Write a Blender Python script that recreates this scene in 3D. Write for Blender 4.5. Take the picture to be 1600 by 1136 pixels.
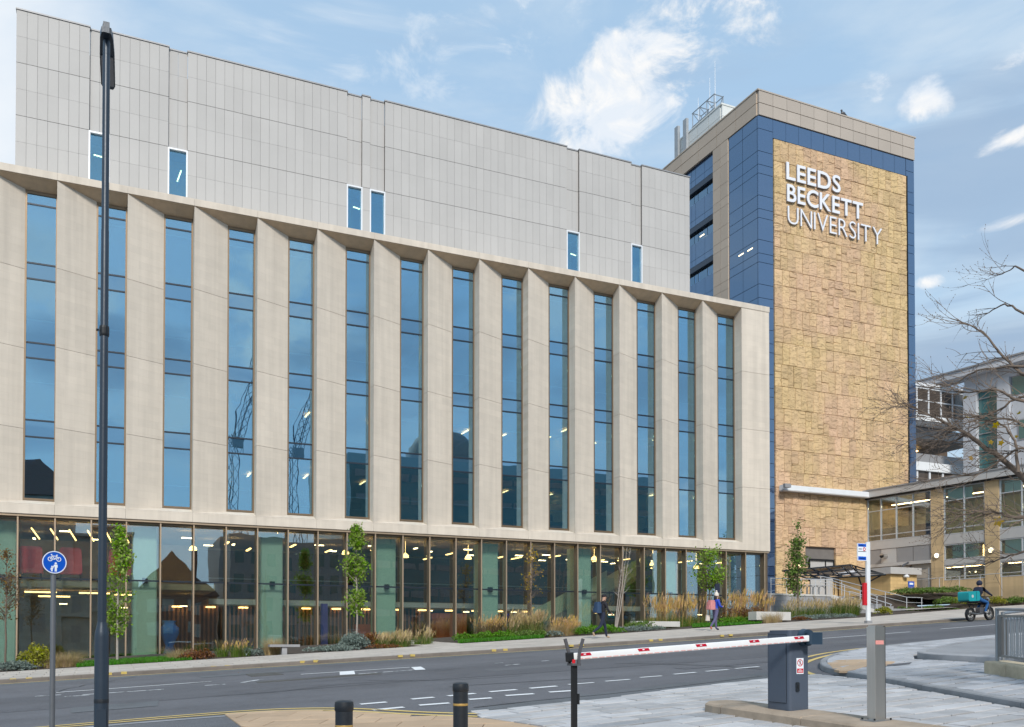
import bpy, bmesh, math, random
from mathutils import Vector, Matrix
random.seed(11)
R = math.radians
scene = bpy.context.scene
for o in list(bpy.data.objects):
    bpy.data.objects.remove(o)
COL = scene.collection

# ------------------------------------------------------------------ camera
# world: x runs along the long limestone front, y away from the street side we stand on,
# z = 0 is eye height (the street under the camera is about 1.8 m lower)
F, PITCH, SHIFT = 1420.0, R(1.0), 410.0
SA, CA = 0.4086, 0.9127
cam = bpy.data.cameras.new('camera')
cam.sensor_width = 36.0
cam.lens = F / 1600 * 36
cam.shift_y = SHIFT / 1600
cam.clip_start = 0.1
cam.clip_end = 4000
camo = bpy.data.objects.new('camera', cam)
camo.rotation_euler = (R(90) + PITCH, 0, -math.atan2(SA, CA))
COL.objects.link(camo)
scene.camera = camo

def ray(px, py):
    X = (px - 800) / F; Z = (978 - py) / F
    Y = math.cos(PITCH) - Z * math.sin(PITCH); z = math.sin(PITCH) + Z * math.cos(PITCH)
    return CA * X + SA * Y, -SA * X + CA * Y, z
def at_v(px, py, v):
    a, b, c = ray(px, py); t = v / b
    return Vector((a * t, v, c * t))
def at_depth(px, py, d):
    a, b, c = ray(px, py)
    return Vector((a * d, b * d, c * d))
def zg(u, v):
    u = max(-60, min(75, u)); v = max(-25, min(60, v))
    return -1.821 + .0566 * u + .022 * v
def gp(px, py, dz=0.0):
    a, b, c = ray(px, py)
    t = (-1.821 + dz) / (c - .0566 * a - .022 * b)
    return (a * t, b * t)

# ------------------------------------------------------------------ sky, sun, exposure
SUN_EL, SUN_ROT = R(36), R(196)
world = bpy.data.worlds.new('World'); scene.world = world; world.use_nodes = True
wt = world.node_tree; wt.nodes.clear()
def N(t, kind, **kw):
    n = t.nodes.new(kind)
    for k, v in kw.items():
        if k.startswith('i_'):
            key = k[2:]
            n.inputs[int(key) if key.isdigit() else key.replace('_', ' ')].default_value = v
        else:
            setattr(n, k, v)
    return n
def math_n(t, op, a, b=None, clamp=False):
    n = t.nodes.new('ShaderNodeMath'); n.operation = op; n.use_clamp = clamp
    for i, x in enumerate((a, b)):
        if x is None: continue
        if isinstance(x, (int, float)): n.inputs[i].default_value = x
        else: t.links.new(x, n.inputs[i])
    return n.outputs[0]
def build_sky():
    t = wt; L = t.links.new
    out = N(t, 'ShaderNodeOutputWorld'); bg = N(t, 'ShaderNodeBackground'); L(bg.outputs[0], out.inputs[0])
    bg.inputs['Strength'].default_value = 0.12
    sky = N(t, 'ShaderNodeTexSky', sky_type='NISHITA', sun_disc=False, sun_elevation=SUN_EL, sun_rotation=SUN_ROT,
            air_density=1.0, dust_density=1.2, ozone_density=1.5)
    tc = N(t, 'ShaderNodeTexCoord'); d = tc.outputs['Generated']
    def noise(scale, detail, rough, zs, off=(0, 0, 0)):
        mp = N(t, 'ShaderNodeMapping'); mp.inputs['Scale'].default_value = (1, 1, zs); mp.inputs['Location'].default_value = off
        L(d, mp.inputs[0])
        n = N(t, 'ShaderNodeTexNoise'); n.inputs['Scale'].default_value = scale; n.inputs['Detail'].default_value = detail
        n.inputs['Roughness'].default_value = rough; n.inputs['Distortion'].default_value = 0.6
        L(mp.outputs[0], n.inputs['Vector'])
        return n.outputs['Fac']
    fine = noise(13, 11, .63, 1.4)
    puff = noise(17, 8, .6, 1.3, (2.2, .7, .3))
    broad = noise(2.6, 7, .58, 3.2, (1.3, .4, 0))
    streak = noise(3.0, 6, .55, 6.5, (4.1, 2.2, 0))
    def maprange(x, a, b, lo=0.0, hi=1.0):
        n = N(t, 'ShaderNodeMapRange'); n.interpolation_type = 'SMOOTHSTEP'
        L(x, n.inputs[0])
        for i, v in enumerate((a, b, lo, hi)): n.inputs[i + 1].default_value = v
        return n.outputs[0]
    def dot(v):
        n = N(t, 'ShaderNodeVectorMath', operation='DOT_PRODUCT'); L(d, n.inputs[0]); n.inputs[1].default_value = v
        return n.outputs['Value']
    def lump(px, py, w, h, tilt, k, nz, thr=.15, south=False):
        c = Vector(ray(px, py)).normalized()
        if south: c.y = -c.y
        rt = c.cross(Vector((0, 0, 1))).normalized(); up = rt.cross(c)
        a = rt * math.cos(tilt) + up * math.sin(tilt); b = -rt * math.sin(tilt) + up * math.cos(tilt)
        x = math_n(t, 'DIVIDE', dot(a), w); y = math_n(t, 'DIVIDE', dot(b), h)
        m = math_n(t, 'SUBTRACT', .75, math_n(t, 'ADD', math_n(t, 'MULTIPLY', x, x), math_n(t, 'MULTIPLY', y, y)))
        m = math_n(t, 'SUBTRACT', m, math_n(t, 'MULTIPLY', math_n(t, 'LESS_THAN', dot(c), 0.0), 20.0))
        m = math_n(t, 'ADD', m, math_n(t, 'MULTIPLY', math_n(t, 'SUBTRACT', nz, .5), k))
        return maprange(m, thr, thr + .85)
    def mixc(fac, a, b):
        n = N(t, 'ShaderNodeMix', data_type='RGBA'); n.clamp_factor = True
        if isinstance(fac, float): n.inputs[0].default_value = fac
        else: L(fac, n.inputs[0])
        for i, x in ((6, a), (7, b)):
            if isinstance(x, tuple): n.inputs[i].default_value = x
            else: L(x, n.inputs[i])
        return n.outputs[2]
    pale = (2.75, 4.0, 5.35, 1)
    col = mixc(.8, sky.outputs[0], pale)
    # slightly milkier towards the horizon
    col = mixc(maprange(dot((0, 0, 1)), .0, .5, .7, 0), col, (3.2, 4.3, 5.1, 1))
    # thin haze veils all over the sky
    col = mixc(maprange(broad, .45, .72, 0, .5), col, (4.4, 5.0, 5.5, 1))
    # blue grey streaky cloud, low in the sky and thicker to the east
    low = maprange(dot((0, 0, 1)), .1, .8, 1.0, .2)
    grey = math_n(t, 'MULTIPLY', maprange(streak, .5, .68), low)
    col = mixc(math_n(t, 'MULTIPLY', grey, .55), col, (2.3, 3.1, 4.2, 1))
    for a, c_ in (((1580, 300, .17, .12, .25, 2.8, streak, -.1), (2.1, 2.95, 4.1, 1)), ((1540, 560, .2, .06, .1, 2.2, streak, -.1), (1.9, 2.6, 3.6, 1)), ((1500, 470, .12, .014, .12, 2.4, streak, .2), (2.1, 2.95, 4.1, 1)), ((1560, 530, .12, .014, .12, 2.4, streak, .2), (2.1, 2.95, 4.1, 1))):
        col = mixc(math_n(t, 'MULTIPLY', lump(*a), .75), col, c_)
    # white cumulus with greyer bellies
    white = mixc(maprange(puff, .40, .62), (4.9, 5.3, 5.8, 1), (6.2, 6.1, 5.95, 1))
    for a in ((965, 145, .16, .058, .60, 3.6, fine, .05), (1120, 65, .075, .045, .3, 3.6, fine, .08), (930, 200, .08, .035, .4, 3.6, fine, .1),
              (1446, 150, .030, .026, .3, 3.0, fine, .2), (1585, 215, .05, .012, .15, 3.6, fine, .35), (1595, 85, .045, .014, .25, 3.6, fine, .3),
              (1580, 345, .055, .009, .1, 3.6, fine, .4), (1452, 440, .022, .010, .05, 3.0, fine, .35), (1362, 140, .03, .02, .3, 4.5, fine, .75)):
        col = mixc(math_n(t, 'MULTIPLY', lump(*a), .95), col, white)
    for a in ((690, 70, .22, .05, .45, 4.5, fine, .5), (520, 40, .14, .05, .3, 4.5, broad, .4), (840, 40, .1, .04, .3, 4.5, fine, .5)):
        col = mixc(math_n(t, 'MULTIPLY', lump(*a), .5), col, (5.0, 5.4, 5.8, 1))
    # the same broken cloud carries on over the street behind us
    for px, py, w, h, tl, c_ in ((470, 470, .12, .10, .3, (5.6, 5.9, 6.1, 1)), (280, 620, .10, .07, .2, (5.2, 5.6, 5.9, 1)), (390, 500, .07, .05, .4, (5.4, 5.7, 6.0, 1)), (1135, 800, .08, .05, .2, (5.9, 6.0, 6.1, 1)), (900, 470, .12, .06, .3, (4.9, 5.3, 5.7, 1)), (80, 420, .12, .06, .2, (5.0, 5.4, 5.8, 1)),
                                  (700, 540, .14, .07, .2, (2.0, 2.7, 3.6, 1)), (560, 540, .10, .05, .1, (2.2, 2.9, 3.8, 1)), (1010, 620, .16, .05, .1, (2.2, 2.9, 3.8, 1)), (180, 560, .12, .05, .1, (2.2, 2.9, 3.9, 1))):
        col = mixc(math_n(t, 'MULTIPLY', lump(px, py, w, h, tl, 3.2, fine if c_[0] > 3 else broad, .05, True), .8), col, c_)
    # bright hazy cloud bank on the west side
    col = mixc(math_n(t, 'MULTIPLY', lump(-60, 160, .2, .3, 0, .8, broad, .1), .9), col, (5.7, 5.9, 6.1, 1))
    L(col, bg.inputs['Color'])
build_sky()
sun = bpy.data.lights.new('sun', 'SUN'); sun.energy = 2.4; sun.angle = R(10); sun.color = (1, .95, .87)
suno = bpy.data.objects.new('sun', sun); COL.objects.link(suno)
sd = Vector((math.sin(SUN_ROT) * math.cos(SUN_EL), math.cos(SUN_ROT) * math.cos(SUN_EL), math.sin(SUN_EL)))
suno.rotation_euler = sd.to_track_quat('Z', 'Y').to_euler()
vs = scene.view_settings
vs.view_transform = 'Standard'; vs.look = 'None'; vs.gamma = 1; vs.use_curve_mapping = False
vs.exposure = 0.47
scene.render.engine = 'CYCLES'
scene.cycles.transparent_max_bounces = 24
scene.cycles.max_bounces = 8
scene.render.resolution_x, scene.render.resolution_y = 1024, 727

# ------------------------------------------------------------------ materials
def mat(name, col, rough=.65, metal=0.0, var=.12, scale=2.0, rand=0.0, bump=0.0, bscale=25.0, spec=.5, emit=0.0, stretch=(1, 1, 1), dirt=0.0, hue=0.0):
    m = bpy.data.materials.new(name); m.use_nodes = True
    t = m.node_tree; L = t.links.new
    b = t.nodes['Principled BSDF']
    b.inputs['Roughness'].default_value = rough; b.inputs['Metallic'].default_value = metal
    b.inputs['Specular IOR Level'].default_value = spec
    tc = N(t, 'ShaderNodeTexCoord'); mp = N(t, 'ShaderNodeMapping'); mp.inputs['Scale'].default_value = stretch
    L(tc.outputs['Object'], mp.inputs[0])
    nz = N(t, 'ShaderNodeTexNoise'); nz.inputs['Scale'].default_value = scale; nz.inputs['Detail'].default_value = 6; nz.inputs['Roughness'].default_value = .6
    L(mp.outputs[0], nz.inputs['Vector'])
    val = math_n(t, 'ADD', math_n(t, 'MULTIPLY', math_n(t, 'SUBTRACT', nz.outputs['Fac'], .5), 4 * var), 1.0)
    base = N(t, 'ShaderNodeHueSaturation'); base.inputs['Color'].default_value = (*col, 1)
    if rand:
        oi = N(t, 'ShaderNodeObjectInfo'); ge = N(t, 'ShaderNodeNewGeometry')
        rr = math_n(t, 'FRACT', math_n(t, 'ADD', oi.outputs['Random'], ge.outputs['Random Per Island']))
        val = math_n(t, 'MULTIPLY', val, math_n(t, 'ADD', math_n(t, 'MULTIPLY', math_n(t, 'SUBTRACT', rr, .5), 2 * rand), 1.0))
        if hue:
            r2 = math_n(t, 'FRACT', math_n(t, 'MULTIPLY', rr, 7.31))
            L(math_n(t, 'ADD', math_n(t, 'MULTIPLY', math_n(t, 'SUBTRACT', r2, .5), hue), .5), base.inputs['Hue'])
            L(math_n(t, 'ADD', math_n(t, 'MULTIPLY', math_n(t, 'SUBTRACT', r2, .5), hue * 8), 1.0), base.inputs['Saturation'])
    L(val, base.inputs['Value'])
    c = base.outputs[0]
    if dirt:
        n2 = N(t, 'ShaderNodeTexNoise'); n2.inputs['Scale'].default_value = .7; n2.inputs['Detail'].default_value = 9; n2.inputs['Roughness'].default_value = .7
        L(tc.outputs['Object'], n2.inputs['Vector'])
        mr = N(t, 'ShaderNodeMapRange'); L(n2.outputs['Fac'], mr.inputs[0])
        mr.inputs[1].default_value = .5; mr.inputs[2].default_value = .75; mr.inputs[3].default_value = 0; mr.inputs[4].default_value = dirt
        mx = N(t, 'ShaderNodeMix', data_type='RGBA'); L(mr.outputs[0], mx.inputs[0]); L(c, mx.inputs[6])
        mx.inputs[7].default_value = (col[0] * .35, col[1] * .33, col[2] * .3, 1)
        c = mx.outputs[2]
    L(c, b.inputs['Base Color'])
    if bump:
        n3 = N(t, 'ShaderNodeTexNoise'); n3.inputs['Scale'].default_value = bscale; n3.inputs['Detail'].default_value = 5
        L(mp.outputs[0], n3.inputs['Vector'])
        bp = N(t, 'ShaderNodeBump'); bp.inputs['Strength'].default_value = bump; bp.inputs['Distance'].default_value = .02
        L(n3.outputs['Fac'], bp.inputs['Height']); L(bp.outputs[0], b.inputs['Normal'])
    if emit:
        b.inputs['Emission Color'].default_value = (*col, 1); b.inputs['Emission Strength'].default_value = emit
    return m
def glass(name, trans, refl_col, refl, wave=.0015):
    m = bpy.data.materials.new(name); m.use_nodes = True
    t = m.node_tree; t.nodes.clear(); L = t.links.new
    out = N(t, 'ShaderNodeOutputMaterial'); mx = N(t, 'ShaderNodeMixShader')
    tr = N(t, 'ShaderNodeBsdfTransparent'); tr.inputs[0].default_value = (*trans, 1)
    gl = N(t, 'ShaderNodeBsdfGlossy'); gl.inputs[0].default_value = (*refl_col, 1); gl.inputs['Roughness'].default_value = 0.0
    fr = N(t, 'ShaderNodeFresnel'); fr.inputs[0].default_value = 1.5
    fac = math_n(t, 'ADD', math_n(t, 'MULTIPLY', fr.outputs[0], 1 - refl), refl, True)
    tc = N(t, 'ShaderNodeTexCoord'); nz = N(t, 'ShaderNodeTexNoise'); nz.inputs['Scale'].default_value = .9; nz.inputs['Detail'].default_value = 1
    oi = N(t, 'ShaderNodeObjectInfo'); mp = N(t, 'ShaderNodeMapping'); L(tc.outputs['Object'], mp.inputs[0])
    cmb = N(t, 'ShaderNodeCombineXYZ'); rz = math_n(t, 'MULTIPLY', oi.outputs['Random'], 40.0); L(rz, cmb.inputs[0]); L(cmb.outputs[0], mp.inputs['Location'])
    L(mp.outputs[0], nz.inputs['Vector'])
    bp = N(t, 'ShaderNodeBump'); bp.inputs['Strength'].default_value = 1; bp.inputs['Distance'].default_value = wave
    L(nz.outputs['Fac'], bp.inputs['Height']); L(bp.outputs[0], gl.inputs['Normal'])
    L(fac, mx.inputs[0]); L(tr.outputs[0], mx.inputs[1]); L(gl.outputs[0], mx.inputs[2]); L(mx.outputs[0], out.inputs[0])
    return m
def leafmat(name, col, rand=.35, hue=.05):
    m = mat(name, col, .55, 0, .15, 1.5, rand=rand, hue=hue, spec=.3)
    t = m.node_tree; L = t.links.new
    b = t.nodes['Principled BSDF']; out = [n for n in t.nodes if n.type == 'OUTPUT_MATERIAL'][0]
    tl = N(t, 'ShaderNodeBsdfTranslucent'); src = b.inputs['Base Color'].links[0].from_socket
    L(src, tl.inputs[0]); mx = N(t, 'ShaderNodeMixShader'); mx.inputs[0].default_value = .35
    L(b.outputs[0], mx.inputs[1]); L(tl.outputs[0], mx.inputs[2]); L(mx.outputs[0], out.inputs[0])
    return m
def stonemat(name, col, cw, ch, var=.06, rough=.75):
    """pale sawn stone: faint ashlar blocks by tone only, joints hairline"""
    m = mat(name, col, rough, 0, .05, 1.2, rand=.035, bump=.06, bscale=60, spec=.25, stretch=(1, 1, 2))
    t = m.node_tree; L = t.links.new; b = t.nodes['Principled BSDF']
    src = b.inputs['Base Color'].links[0].from_socket
    tc = N(t, 'ShaderNodeTexCoord'); sp = N(t, 'ShaderNodeSeparateXYZ'); cb = N(t, 'ShaderNodeCombineXYZ')
    L(tc.outputs['Object'], sp.inputs[0]); L(sp.outputs[0], cb.inputs[0]); L(sp.outputs[2], cb.inputs[1])
    br = N(t, 'ShaderNodeTexBrick'); L(cb.outputs[0], br.inputs['Vector'])
    br.inputs['Scale'].default_value = 1; br.inputs['Brick Width'].default_value = cw; br.inputs['Row Height'].default_value = ch
    br.inputs['Mortar Size'].default_value = .006; br.inputs['Color1'].default_value = (1 - var, 1 - var * .9, 1 - var * .75, 1)
    br.inputs['Color2'].default_value = (1 + var, 1 + var, 1 + var, 1); br.inputs['Mortar'].default_value = (.93, .92, .9, 1)
    mx = N(t, 'ShaderNodeMix', data_type='RGBA', blend_type='MULTIPLY'); mx.inputs[0].default_value = 1
    L(src, mx.inputs[6]); L(br.outputs[0], mx.inputs[7])
    # rain streaks and broad weathering
    m3 = N(t, 'ShaderNodeMapping'); m3.inputs['Scale'].default_value = (2.6, 2.6, .1); L(tc.outputs['Object'], m3.inputs[0])
    n3 = N(t, 'ShaderNodeTexNoise'); n3.inputs['Scale'].default_value = 1.3; n3.inputs['Detail'].default_value = 6; L(m3.outputs[0], n3.inputs['Vector'])
    r3 = N(t, 'ShaderNodeMapRange'); L(n3.outputs['Fac'], r3.inputs[0]); r3.inputs[1].default_value = .35; r3.inputs[2].default_value = .7; r3.inputs[3].default_value = 1.03; r3.inputs[4].default_value = .9
    hs = N(t, 'ShaderNodeHueSaturation'); L(mx.outputs[2], hs.inputs['Color']); L(r3.outputs[0], hs.inputs['Value']); L(hs.outputs[0], b.inputs['Base Color'])
    return m
def rivenmat(name):
    m = mat(name, (.595, .428, .232), .85, 0, .05, 1.1, rand=.11, hue=.006, spec=.2)
    t = m.node_tree; L = t.links.new; b = t.nodes['Principled BSDF']
    tc = N(t, 'ShaderNodeTexCoord'); mp = N(t, 'ShaderNodeMapping'); mp.inputs['Scale'].default_value = (1, 1, 2.3)
    L(tc.outputs['Object'], mp.inputs[0])
    oi = N(t, 'ShaderNodeObjectInfo'); ge = N(t, 'ShaderNodeNewGeometry')
    rr = math_n(t, 'MULTIPLY', math_n(t, 'FRACT', math_n(t, 'ADD', oi.outputs['Random'], ge.outputs['Random Per Island'])), 37.0)
    cmb = N(t, 'ShaderNodeCombineXYZ'); L(rr, cmb.inputs[0]); L(rr, cmb.inputs[2]); L(cmb.outputs[0], mp.inputs['Location'])
    nz = N(t, 'ShaderNodeTexNoise'); nz.inputs['Scale'].default_value = .8; nz.inputs['Detail'].default_value = 3; nz.inputs['Distortion'].default_value = 1.2
    L(mp.outputs[0], nz.inputs['Vector'])
    # stepped riven faces: contour ledges of the noise
    st = math_n(t, 'MULTIPLY', nz.outputs['Fac'], 11.0); fl = math_n(t, 'FLOOR', st); fr = math_n(t, 'FRACT', st)
    ss = N(t, 'ShaderNodeMapRange'); ss.interpolation_type = 'SMOOTHSTEP'; L(fr, ss.inputs[0]); ss.inputs[1].default_value = .0; ss.inputs[2].default_value = .14
    hgt = math_n(t, 'ADD', math_n(t, 'ADD', fl, ss.outputs[0]), math_n(t, 'MULTIPLY', fr, .25))
    bp = N(t, 'ShaderNodeBump'); bp.inputs['Strength'].default_value = .9; bp.inputs['Distance'].default_value = .05
    L(hgt, bp.inputs['Height']); L(bp.outputs[0], b.inputs['Normal'])
    src = b.inputs['Base Color'].links[0].from_socket
    # broad mineral staining: pinkish and golden beds
    n2 = N(t, 'ShaderNodeTexNoise'); n2.inputs['Scale'].default_value = .16; n2.inputs['Detail'].default_value = 4; L(tc.outputs['Object'], n2.inputs['Vector'])
    r2 = N(t, 'ShaderNodeMapRange'); L(n2.outputs['Fac'], r2.inputs[0]); r2.inputs[1].default_value = .42; r2.inputs[2].default_value = .62
    mx = N(t, 'ShaderNodeMix', data_type='RGBA', blend_type='MULTIPLY'); L(r2.outputs[0], mx.inputs[0]); L(src, mx.inputs[6]); mx.inputs[7].default_value = (1.03, .97, 1.14, 1)
    # darker brown lines along some of the ledges
    led = N(t, 'ShaderNodeMapRange'); L(fr, led.inputs[0]); led.inputs[1].default_value = .0; led.inputs[2].default_value = .16; led.inputs[3].default_value = .65; led.inputs[4].default_value = 0
    n4 = N(t, 'ShaderNodeTexNoise'); n4.inputs['Scale'].default_value = 1.4; L(mp.outputs[0], n4.inputs['Vector'])
    gate = N(t, 'ShaderNodeMapRange'); L(n4.outputs['Fac'], gate.inputs[0]); gate.inputs[1].default_value = .46; gate.inputs[2].default_value = .58
    m2 = N(t, 'ShaderNodeMix', data_type='RGBA'); L(math_n(t, 'MULTIPLY', led.outputs[0], gate.outputs[0]), m2.inputs[0]); L(mx.outputs[2], m2.inputs[6]); m2.inputs[7].default_value = (.2, .12, .055, 1)
    L(m2.outputs[2], b.inputs['Base Color'])
    return m
def asphalt(name, col):
    m = mat(name, col, .85, 0, .15, .6, bump=.5, bscale=140, spec=.3, stretch=(.2, 1, 1), dirt=.4)
    t = m.node_tree; L = t.links.new; b = t.nodes['Principled BSDF']; src = b.inputs['Base Color'].links[0].from_socket
    tc = N(t, 'ShaderNodeTexCoord'); nz = N(t, 'ShaderNodeTexNoise'); nz.inputs['Scale'].default_value = 55; nz.inputs['Detail'].default_value = 3
    L(tc.outputs['Object'], nz.inputs['Vector'])
    mr = N(t, 'ShaderNodeMapRange'); L(nz.outputs['Fac'], mr.inputs[0]); mr.inputs[1].default_value = .3; mr.inputs[2].default_value = .72; mr.inputs[3].default_value = .72; mr.inputs[4].default_value = 1.35
    hs = N(t, 'ShaderNodeHueSaturation'); L(src, hs.inputs['Color']); L(mr.outputs[0], hs.inputs['Value']); L(hs.outputs[0], b.inputs['Base Color'])
    return m

M = {}
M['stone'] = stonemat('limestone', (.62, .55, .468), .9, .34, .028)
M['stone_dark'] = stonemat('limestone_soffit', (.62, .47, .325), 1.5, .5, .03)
M['panel'] = mat('grey_cladding', (.452, .438, .425), .55, 0, .05, .35, rand=.035, spec=.3)
M['joint'] = mat('dark_joint_backing', (.17, .155, .145), .9)  # dark grey backing behind the open panel joints
M['bronze'] = mat('bronze_metal', (.20, .145, .095), .42, .65, .06, 3)
M['bronze_lt'] = mat('bronze_trim', (.44, .33, .23), .4, .5, .06, 3)
M['darkbar'] = mat('dark_transom', (.02, .03, .045), .4, .3)
M['whiteframe'] = mat('white_aluminium', (.72, .74, .77), .4, .1, .03)
M['glass_up'] = glass('blue_solar_glass', (.56, .72, .74), (.50, .80, 1.0), .45)
M['glass_pent'] = glass('penthouse_glass', (.42, .72, .84), (.5, .82, 1.0), .30)
M['glass_low'] = glass('clear_shopfront_glass', (.90, .955, .92), (.80, .92, 1), .235)
M['glass_green'] = glass('pale_green_glass', (.93, .97, .95), (.9, .97, 1), .10)
M['spandrel'] = glass('spandrel_glass', (.03, .09, .16), (.48, .76, 1.0), .38)
_t = M['spandrel'].node_tree
_tr = [n for n in _t.nodes if n.type == 'BSDF_TRANSPARENT'][0]; _df = N(_t, 'ShaderNodeBsdfDiffuse'); _df.inputs[0].default_value = (.03, .08, .13, 1)
_mx = [n for n in _t.nodes if n.type == 'MIX_SHADER'][0]; _t.links.new(_df.outputs[0], _mx.inputs[1])
M['int_wall'] = mat('interior_plaster', (.46, .37, .23), .8)
M['int_green'] = mat('interior_pale_green', (.58, .64, .46), .8, var=.05)
M['int_dark'] = mat('interior_dark', (.10, .065, .04), .7)
M['int_floor'] = mat('interior_floor', (.12, .095, .07), .5)
M['int_ceil'] = mat('interior_ceiling', (.46, .35, .22), .85)
M['timber'] = mat('timber_slats', (.34, .15, .075), .55, 0, .15, 2, rand=.2, stretch=(4, 4, .4))
M['green_col'] = mat('green_column', (.62, .80, .66), .6, 0, .06, 3, bump=.05)
M['lamp'] = mat('warm_lamp', (1.0, .62, .22), .5, emit=4.5, var=0)
M['lampw'] = mat('white_lamp', (1.0, .80, .48), .5, emit=2.6, var=0)
M['red'] = mat('red_upholstery', (.85, .10, .11), .7)
M['redwood'] = mat('red_brown_wood', (.50, .13, .05), .5)
M['blueglaze'] = mat('blue_glaze', (.02, .22, .75), .2)
M['purple'] = mat('purple_panel', (.12, .08, .42), .5)
M['riven'] = rivenmat('riven_yorkstone')
M['bluepanel'] = mat('blue_cladding', (.055, .10, .205), .14, .15, .08, .3, rand=.14, spec=.9)
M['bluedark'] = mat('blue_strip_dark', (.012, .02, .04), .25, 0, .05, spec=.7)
M['beige'] = mat('beige_cladding', (.48, .385, .30), .6, 0, .05, .4, rand=.05, spec=.3)
M['beige_f'] = mat('grey_beige_cladding', (.42, .365, .315), .6, 0, .05, .4, rand=.05, spec=.3)
M['glass_tow'] = glass('tower_blue_glass', (.45, .6, .75), (.55, .78, 1.0), .3)
M['bluepanel'] = glass('blue_glazed_cladding', (.03, .07, .16), (.62, .80, 1.0), .20, .004)
_t = M['bluepanel'].node_tree
_df = N(_t, 'ShaderNodeBsdfDiffuse'); _df.inputs[0].default_value = (.036, .062, .125, 1)
_t.links.new(_df.outputs[0], [n for n in _t.nodes if n.type == 'MIX_SHADER'][0].inputs[1])
M['letter'] = mat('white_letters', (.74, .75, .80), .45, 0, .02)
M['letterside'] = mat('letter_returns', (.45, .46, .50), .5)
M['plant'] = mat('plant_room_panel', (.62, .63, .61), .6, 0, .04, 1, rand=.06)
M['steel'] = mat('galvanised_steel', (.34, .36, .38), .4, .8, .1, 6)
M['greyaerial'] = mat('aerial_grey', (.33, .35, .37), .6)
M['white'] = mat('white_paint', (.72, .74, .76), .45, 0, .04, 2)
M['campstone'] = stonemat('buff_pier_stone', (.56, .41, .235), 1.2, .6, .07)
M['campgrey'] = mat('grey_louvre', (.30, .30, .31), .5, .2, .05)
M['campgreylt'] = mat('light_grey_metal', (.52, .51, .50), .5, .2, .05)
M['campbeige'] = mat('beige_render', (.47, .42, .36), .7, 0, .06, dirt=.2)
M['alu'] = mat('aluminium', (.60, .62, .65), .4, .4, .05)
M['wing'] = mat('white_wing_render', (.50, .52, .56), .7, 0, .08, .8, dirt=.3)
M['kioskstone'] = stonemat('golden_kiosk_stone', (.62, .43, .20), .6, .22, .08)
M['granite'] = mat('grey_granite', (.30, .30, .31), .7, 0, .14, 2, rand=.15, bump=.15, bscale=60, dirt=.35)
M['concrete'] = mat('pale_concrete', (.55, .53, .50), .75, 0, .08, 1.2, dirt=.2)
M['black'] = mat('black_metal', (.015, .017, .02), .45, .3, .1, 5)
M['lampgrey'] = mat('dark_blue_grey_paint', (.026, .04, .06), .38, .15, .14, 2, bump=.05, bscale=30)
M['polegrey'] = mat('grey_post', (.15, .16, .175), .45, .4, .1, 4)
M['bollard'] = mat('black_bollard', (.014, .018, .024), .42, 0, .2, 4, bump=.1)
M['gold'] = mat('gold_band', (.45, .28, .08), .45, .2)
M['signblue'] = mat('sign_blue', (.0, .085, .52), .35, 0, .02)
M['signwhite'] = mat('sign_white', (.78, .82, .88), .4, 0, .02)
M['signred'] = mat('sign_red', (.55, .01, .02), .4, 0, .05)
M['signgrey'] = mat('sign_dark', (.08, .08, .09), .4)
M['cabinet'] = mat('cabinet_grey', (.075, .095, .132), .42, .1, .07, 2, dirt=.12)
M['cabdark'] = mat('cabinet_gap', (.012, .016, .022), .5)
M['hub'] = mat('barrier_hub_blue', (.028, .055, .09), .4, .1)
M['armwhite'] = mat('barrier_white', (.76, .77, .78), .4, 0, .05, 3, dirt=.1)
M['reflred'] = mat('reflector_red', (.48, .006, .03), .3, 0, .05)
M['pink'] = mat('faded_red_and_reflection', (.72, .30, .27), .5)
M['brushed'] = mat('brushed_steel', (.56, .53, .49), .33, .9, .06, 3, stretch=(12, 12, .6))
M['brushed_edge'] = mat('dull_steel', (.22, .21, .20), .4, .85, .08, 3)
M['asphalt'] = asphalt('asphalt', (.135, .136, .148))
M['asphalt_new'] = asphalt('patched_asphalt', (.118, .119, .13))
M['asphalt_edge'] = asphalt('channel_asphalt', (.13, .138, .148))
M['footway'] = asphalt('footway_asphalt', (.135, .138, .148))
M['slab'] = mat('grey_buff_slab', (.45, .405, .36), .8, 0, .1, 1.6, rand=.09, bump=.1, bscale=50, dirt=.25)
M['kerb'] = mat('kerb_stone', (.17, .145, .125), .8, 0, .15, 2, rand=.12, bump=.15, bscale=40, dirt=.4)
M['kerbgrey'] = mat('grey_kerb_stone', (.27, .275, .285), .8, 0, .16, 2, rand=.1, bump=.15, bscale=40, dirt=.4)
M['sett'] = mat('pale_granite_flag', (.44, .435, .44), .75, 0, .14, 2.2, rand=.17, bump=.15, bscale=60, dirt=.4)
M['sett2'] = mat('blue_granite_flag', (.395, .40, .42), .75, 0, .14, 2.2, rand=.17, bump=.15, bscale=60, dirt=.4)
M['mortar'] = mat('shaded_joint', (.075, .075, .08), .95, 0, .2, 4)  # dark mortar; the shade inside paving joints is put into its colour
M['tan'] = mat('buff_flag', (.47, .335, .22), .85, 0, .12, 1.5, rand=.1, bump=.15, bscale=50, dirt=.3)
M['islandstone'] = mat('sandstone_kerb', (.38, .30, .225), .85, 0, .18, 1.8, rand=.1, bump=.3, bscale=25, dirt=.6)
M['plinth'] = mat('weathered_cream_stone', (.52, .44, .31), .85, 0, .18, 2.2, rand=.08, bump=.4, bscale=18, dirt=.7)
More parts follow.
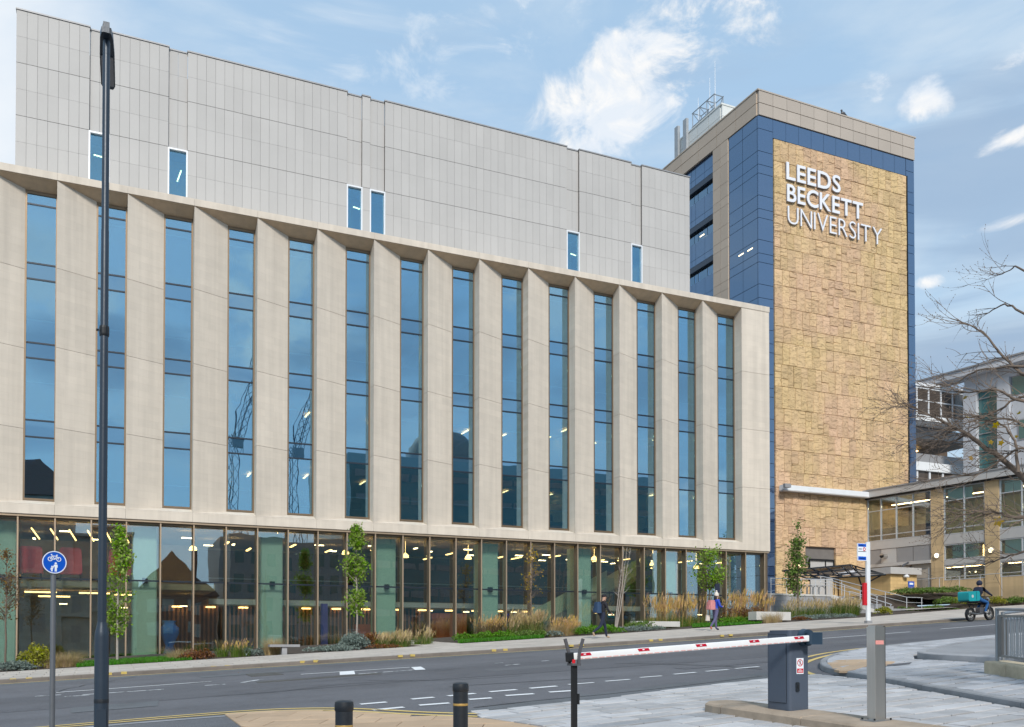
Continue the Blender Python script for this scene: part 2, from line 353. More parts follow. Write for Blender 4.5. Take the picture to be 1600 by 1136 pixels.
def paintmat(name, col, cover):
    m = mat(name, col, .7, 0, .08, 3, spec=.3)
    t = m.node_tree; L = t.links.new; b = t.nodes['Principled BSDF']; src = b.inputs['Base Color'].links[0].from_socket
    tc = N(t, 'ShaderNodeTexCoord'); nz = N(t, 'ShaderNodeTexNoise'); nz.inputs['Scale'].default_value = 5; nz.inputs['Detail'].default_value = 9; nz.inputs['Roughness'].default_value = .75
    L(tc.outputs['Object'], nz.inputs['Vector']); mr = N(t, 'ShaderNodeMapRange'); L(nz.outputs['Fac'], mr.inputs[0])
    mr.inputs[1].default_value = cover; mr.inputs[2].default_value = cover + .06
    mx = N(t, 'ShaderNodeMix', data_type='RGBA'); L(mr.outputs[0], mx.inputs[0]); L(src, mx.inputs[6]); mx.inputs[7].default_value = (.09, .095, .105, 1)
    L(mx.outputs[2], b.inputs['Base Color'])
    return m
M['paint'] = paintmat('white_road_paint', (.74, .75, .76), .64)
M['paintworn'] = paintmat('worn_white_paint', (.60, .61, .62), .5)
M['yellow'] = paintmat('yellow_road_paint', (.64, .47, .17), .66)
M['yellowmark'] = mat('kerb_yellow', (.50, .37, .10), .7, 0, .15, 6)
M['iron'] = mat('cast_iron', (.085, .08, .075), .6, .3, .15, 8, bump=.3)
M['soil'] = mat('dark_soil', (.055, .04, .03), .95, 0, .25, 3, bump=.6, bscale=15)
M['leaf'] = leafmat('fresh_leaf', (.215, .34, .04))
M['leaf2'] = leafmat('deep_leaf', (.14, .22, .045))
M['leafy'] = leafmat('yellow_leaf', (.42, .28, .02), .3, .04)
M['leafb'] = leafmat('brown_leaf', (.22, .13, .05), .35, .05)
M['leafsilver'] = leafmat('silver_leaf', (.20, .25, .22), .3, .03)
M['leaflime'] = leafmat('lime_leaf', (.11, .26, .012), .35, .04)
M['leafyg'] = leafmat('yellow_green_leaf', (.30, .30, .03), .3, .04)
M['leafrust'] = leafmat('rust_leaf', (.20, .085, .03), .4, .05)
M['lawn'] = leafmat('lawn_blade', (.075, .24, .015), .3, .04)
M['straw'] = leafmat('straw_blade', (.50, .38, .20), .3, .04)
M['golden'] = leafmat('golden_plume', (.55, .36, .14), .35, .05)
M['grassg'] = leafmat('green_blade', (.13, .20, .035), .35, .06)
M['darkgrass'] = leafmat('brown_blade', (.12, .09, .045), .4, .06)
M['bark'] = mat('grey_brown_bark', (.145, .11, .085), .9, 0, .2, 8, bump=.4, bscale=40)
M['barkpale'] = mat('pale_bark', (.34, .30, .265), .85, 0, .2, 10, bump=.2)
M['skin'] = mat('skin', (.46, .27, .19), .6)
M['navy'] = mat('navy_cloth', (.012, .018, .042), .85, 0, .2, 20)
M['blackcloth'] = mat('black_cloth', (.014, .014, .02), .85, 0, .2, 20)
M['royal'] = mat('royal_blue_jacket', (.012, .05, .42), .7, 0, .2, 15)
M['jeans'] = mat('grey_violet_trousers', (.10, .095, .19), .85, 0, .15, 20)
M['denim'] = mat('blue_jeans', (.015, .09, .26), .85, 0, .2, 20)
M['pinkbag'] = mat('pink_backpack', (.55, .22, .22), .7, 0, .15, 12)
M['bluebag'] = mat('blue_backpack', (.022, .055, .12), .75, 0, .2, 15)
M['wool'] = mat('cream_wool', (.66, .60, .54), .95, 0, .15, 40)
M['orange'] = mat('orange_shoe', (.50, .13, .06), .6)
M['tanshoe'] = mat('tan_shoe', (.46, .33, .22), .7)
M['teal'] = mat('teal_box', (.0, .27, .30), .45, 0, .06, 3)
M['tyre'] = mat('rubber', (.012, .012, .013), .8)
M['brick_dk'] = mat('dark_brick', (.24, .135, .095), .85, 0, .15, 1)
M['opp_stone'] = stonemat('old_grey_stone', (.40, .37, .31), 1.1, .45, .12)
M['opp_dark'] = mat('dark_render', (.27, .265, .25), .8)
M['opp_teal'] = mat('teal_glazing', (.06, .155, .155), .12, 0, .1, .2, spec=.9)
M['ceil_lamp'] = mat('ceiling_panel_lamp', (1.0, .74, .40), .5, emit=7.0, var=0)
M['office_lamp'] = mat('office_strip_lamp', (1.0, .52, .2), .5, emit=11.0, var=0)
M['blind'] = mat('pale_teal_blind', (.62, .86, .82), .8, var=.03)
M['linkglass'] = mat('brown_reflective_glass', (.075, .06, .05), .1, 0, .25, 1.5, spec=.8)
M['tile'] = mat('roof_tile', (.17, .10, .08), .85, 0, .15, 3)
M['craneblue'] = mat('crane_paint', (.13, .16, .20), .6)
M['earth'] = mat('earth', (.10, .095, .085), .95, 0, .2, .3)

# ------------------------------------------------------------------ mesh helpers
class Fr:
    """a flat working frame: a along x, b along y, c along the normal"""
    def __init__(s, o, x, y):
        s.o = Vector(o); s.x = Vector(x).normalized(); s.y = Vector(y).normalized(); s.n = s.x.cross(s.y).normalized()
    def p(s, a, b, c=0.0): return s.o + s.x * a + s.y * b + s.n * c
WORLD = Fr((0, 0, 0), (1, 0, 0), (0, 1, 0))
class MB:
    def __init__(s): s.v = []; s.f = []; s.mi = []
    def add(s, vs, fs, m=0):
        k = len(s.v); s.v += [tuple(v) for v in vs]
        for f in fs: s.f.append(tuple(k + i for i in f)); s.mi.append(m)
        return s
    def box(s, x0, x1, y0, y1, z0, z1, m=0, fr=WORLD):
        vs = [fr.p(x, y, z) for z in (z0, z1) for y in (y0, y1) for x in (x0, x1)]
        return s.add(vs, [(0, 2, 3, 1), (4, 5, 7, 6), (0, 1, 5, 4), (1, 3, 7, 5), (3, 2, 6, 7), (2, 0, 4, 6)], m)
    def prism(s, pts, z0, z1, m=0, fr=WORLD):
        n = len(pts)
        vs = [fr.p(x, y, z0) for x, y in pts] + [fr.p(x, y, z1) for x, y in pts]
        return s.add(vs, [tuple(range(n))[::-1], tuple(range(n, 2 * n))] + [(i, (i + 1) % n, n + (i + 1) % n, n + i) for i in range(n)], m)
    def prismv(s, pts, m=0):
        """pts: (x, y, zbottom, ztop)"""
        n = len(pts)
        vs = [(p[0], p[1], p[2]) for p in pts] + [(p[0], p[1], p[3]) for p in pts]
        return s.add(vs, [tuple(range(n))[::-1], tuple(range(n, 2 * n))] + [(i, (i + 1) % n, n + (i + 1) % n, n + i) for i in range(n)], m)
    def tube(s, path, rad, n=6, m=0, caps=True):
        path = [Vector(p) for p in path]
        if not hasattr(rad, '__len__'): rad = [rad] * len(path)
        k = len(s.v); ref = None
        for i, p in enumerate(path):
            d = (path[min(i + 1, len(path) - 1)] - path[max(i - 1, 0)])
            if d.length < 1e-9: d = Vector((0, 0, 1))
            d.normalize()
            if ref is None:
                ref = d.orthogonal().normalized()
            ref = (ref - d * ref.dot(d))
            if ref.length < 1e-6: ref = d.orthogonal()
            ref.normalize(); b = d.cross(ref)
            for j in range(n):
                a = 2 * math.pi * j / n
                s.v.append(tuple(p + (ref * math.cos(a) + b * math.sin(a)) * rad[i]))
        for i in range(len(path) - 1):
            for j in range(n):
                s.f.append((k + i * n + j, k + i * n + (j + 1) % n, k + (i + 1) * n + (j + 1) % n, k + (i + 1) * n + j)); s.mi.append(m)
        if caps:
            s.f.append(tuple(k + j for j in range(n))[::-1]); s.mi.append(m)
            e = k + (len(path) - 1) * n
            s.f.append(tuple(e + j for j in range(n))); s.mi.append(m)
        return s
    def lathe(s, prof, c=(0, 0, 0), n=20, m=0):
        c = Vector(c)
        return s.tube([c + Vector((0, 0, z)) for r, z in prof], [max(r, .0005) for r, z in prof], n, m)
    def ball(s, c, r, m=0, n=10, k=6):
        rr = r if hasattr(r, '__len__') else (r, r, r); c = Vector(c); K = len(s.v)
        for i in range(k + 1):
            t = math.pi * i / k
            for j in range(n):
                a = 2 * math.pi * j / n
                s.v.append((c.x + rr[0] * max(math.sin(t), .001) * math.cos(a), c.y + rr[1] * max(math.sin(t), .001) * math.sin(a), c.z + rr[2] * math.cos(t)))
        for i in range(k):
            for j in range(n):
                s.f.append((K + i * n + j, K + i * n + (j + 1) % n, K + (i + 1) * n + (j + 1) % n, K + (i + 1) * n + j)); s.mi.append(m)
        return s
    def ring(s, fr, r0, r1, c0, c1, n=32, cx=0, cy=0, m=0):
        k = len(s.v)
        for c, r in ((c0, r0), (c0, r1), (c1, r1), (c1, r0)):
            for j in range(n):
                a = 2 * math.pi * j / n
                s.v.append(tuple(fr.p(cx + r * math.cos(a), cy + r * math.sin(a), c)))
        for q in range(4):
            for j in range(n):
                s.f.append((k + q * n + j, k + q * n + (j + 1) % n, k + ((q + 1) % 4) * n + (j + 1) % n, k + ((q + 1) % 4) * n + j)); s.mi.append(m)
        return s
    def disc(s, fr, r, c0, c1, n=32, cx=0, cy=0, m=0, sx=1, sy=1):
        return s.prism([(cx + sx * r * math.cos(2 * math.pi * j / n), cy + sy * r * math.sin(2 * math.pi * j / n)) for j in range(n)], c0, c1, m, fr)
    def bar2(s, fr, a, b, w, c0, c1, m=0):
        a = Vector(a); b = Vector(b); d = (b - a).normalized() * w / 2; q = Vector((-d.y, d.x))
        return s.prism([a - q, b - q, b + q, a + q], c0, c1, m, fr)
    def quad(s, a, b, c, d, m=0): return s.add([a, b, c, d], [(0, 1, 2, 3)], m)
    def build(s, name, mats, parent=None, smooth=None, recalc=True):
        me = bpy.data.meshes.new(name)
        me.from_pydata(s.v, [], s.f)
        if not isinstance(mats, (list, tuple)): mats = [mats]
        for x in mats: me.materials.append(x)
        if len(mats) > 1: me.polygons.foreach_set('material_index', s.mi)
        if recalc:
            bm = bmesh.new(); bm.from_mesh(me); bmesh.ops.recalc_face_normals(bm, faces=bm.faces); bm.to_mesh(me); bm.free()
        if smooth:
            me.polygons.foreach_set('use_smooth', [True] * len(me.polygons)); me.set_sharp_from_angle(angle=R(smooth))
        me.update()
        o = bpy.data.objects.new(name, me); COL.objects.link(o)
        if parent: put(o, parent)
        return o
def world_of(o):
    m = Matrix.LocRotScale(o.location, o.rotation_euler, o.scale)
    if o.parent: return world_of(o.parent) @ o.matrix_parent_inverse @ m
    return m
def put(o, parent):
    o.parent = parent; o.matrix_parent_inverse = world_of(parent).inverted()
def tag(o, label=None, cat=None, group=None, kind=None):
    if label: o['label'] = label
    if cat: o['category'] = cat
    if group: o['group'] = group
    if kind: o['kind'] = kind
    return o
def thing(name, label, cat, loc=(0, 0, 0), group=None):
    o = bpy.data.objects.new(name, None); o.location = loc; o.empty_display_size = .3
    COL.objects.link(o); return tag(o, label, cat, group)
def bx(name, m, parent, *a, **k): return MB().box(*a, **k).build(name, m, parent)
def struct(o): return tag(o, kind='structure')
CAM = Vector((0, 0, 0))
def emit_pieces(name, pieces, m, parent, limit=300):
    """pieces: list of (centre, MB); the largest on screen become parts, the rest one stuff part"""
    pieces.sort(key=lambda q: -q[2])
    for c, mb, key in pieces[:limit]: mb.build(name, m, parent)
    rest = pieces[limit:]
    if rest:
        big = MB()
        for c, mb, key in rest:
            k = len(big.v); big.v += mb.v; big.f += [tuple(i + k for i in f) for f in mb.f]; big.mi += mb.mi
        tag(big.build(name, m, parent), kind='stuff')
def clip(poly, x0, x1, y0, y1):
    def cut(P, f, g):
        out = []
        for i in range(len(P)):
            a, b = P[i - 1], P[i]; fa, fb = f(a), f(b)
            if (fa >= 0) != (fb >= 0):
                t = fa / (fa - fb); out.append((a[0] + (b[0] - a[0]) * t, a[1] + (b[1] - a[1]) * t))
            if fb >= 0: out.append(b)
        return out
    for f in (lambda p: p[0] - x0, lambda p: x1 - p[0], lambda p: p[1] - y0, lambda p: y1 - p[1]):
        if len(poly) < 3: return []
        poly = cut(poly, f, None)
    return poly
def area(P): return abs(sum(P[i - 1][0] * P[i][1] - P[i][0] * P[i - 1][1] for i in range(len(P)))) / 2
def flags(name, region, du, dv, gap, m, parent, zoff=0.0, gapv=None, th=.05, rot=0.0, jit=.0025, limit=300, vary=0.0, rise=None):
    """paving pieces over a region, each an object with its own edges; joints are recessed"""
    ca, sa = math.cos(rot), math.sin(rot)
    loc = [(x * ca + y * sa, -x * sa + y * ca) for x, y in region]
    xs = [p[0] for p in loc]; ys = [p[1] for p in loc]
    pieces = []; j = 0; y = min(ys)
    while y < max(ys):
        x = min(xs) - (du * .5 if j % 2 else 0) - (random.random() * du * vary)
        while x < max(xs):
            w = du * (1 + random.uniform(-vary, vary))
            gv = gapv or gap; P = clip(loc, x + gap / 2, x + w - gap / 2, y + gv / 2, y + dv - gv / 2)
            if len(P) >= 3 and area(P) > .1 * du * dv:
                cx = sum(p[0] for p in P) / len(P); cy = sum(p[1] for p in P) / len(P)
                tu, tv, tz = random.uniform(-jit, jit), random.uniform(-jit, jit), random.uniform(-jit, jit)
                def W(p, k, dz):
                    lx, ly = cx + (p[0] - cx) * k, cy + (p[1] - cy) * k
                    u, v = lx * ca - ly * sa, lx * sa + ly * ca
                    z = zg(u, v) + zoff + tz + (lx - cx) / du * tu + (ly - cy) / dv * tv + dz
                    if rise: z += rise(u, v)
                    return (u, v, z)
                n = len(P); k2 = 1 - .018 / max(du, dv)
                vs = [W(p, 1, -th) for p in P] + [W(p, 1, -.006) for p in P] + [W(p, k2, 0) for p in P]
                fs = [tuple(range(2 * n, 3 * n))]
                for a in (0, n): fs += [(a + i, a + (i + 1) % n, a + n + (i + 1) % n, a + n + i) for i in range(n)]
                wc = W((cx, cy), 1, 0)
                Y = SA * wc[0] + CA * wc[1]; X = CA * wc[0] - SA * wc[1]
                vis = 1.0 if (Y > 0 and abs(X / Y) < .6 and (-wc[2] / Y) < .12) else .01
                pieces.append((wc, MB().add(vs, fs), vis * area(P) / max(1, wc[0] ** 2 + wc[1] ** 2)))
            x += w
        y += dv; j += 1
    emit_pieces(name, pieces, m, parent, limit)
def sheet(name, region, m, zoff, parent=None, kind='structure', rise=None):
    n = len(region)
    o = MB().add([(x, y, zg(x, y) + zoff + (rise(x, y) if rise else 0)) for x, y in region], [tuple(range(n))]).build(name, m, parent)
    me = o.data
    if me.polygons[0].normal.z < 0: me.flip_normals()
    if kind and not parent: tag(o, kind=kind)
    return o
def strip_line(name, pts, w, m, zoff, parent):
    P = [Vector((x, y)) for x, y in pts]; mb = MB()
    for i, p in enumerate(P):
        d = (P[min(i + 1, len(P) - 1)] - P[max(i - 1, 0)]).normalized(); q = Vector((-d.y, d.x)) * w / 2
        for s in (-1, 1):
            e = p + q * s; mb.v.append((e.x, e.y, zg(e.x, e.y) + zoff))
    for i in range(len(P) - 1):
        mb.f.append((2 * i, 2 * i + 2, 2 * i + 3, 2 * i + 1)); mb.mi.append(0)
    return mb.build(name, m, parent, recalc=False)
def offset_poly(pts, d):
    P = [Vector((x, y)) for x, y in pts]; out = []
    for i, p in enumerate(P):
        t = (P[min(i + 1, len(P) - 1)] - P[max(i - 1, 0)]).normalized()
        out.append((p.x - t.y * d, p.y + t.x * d))
    return out
def smooth_line(pts, k=3):
    for _ in range(k):
        out = [pts[0]]
        for a, b in zip(pts, pts[1:]):
            out += [(a[0] * .75 + b[0] * .25, a[1] * .75 + b[1] * .25), (a[0] * .25 + b[0] * .75, a[1] * .25 + b[1] * .75)]
        out.append(pts[-1]); pts = out
    return pts
def resample(pts, step):
    out = [pts[0]]; acc = 0.0
    for a, b in zip(pts, pts[1:]):
        a = Vector(a); b = Vector(b); L = (b - a).length; t = 0
        while L - t > step - acc + 1e-9:
            t += step - acc; acc = 0; q = a + (b - a) * (t / L); out.append((q.x, q.y))
        acc += L - t
    return out
def kerb_run(name, pts, w, h, m, parent, stone=.92, gap=.012, zoff=0.0, side=1):
    """kerb stones following a line; w is laid to the left (side=1) of the line"""
    P = resample(smooth_line(pts, 2), .23); n = max(1, int(stone / .23)); pieces = []
    for i in range(0, len(P) - 1, n):
        seg = P[i:i + n + 1]
        if len(seg) < 2: break
        seg = [Vector(q) for q in seg]
        d0 = (seg[1] - seg[0]).normalized(); seg[0] = seg[0] + d0 * gap / 2
        off = offset_poly([(q.x, q.y) for q in seg], w * side)
        ch = offset_poly([(q.x, q.y) for q in seg], .02 * side)
        dz = random.uniform(-.004, .004); mb = MB(); k = len(seg)
        for a, b, c in zip(seg, ch, off):
            za = zg(a.x, a.y) + zoff
            mb.v += [(a.x, a.y, za - .12), (a.x, a.y, za + h - .02 + dz), (b[0], b[1], za + h + dz), (c[0], c[1], zg(*c) + zoff + h + dz), (c[0], c[1], zg(*c) + zoff - .12)]
        for j in range(k - 1):
            for q in range(4): mb.f.append((5 * j + q, 5 * j + q + 1, 5 * j + q + 6, 5 * j + q + 5)); mb.mi.append(0)
        mb.f.append((0, 1, 2, 3, 4)); mb.f.append(tuple(5 * (k - 1) + q for q in (4, 3, 2, 1, 0))); mb.mi += [0, 0]
        pieces.append((None, mb, 1.0 / (1 + seg[0].length)))
    emit_pieces(name, pieces, m, parent)
def text_piece(ch, bold, dg_cache={}):
    key = (ch, bold)
    if key in dg_cache: return dg_cache[key]
    cu = bpy.data.curves.new('glyph', 'FONT'); cu.body = ch; cu.size = 1; cu.extrude = .5; cu.offset = bold; cu.resolution_u = 4
    ob = bpy.data.objects.new('glyph', cu); COL.objects.link(ob)
    bpy.context.view_layer.update()
    dg = bpy.context.evaluated_depsgraph_get()
    me = bpy.data.meshes.new_from_object(ob.evaluated_get(dg))
    vs = [v.co.copy() for v in me.vertices]; fs = [tuple(p.vertices) for p in me.polygons]
    bpy.data.objects.remove(ob); bpy.data.curves.remove(cu); bpy.data.meshes.remove(me)
    dg_cache[key] = (vs, fs); return dg_cache[key]
def lettering(text, fr, width, height, depth, mats, parent, bold=0.0, gap=.09, name='letter', c0=0.0):
    cap = max(v.y for v in text_piece('E', bold)[0]); base = min(v.y for v in text_piece('E', bold)[0])
    x = 0; items = []
    for ch in text:
        if ch == ' ': x += .3; continue
        vs, fs = text_piece(ch, bold); a = min(v.x for v in vs); b = max(v.x for v in vs)
        items.append((x - a, vs, fs)); x += b - a + gap
    kx = width / (x - gap); ky = height / (cap - base)
    for dx, vs, fs in items:
        mb = MB(); mb.add([fr.p((v.x + dx) * kx, (v.y - base) * ky, c0 + (v.z + .5) * depth) for v in vs], fs)
        for i, f in enumerate(fs):
            if not all(vs[q].z > .49 for q in f): mb.mi[i] = 1
        mb.build(name, mats, parent)

# ================================================================== ground, road, pavements
gx = [-600, -200, -60, 75, 200, 600]; gy = [-600, -150, -25, 60, 200, 600]
mb = MB()
for y in gy:
    for x in gx: mb.v.append((x, y, zg(x, y) - .16))
for j in range(5):
    for i in range(5): mb.f.append((j * 6 + i, j * 6 + i + 1, j * 6 + i + 7, j * 6 + i + 6)); mb.mi.append(0)
struct(mb.build('ground', M['earth']))
FK = [(-60, 32.3), (-20, 32.2), (-2.9, 31.9), (3.05, 31.7), (9.4, 31.0), (16.2, 30.5), (24.7, 30.5), (35, 31.3), (42, 31.3), (75, 31.5)]
def far_kerb(u):
    for a, b in zip(FK, FK[1:]):
        if a[0] <= u <= b[0]: return a[1] + (b[1] - a[1]) * (u - a[0]) / (b[0] - a[0])
    return 31.5
road = sheet('road', [(-60, -25), (75, -25)] + FK[::-1], M['asphalt'], 0)
# patched carriageway bands
sheet('road_patch', [(-60, 21.3), (6, 21.3), (16, 20.2), (60, 21.0), (60, 27), (14, 24.6), (6, 25.3), (-60, 26.0)], M['asphalt_new'], .004, road)
sheet('channel_band', [gp(700, 1119), gp(735, 1112), gp(880, 1099), gp(1000, 1085), gp(1190, 1062), (13.6, 15.1), (13.4, 15.8), gp(1190, 1052), gp(1000, 1075), gp(840, 1095), gp(700, 1113)], M['asphalt_edge'], .004, road)
sheet('channel_band', [(-60, 31.0), (-3, 30.7), (9, 29.9), (16, 29.5), (25, 29.5), (35, 30.3), (42, 30.3), (42, 31.2), (35, 31.2), (24.7, 30.4), (16.2, 30.4), (9.4, 30.9), (3, 31.6), (-3, 31.8), (-60, 32.2)], M['asphalt_edge'], .004, road)
# crack sealing
for pts in ([(740, 1106), (830, 1096), (940, 1086), (1060, 1073), (1190, 1057)], [(960, 1037), (1040, 1038), (1130, 1041), (1190, 1046)], [(700, 1073), (850, 1064), (960, 1058)]):
    strip_line('crack_seal', [gp(*p) for p in pts], .05, M['cabdark'], .008, road)
random.seed(5)
for k in range(12):
    u0, v0 = random.uniform(-2, 26), random.uniform(18.5, 29); P = [(u0, v0)]; a = random.choice((0, 0, 1.3, 3.1)) + random.uniform(-.3, .3)
    for q in range(9): a += random.uniform(-.45, .45); P.append((P[-1][0] + .55 * math.cos(a), P[-1][1] + .55 * math.sin(a)))
    strip_line('road_crack', P, random.uniform(.018, .035), M['cabdark'], .0085, road)
for u0, v0, du, dv, m_ in ((9.5, 22.3, 2.4, 1.0, 'footway'), (2.6, 28.0, 3.0, .9, 'asphalt_edge'), (17.5, 26.2, 4.5, .7, 'asphalt_new'), (-.6, 20.0, 1.6, 1.3, 'asphalt_edge'), (22, 23.0, 3.0, 1.1, 'footway'), (13, 18.6, 5, .5, 'asphalt_new'), (28, 28.6, 6, .6, 'asphalt_new')):
    sheet('road_repair', [(u0, v0), (u0 + du, v0 + .06), (u0 + du + .08, v0 + dv), (u0 - .05, v0 + dv - .05)], M[m_], .0065, road)
random.seed(23)
# white dashes of the give way and lane edge
def dash(x0, y0, x1, y1, w=.16, m='paint'):
    strip_line('lane_dash', [gp(x0, y0), gp(x1, y1)], w, M[m], .009, road)
for d in ((563, 1101, 604, 1097.5), (582, 1110, 631, 1105.5), (643, 1093, 678, 1090), (655, 1102.5, 702, 1099), (700, 1088, 742, 1084), (733, 1093.5, 768, 1091), (765, 1081.5, 807, 1078), (790, 1087.5, 834, 1084.5), (828, 1076, 870, 1072.5), (858, 1082, 897, 1079.5)):
    dash(*d, w=.2)
for d in ((888, 1070, 928, 1067), (946, 1065, 984, 1062), (1000, 1059, 1034, 1056.5), (1053, 1054, 1087, 1051), (1103, 1049.5, 1138, 1046.5), (1149, 1045, 1186, 1042)):
    dash(*d, w=.13)
for d in ((88, 1082.5, 318, 1066), (470, 1054, 640, 1043), (1270, 999, 1422, 987.5), (1470, 983, 1562, 975.6)): dash(*d, w=.12)
for d in ((55, 1088.5, 96, 1086), (100, 1089, 140, 1086.5), (128, 1086, 256, 1077.5), (300, 1067, 331, 1065), (320, 1071.5, 352, 1069.5), (378, 1067, 408, 1062), (482, 1060, 516, 1057.7), (560, 1053.5, 655, 1046.5), (772, 1037, 786, 1036), (790, 1040, 812, 1038), (845, 1033.5, 857, 1032.5)): dash(*d, w=.14, m='paintworn')
strip_line('lane_dash', [gp(543, 1054.5), gp(542, 1049.5)], .42, M['paint'], .010, road)
strip_line('lane_dash', [gp(657, 1047), gp(650, 1042.5)], .3, M['paint'], .010, road)
# yellow lines: far kerb single, near side double, double round the right-hand corner
strip_line('yellow_line', [(u, far_kerb(u) - .35) for u in [-40 + i * 2 for i in range(55)]], .13, M['yellow'], .009, road)
NK = [(-40, 17.1), (-8, 17.25), (0.4, 17.3), (1.7, 17.22), (2.7, 17.05), (3.5, 16.45), (4.05, 15.6), (4.6, 14.5), (5.35, 13.5), (5.7, 11.9), (6.0, 9.0), (6.2, 3.0)]
nks = smooth_line([p for p in NK if p[1] > 13], 3)
strip_line('yellow_line', offset_poly(nks, .2), .115, M['yellow'], .009, road)
strip_line('yellow_line', offset_poly(nks, .5), .115, M['yellow'], .009, road)
RK = [(70, 21.5), (27.84, 20.6), (21.36, 19.9), (19.3, 19.35), (17.6, 18.45), (16.1, 17.35), (15.0, 16.2), (14.35, 15.3), (13.95, 14.4), (13.55, 13.2), (12.79, 11.37), (11.78, 8.72), (10.6, 5.5), (9.8, 2)]
rks = smooth_line(RK, 2)
cor = [p for p in rks if p[0] < 21.5 and p[1] > 14.3]
strip_line('yellow_line', offset_poly(cor, -.4), .14, M['yellow'], .009, road)
strip_line('yellow_line', offset_poly(cor, -.8), .14, M['yellow'], .009, road)
# iron covers and gully
for px, py, w, d in ((413, 1054, .9, 1.3), (500, 1059.5, 3.3, .5)):
    u, v = gp(px, py)
    c = MB().box(u - w / 2, u + w / 2, v - d / 2, v + d / 2, zg(u, v) - .02, zg(u, v) + .012)
    c.v = [(x, y, z + .0566 * (x - u) + .022 * (y - v)) for x, y, z in c.v]; c.build('manhole_cover', M['iron'], road)
u, v = gp(131, 1059); g = MB()
for k in range(7):
    g.box(u - .55 + k * .16, u - .46 + k * .16, v - .2, v + .2, zg(u, v) - .05, zg(u, v) + .016)
g.box(u - .6, u + .6, v - .25, v - .2, zg(u, v) - .05, zg(u, v) + .018).box(u - .6, u + .6, v + .2, v + .25, zg(u, v) - .05, zg(u, v) + .018)
g.v = [(x, y, z + .0566 * (x - u) + .022 * (y - v)) for x, y, z in g.v]; g.build('gully_grate', M['iron'], road)

# far pavement
def back_edge(u):
    P = [(-60, 37), (10, 37), (22, 37.6), (32, 38.8), (39, 39.0), (46, 41), (55, 43.3), (75, 46)]
    for a, b in zip(P, P[1:]):
        if a[0] <= u <= b[0]: return a[1] + (b[1] - a[1]) * (u - a[0]) / (b[0] - a[0])
    return 40
us = [-60, -20, -2.9, 3.05, 9.4, 16.2, 24.7, 35, 42, 75]
pav_region = [(u, far_kerb(u) + .14) for u in us] + [(u, back_edge(u)) for u in us[::-1]]
pavement = sheet('pavement', pav_region, M['mortar'], .085)
flags('paving_slab', [(u, far_kerb(u) + .15) for u in [-9, -2.9, 3, 9.4, 16.2, 24.7, 35, 42, 66]] + [(u, back_edge(u)) for u in [66, 55, 46, 39, 32, 22, 10, -9]], .9, .62, .026, M['slab'], pavement, .12)
kerb_run('kerb_stone', [p for p in FK if -21 < p[0] < 66] + [(66, 31.5)], .15, .12, M['kerb'], pavement)
for px, py in ((30, 1063), (182, 1051.5), (345, 1041.5), (487, 1034), (642, 1025), (790, 1016), (912, 1008.5), (1031, 1000), (1135, 992.5)):
    u, v = gp(px, py, .1); v = far_kerb(u)
    mk = MB()
    for s in (-.22, .22):
        vv = far_kerb(u + s)
        mk.box(u + s - .085, u + s + .085, vv - .006, vv + .13, zg(u + s, vv) + .05, zg(u + s, vv) + .131)
    mk.build('kerb_mark', M['yellowmark'], pavement)

# planting beds beside the building, with a paved way in
bed = sheet('planting_bed', [(-30, 37.02), (10, 37.02), (12.5, 37.1), (12.5, 46.1), (-30, 46.1)], M['soil'], .10)
bed2 = sheet('planting_bed', [(14.3, 37.2), (22, 37.62), (32, 38.82), (38.3, 39.0), (38.3, 46.1), (14.3, 46.1)], M['soil'], .10)
entry = sheet('entrance_path', [(12.5, 37.1), (14.3, 37.2), (14.3, 46.1), (12.5, 46.1)], M['mortar'], .085)
flags('paving_slab', [(12.52, 37.12), (14.28, 37.22), (14.28, 46), (12.52, 46)], .9, .62, .014, M['slab'], entry, .12)

# near side: buff flags on the corner, asphalt footway to the left of them
left_poly = [(-40, 17.2), (0.4, 17.28), (1.98, 17.1), (2.0, 15.1), (2.6, 12.5), (2.6, 2.5), (-40, 2.5)]
footway = sheet('footway', left_poly, M['footway'], .012)
sheet('footway_edging', [(-40, 17.05), (.4, 17.1), (1.96, 16.98), (1.97, 16.8), (.4, 16.92), (-40, 16.87)], M['kerbgrey'], .018, footway)
tan_poly = [(1.98, 17.1)] + [p for p in smooth_line(NK, 2) if p[0] > 2.0 and p[1] > 3.1] + [(6.2, 3.1), (2.6, 3.1), (2.6, 12.5), (2.0, 15.1)]
corner = sheet('corner_pavement', tan_poly, M['mortar'], .008)
flags('buff_flag', tan_poly, .9, .6, .012, M['tan'], corner, .03, rot=R(-28))
# entrance way: rows of pale granite flags
ent_poly = [gp(735, 1113), gp(880, 1100), gp(1000, 1085.5), gp(1190, 1062), (13.75, 14.9), (13.5, 13.2), (12.75, 11.37), (11.75, 8.72), (10.56, 5.5), (9.8, 3.2), (6.25, 3.2), (6.05, 9.0), (5.75, 11.9), (5.45, 13.4)]
entrance = sheet('entrance_paving', ent_poly, M['mortar'], .008)
flags('granite_flag', ent_poly, .62, .40, .02, M['sett'], entrance, .03, gapv=.075, rot=R(4), vary=.3, limit=300, jit=.006)
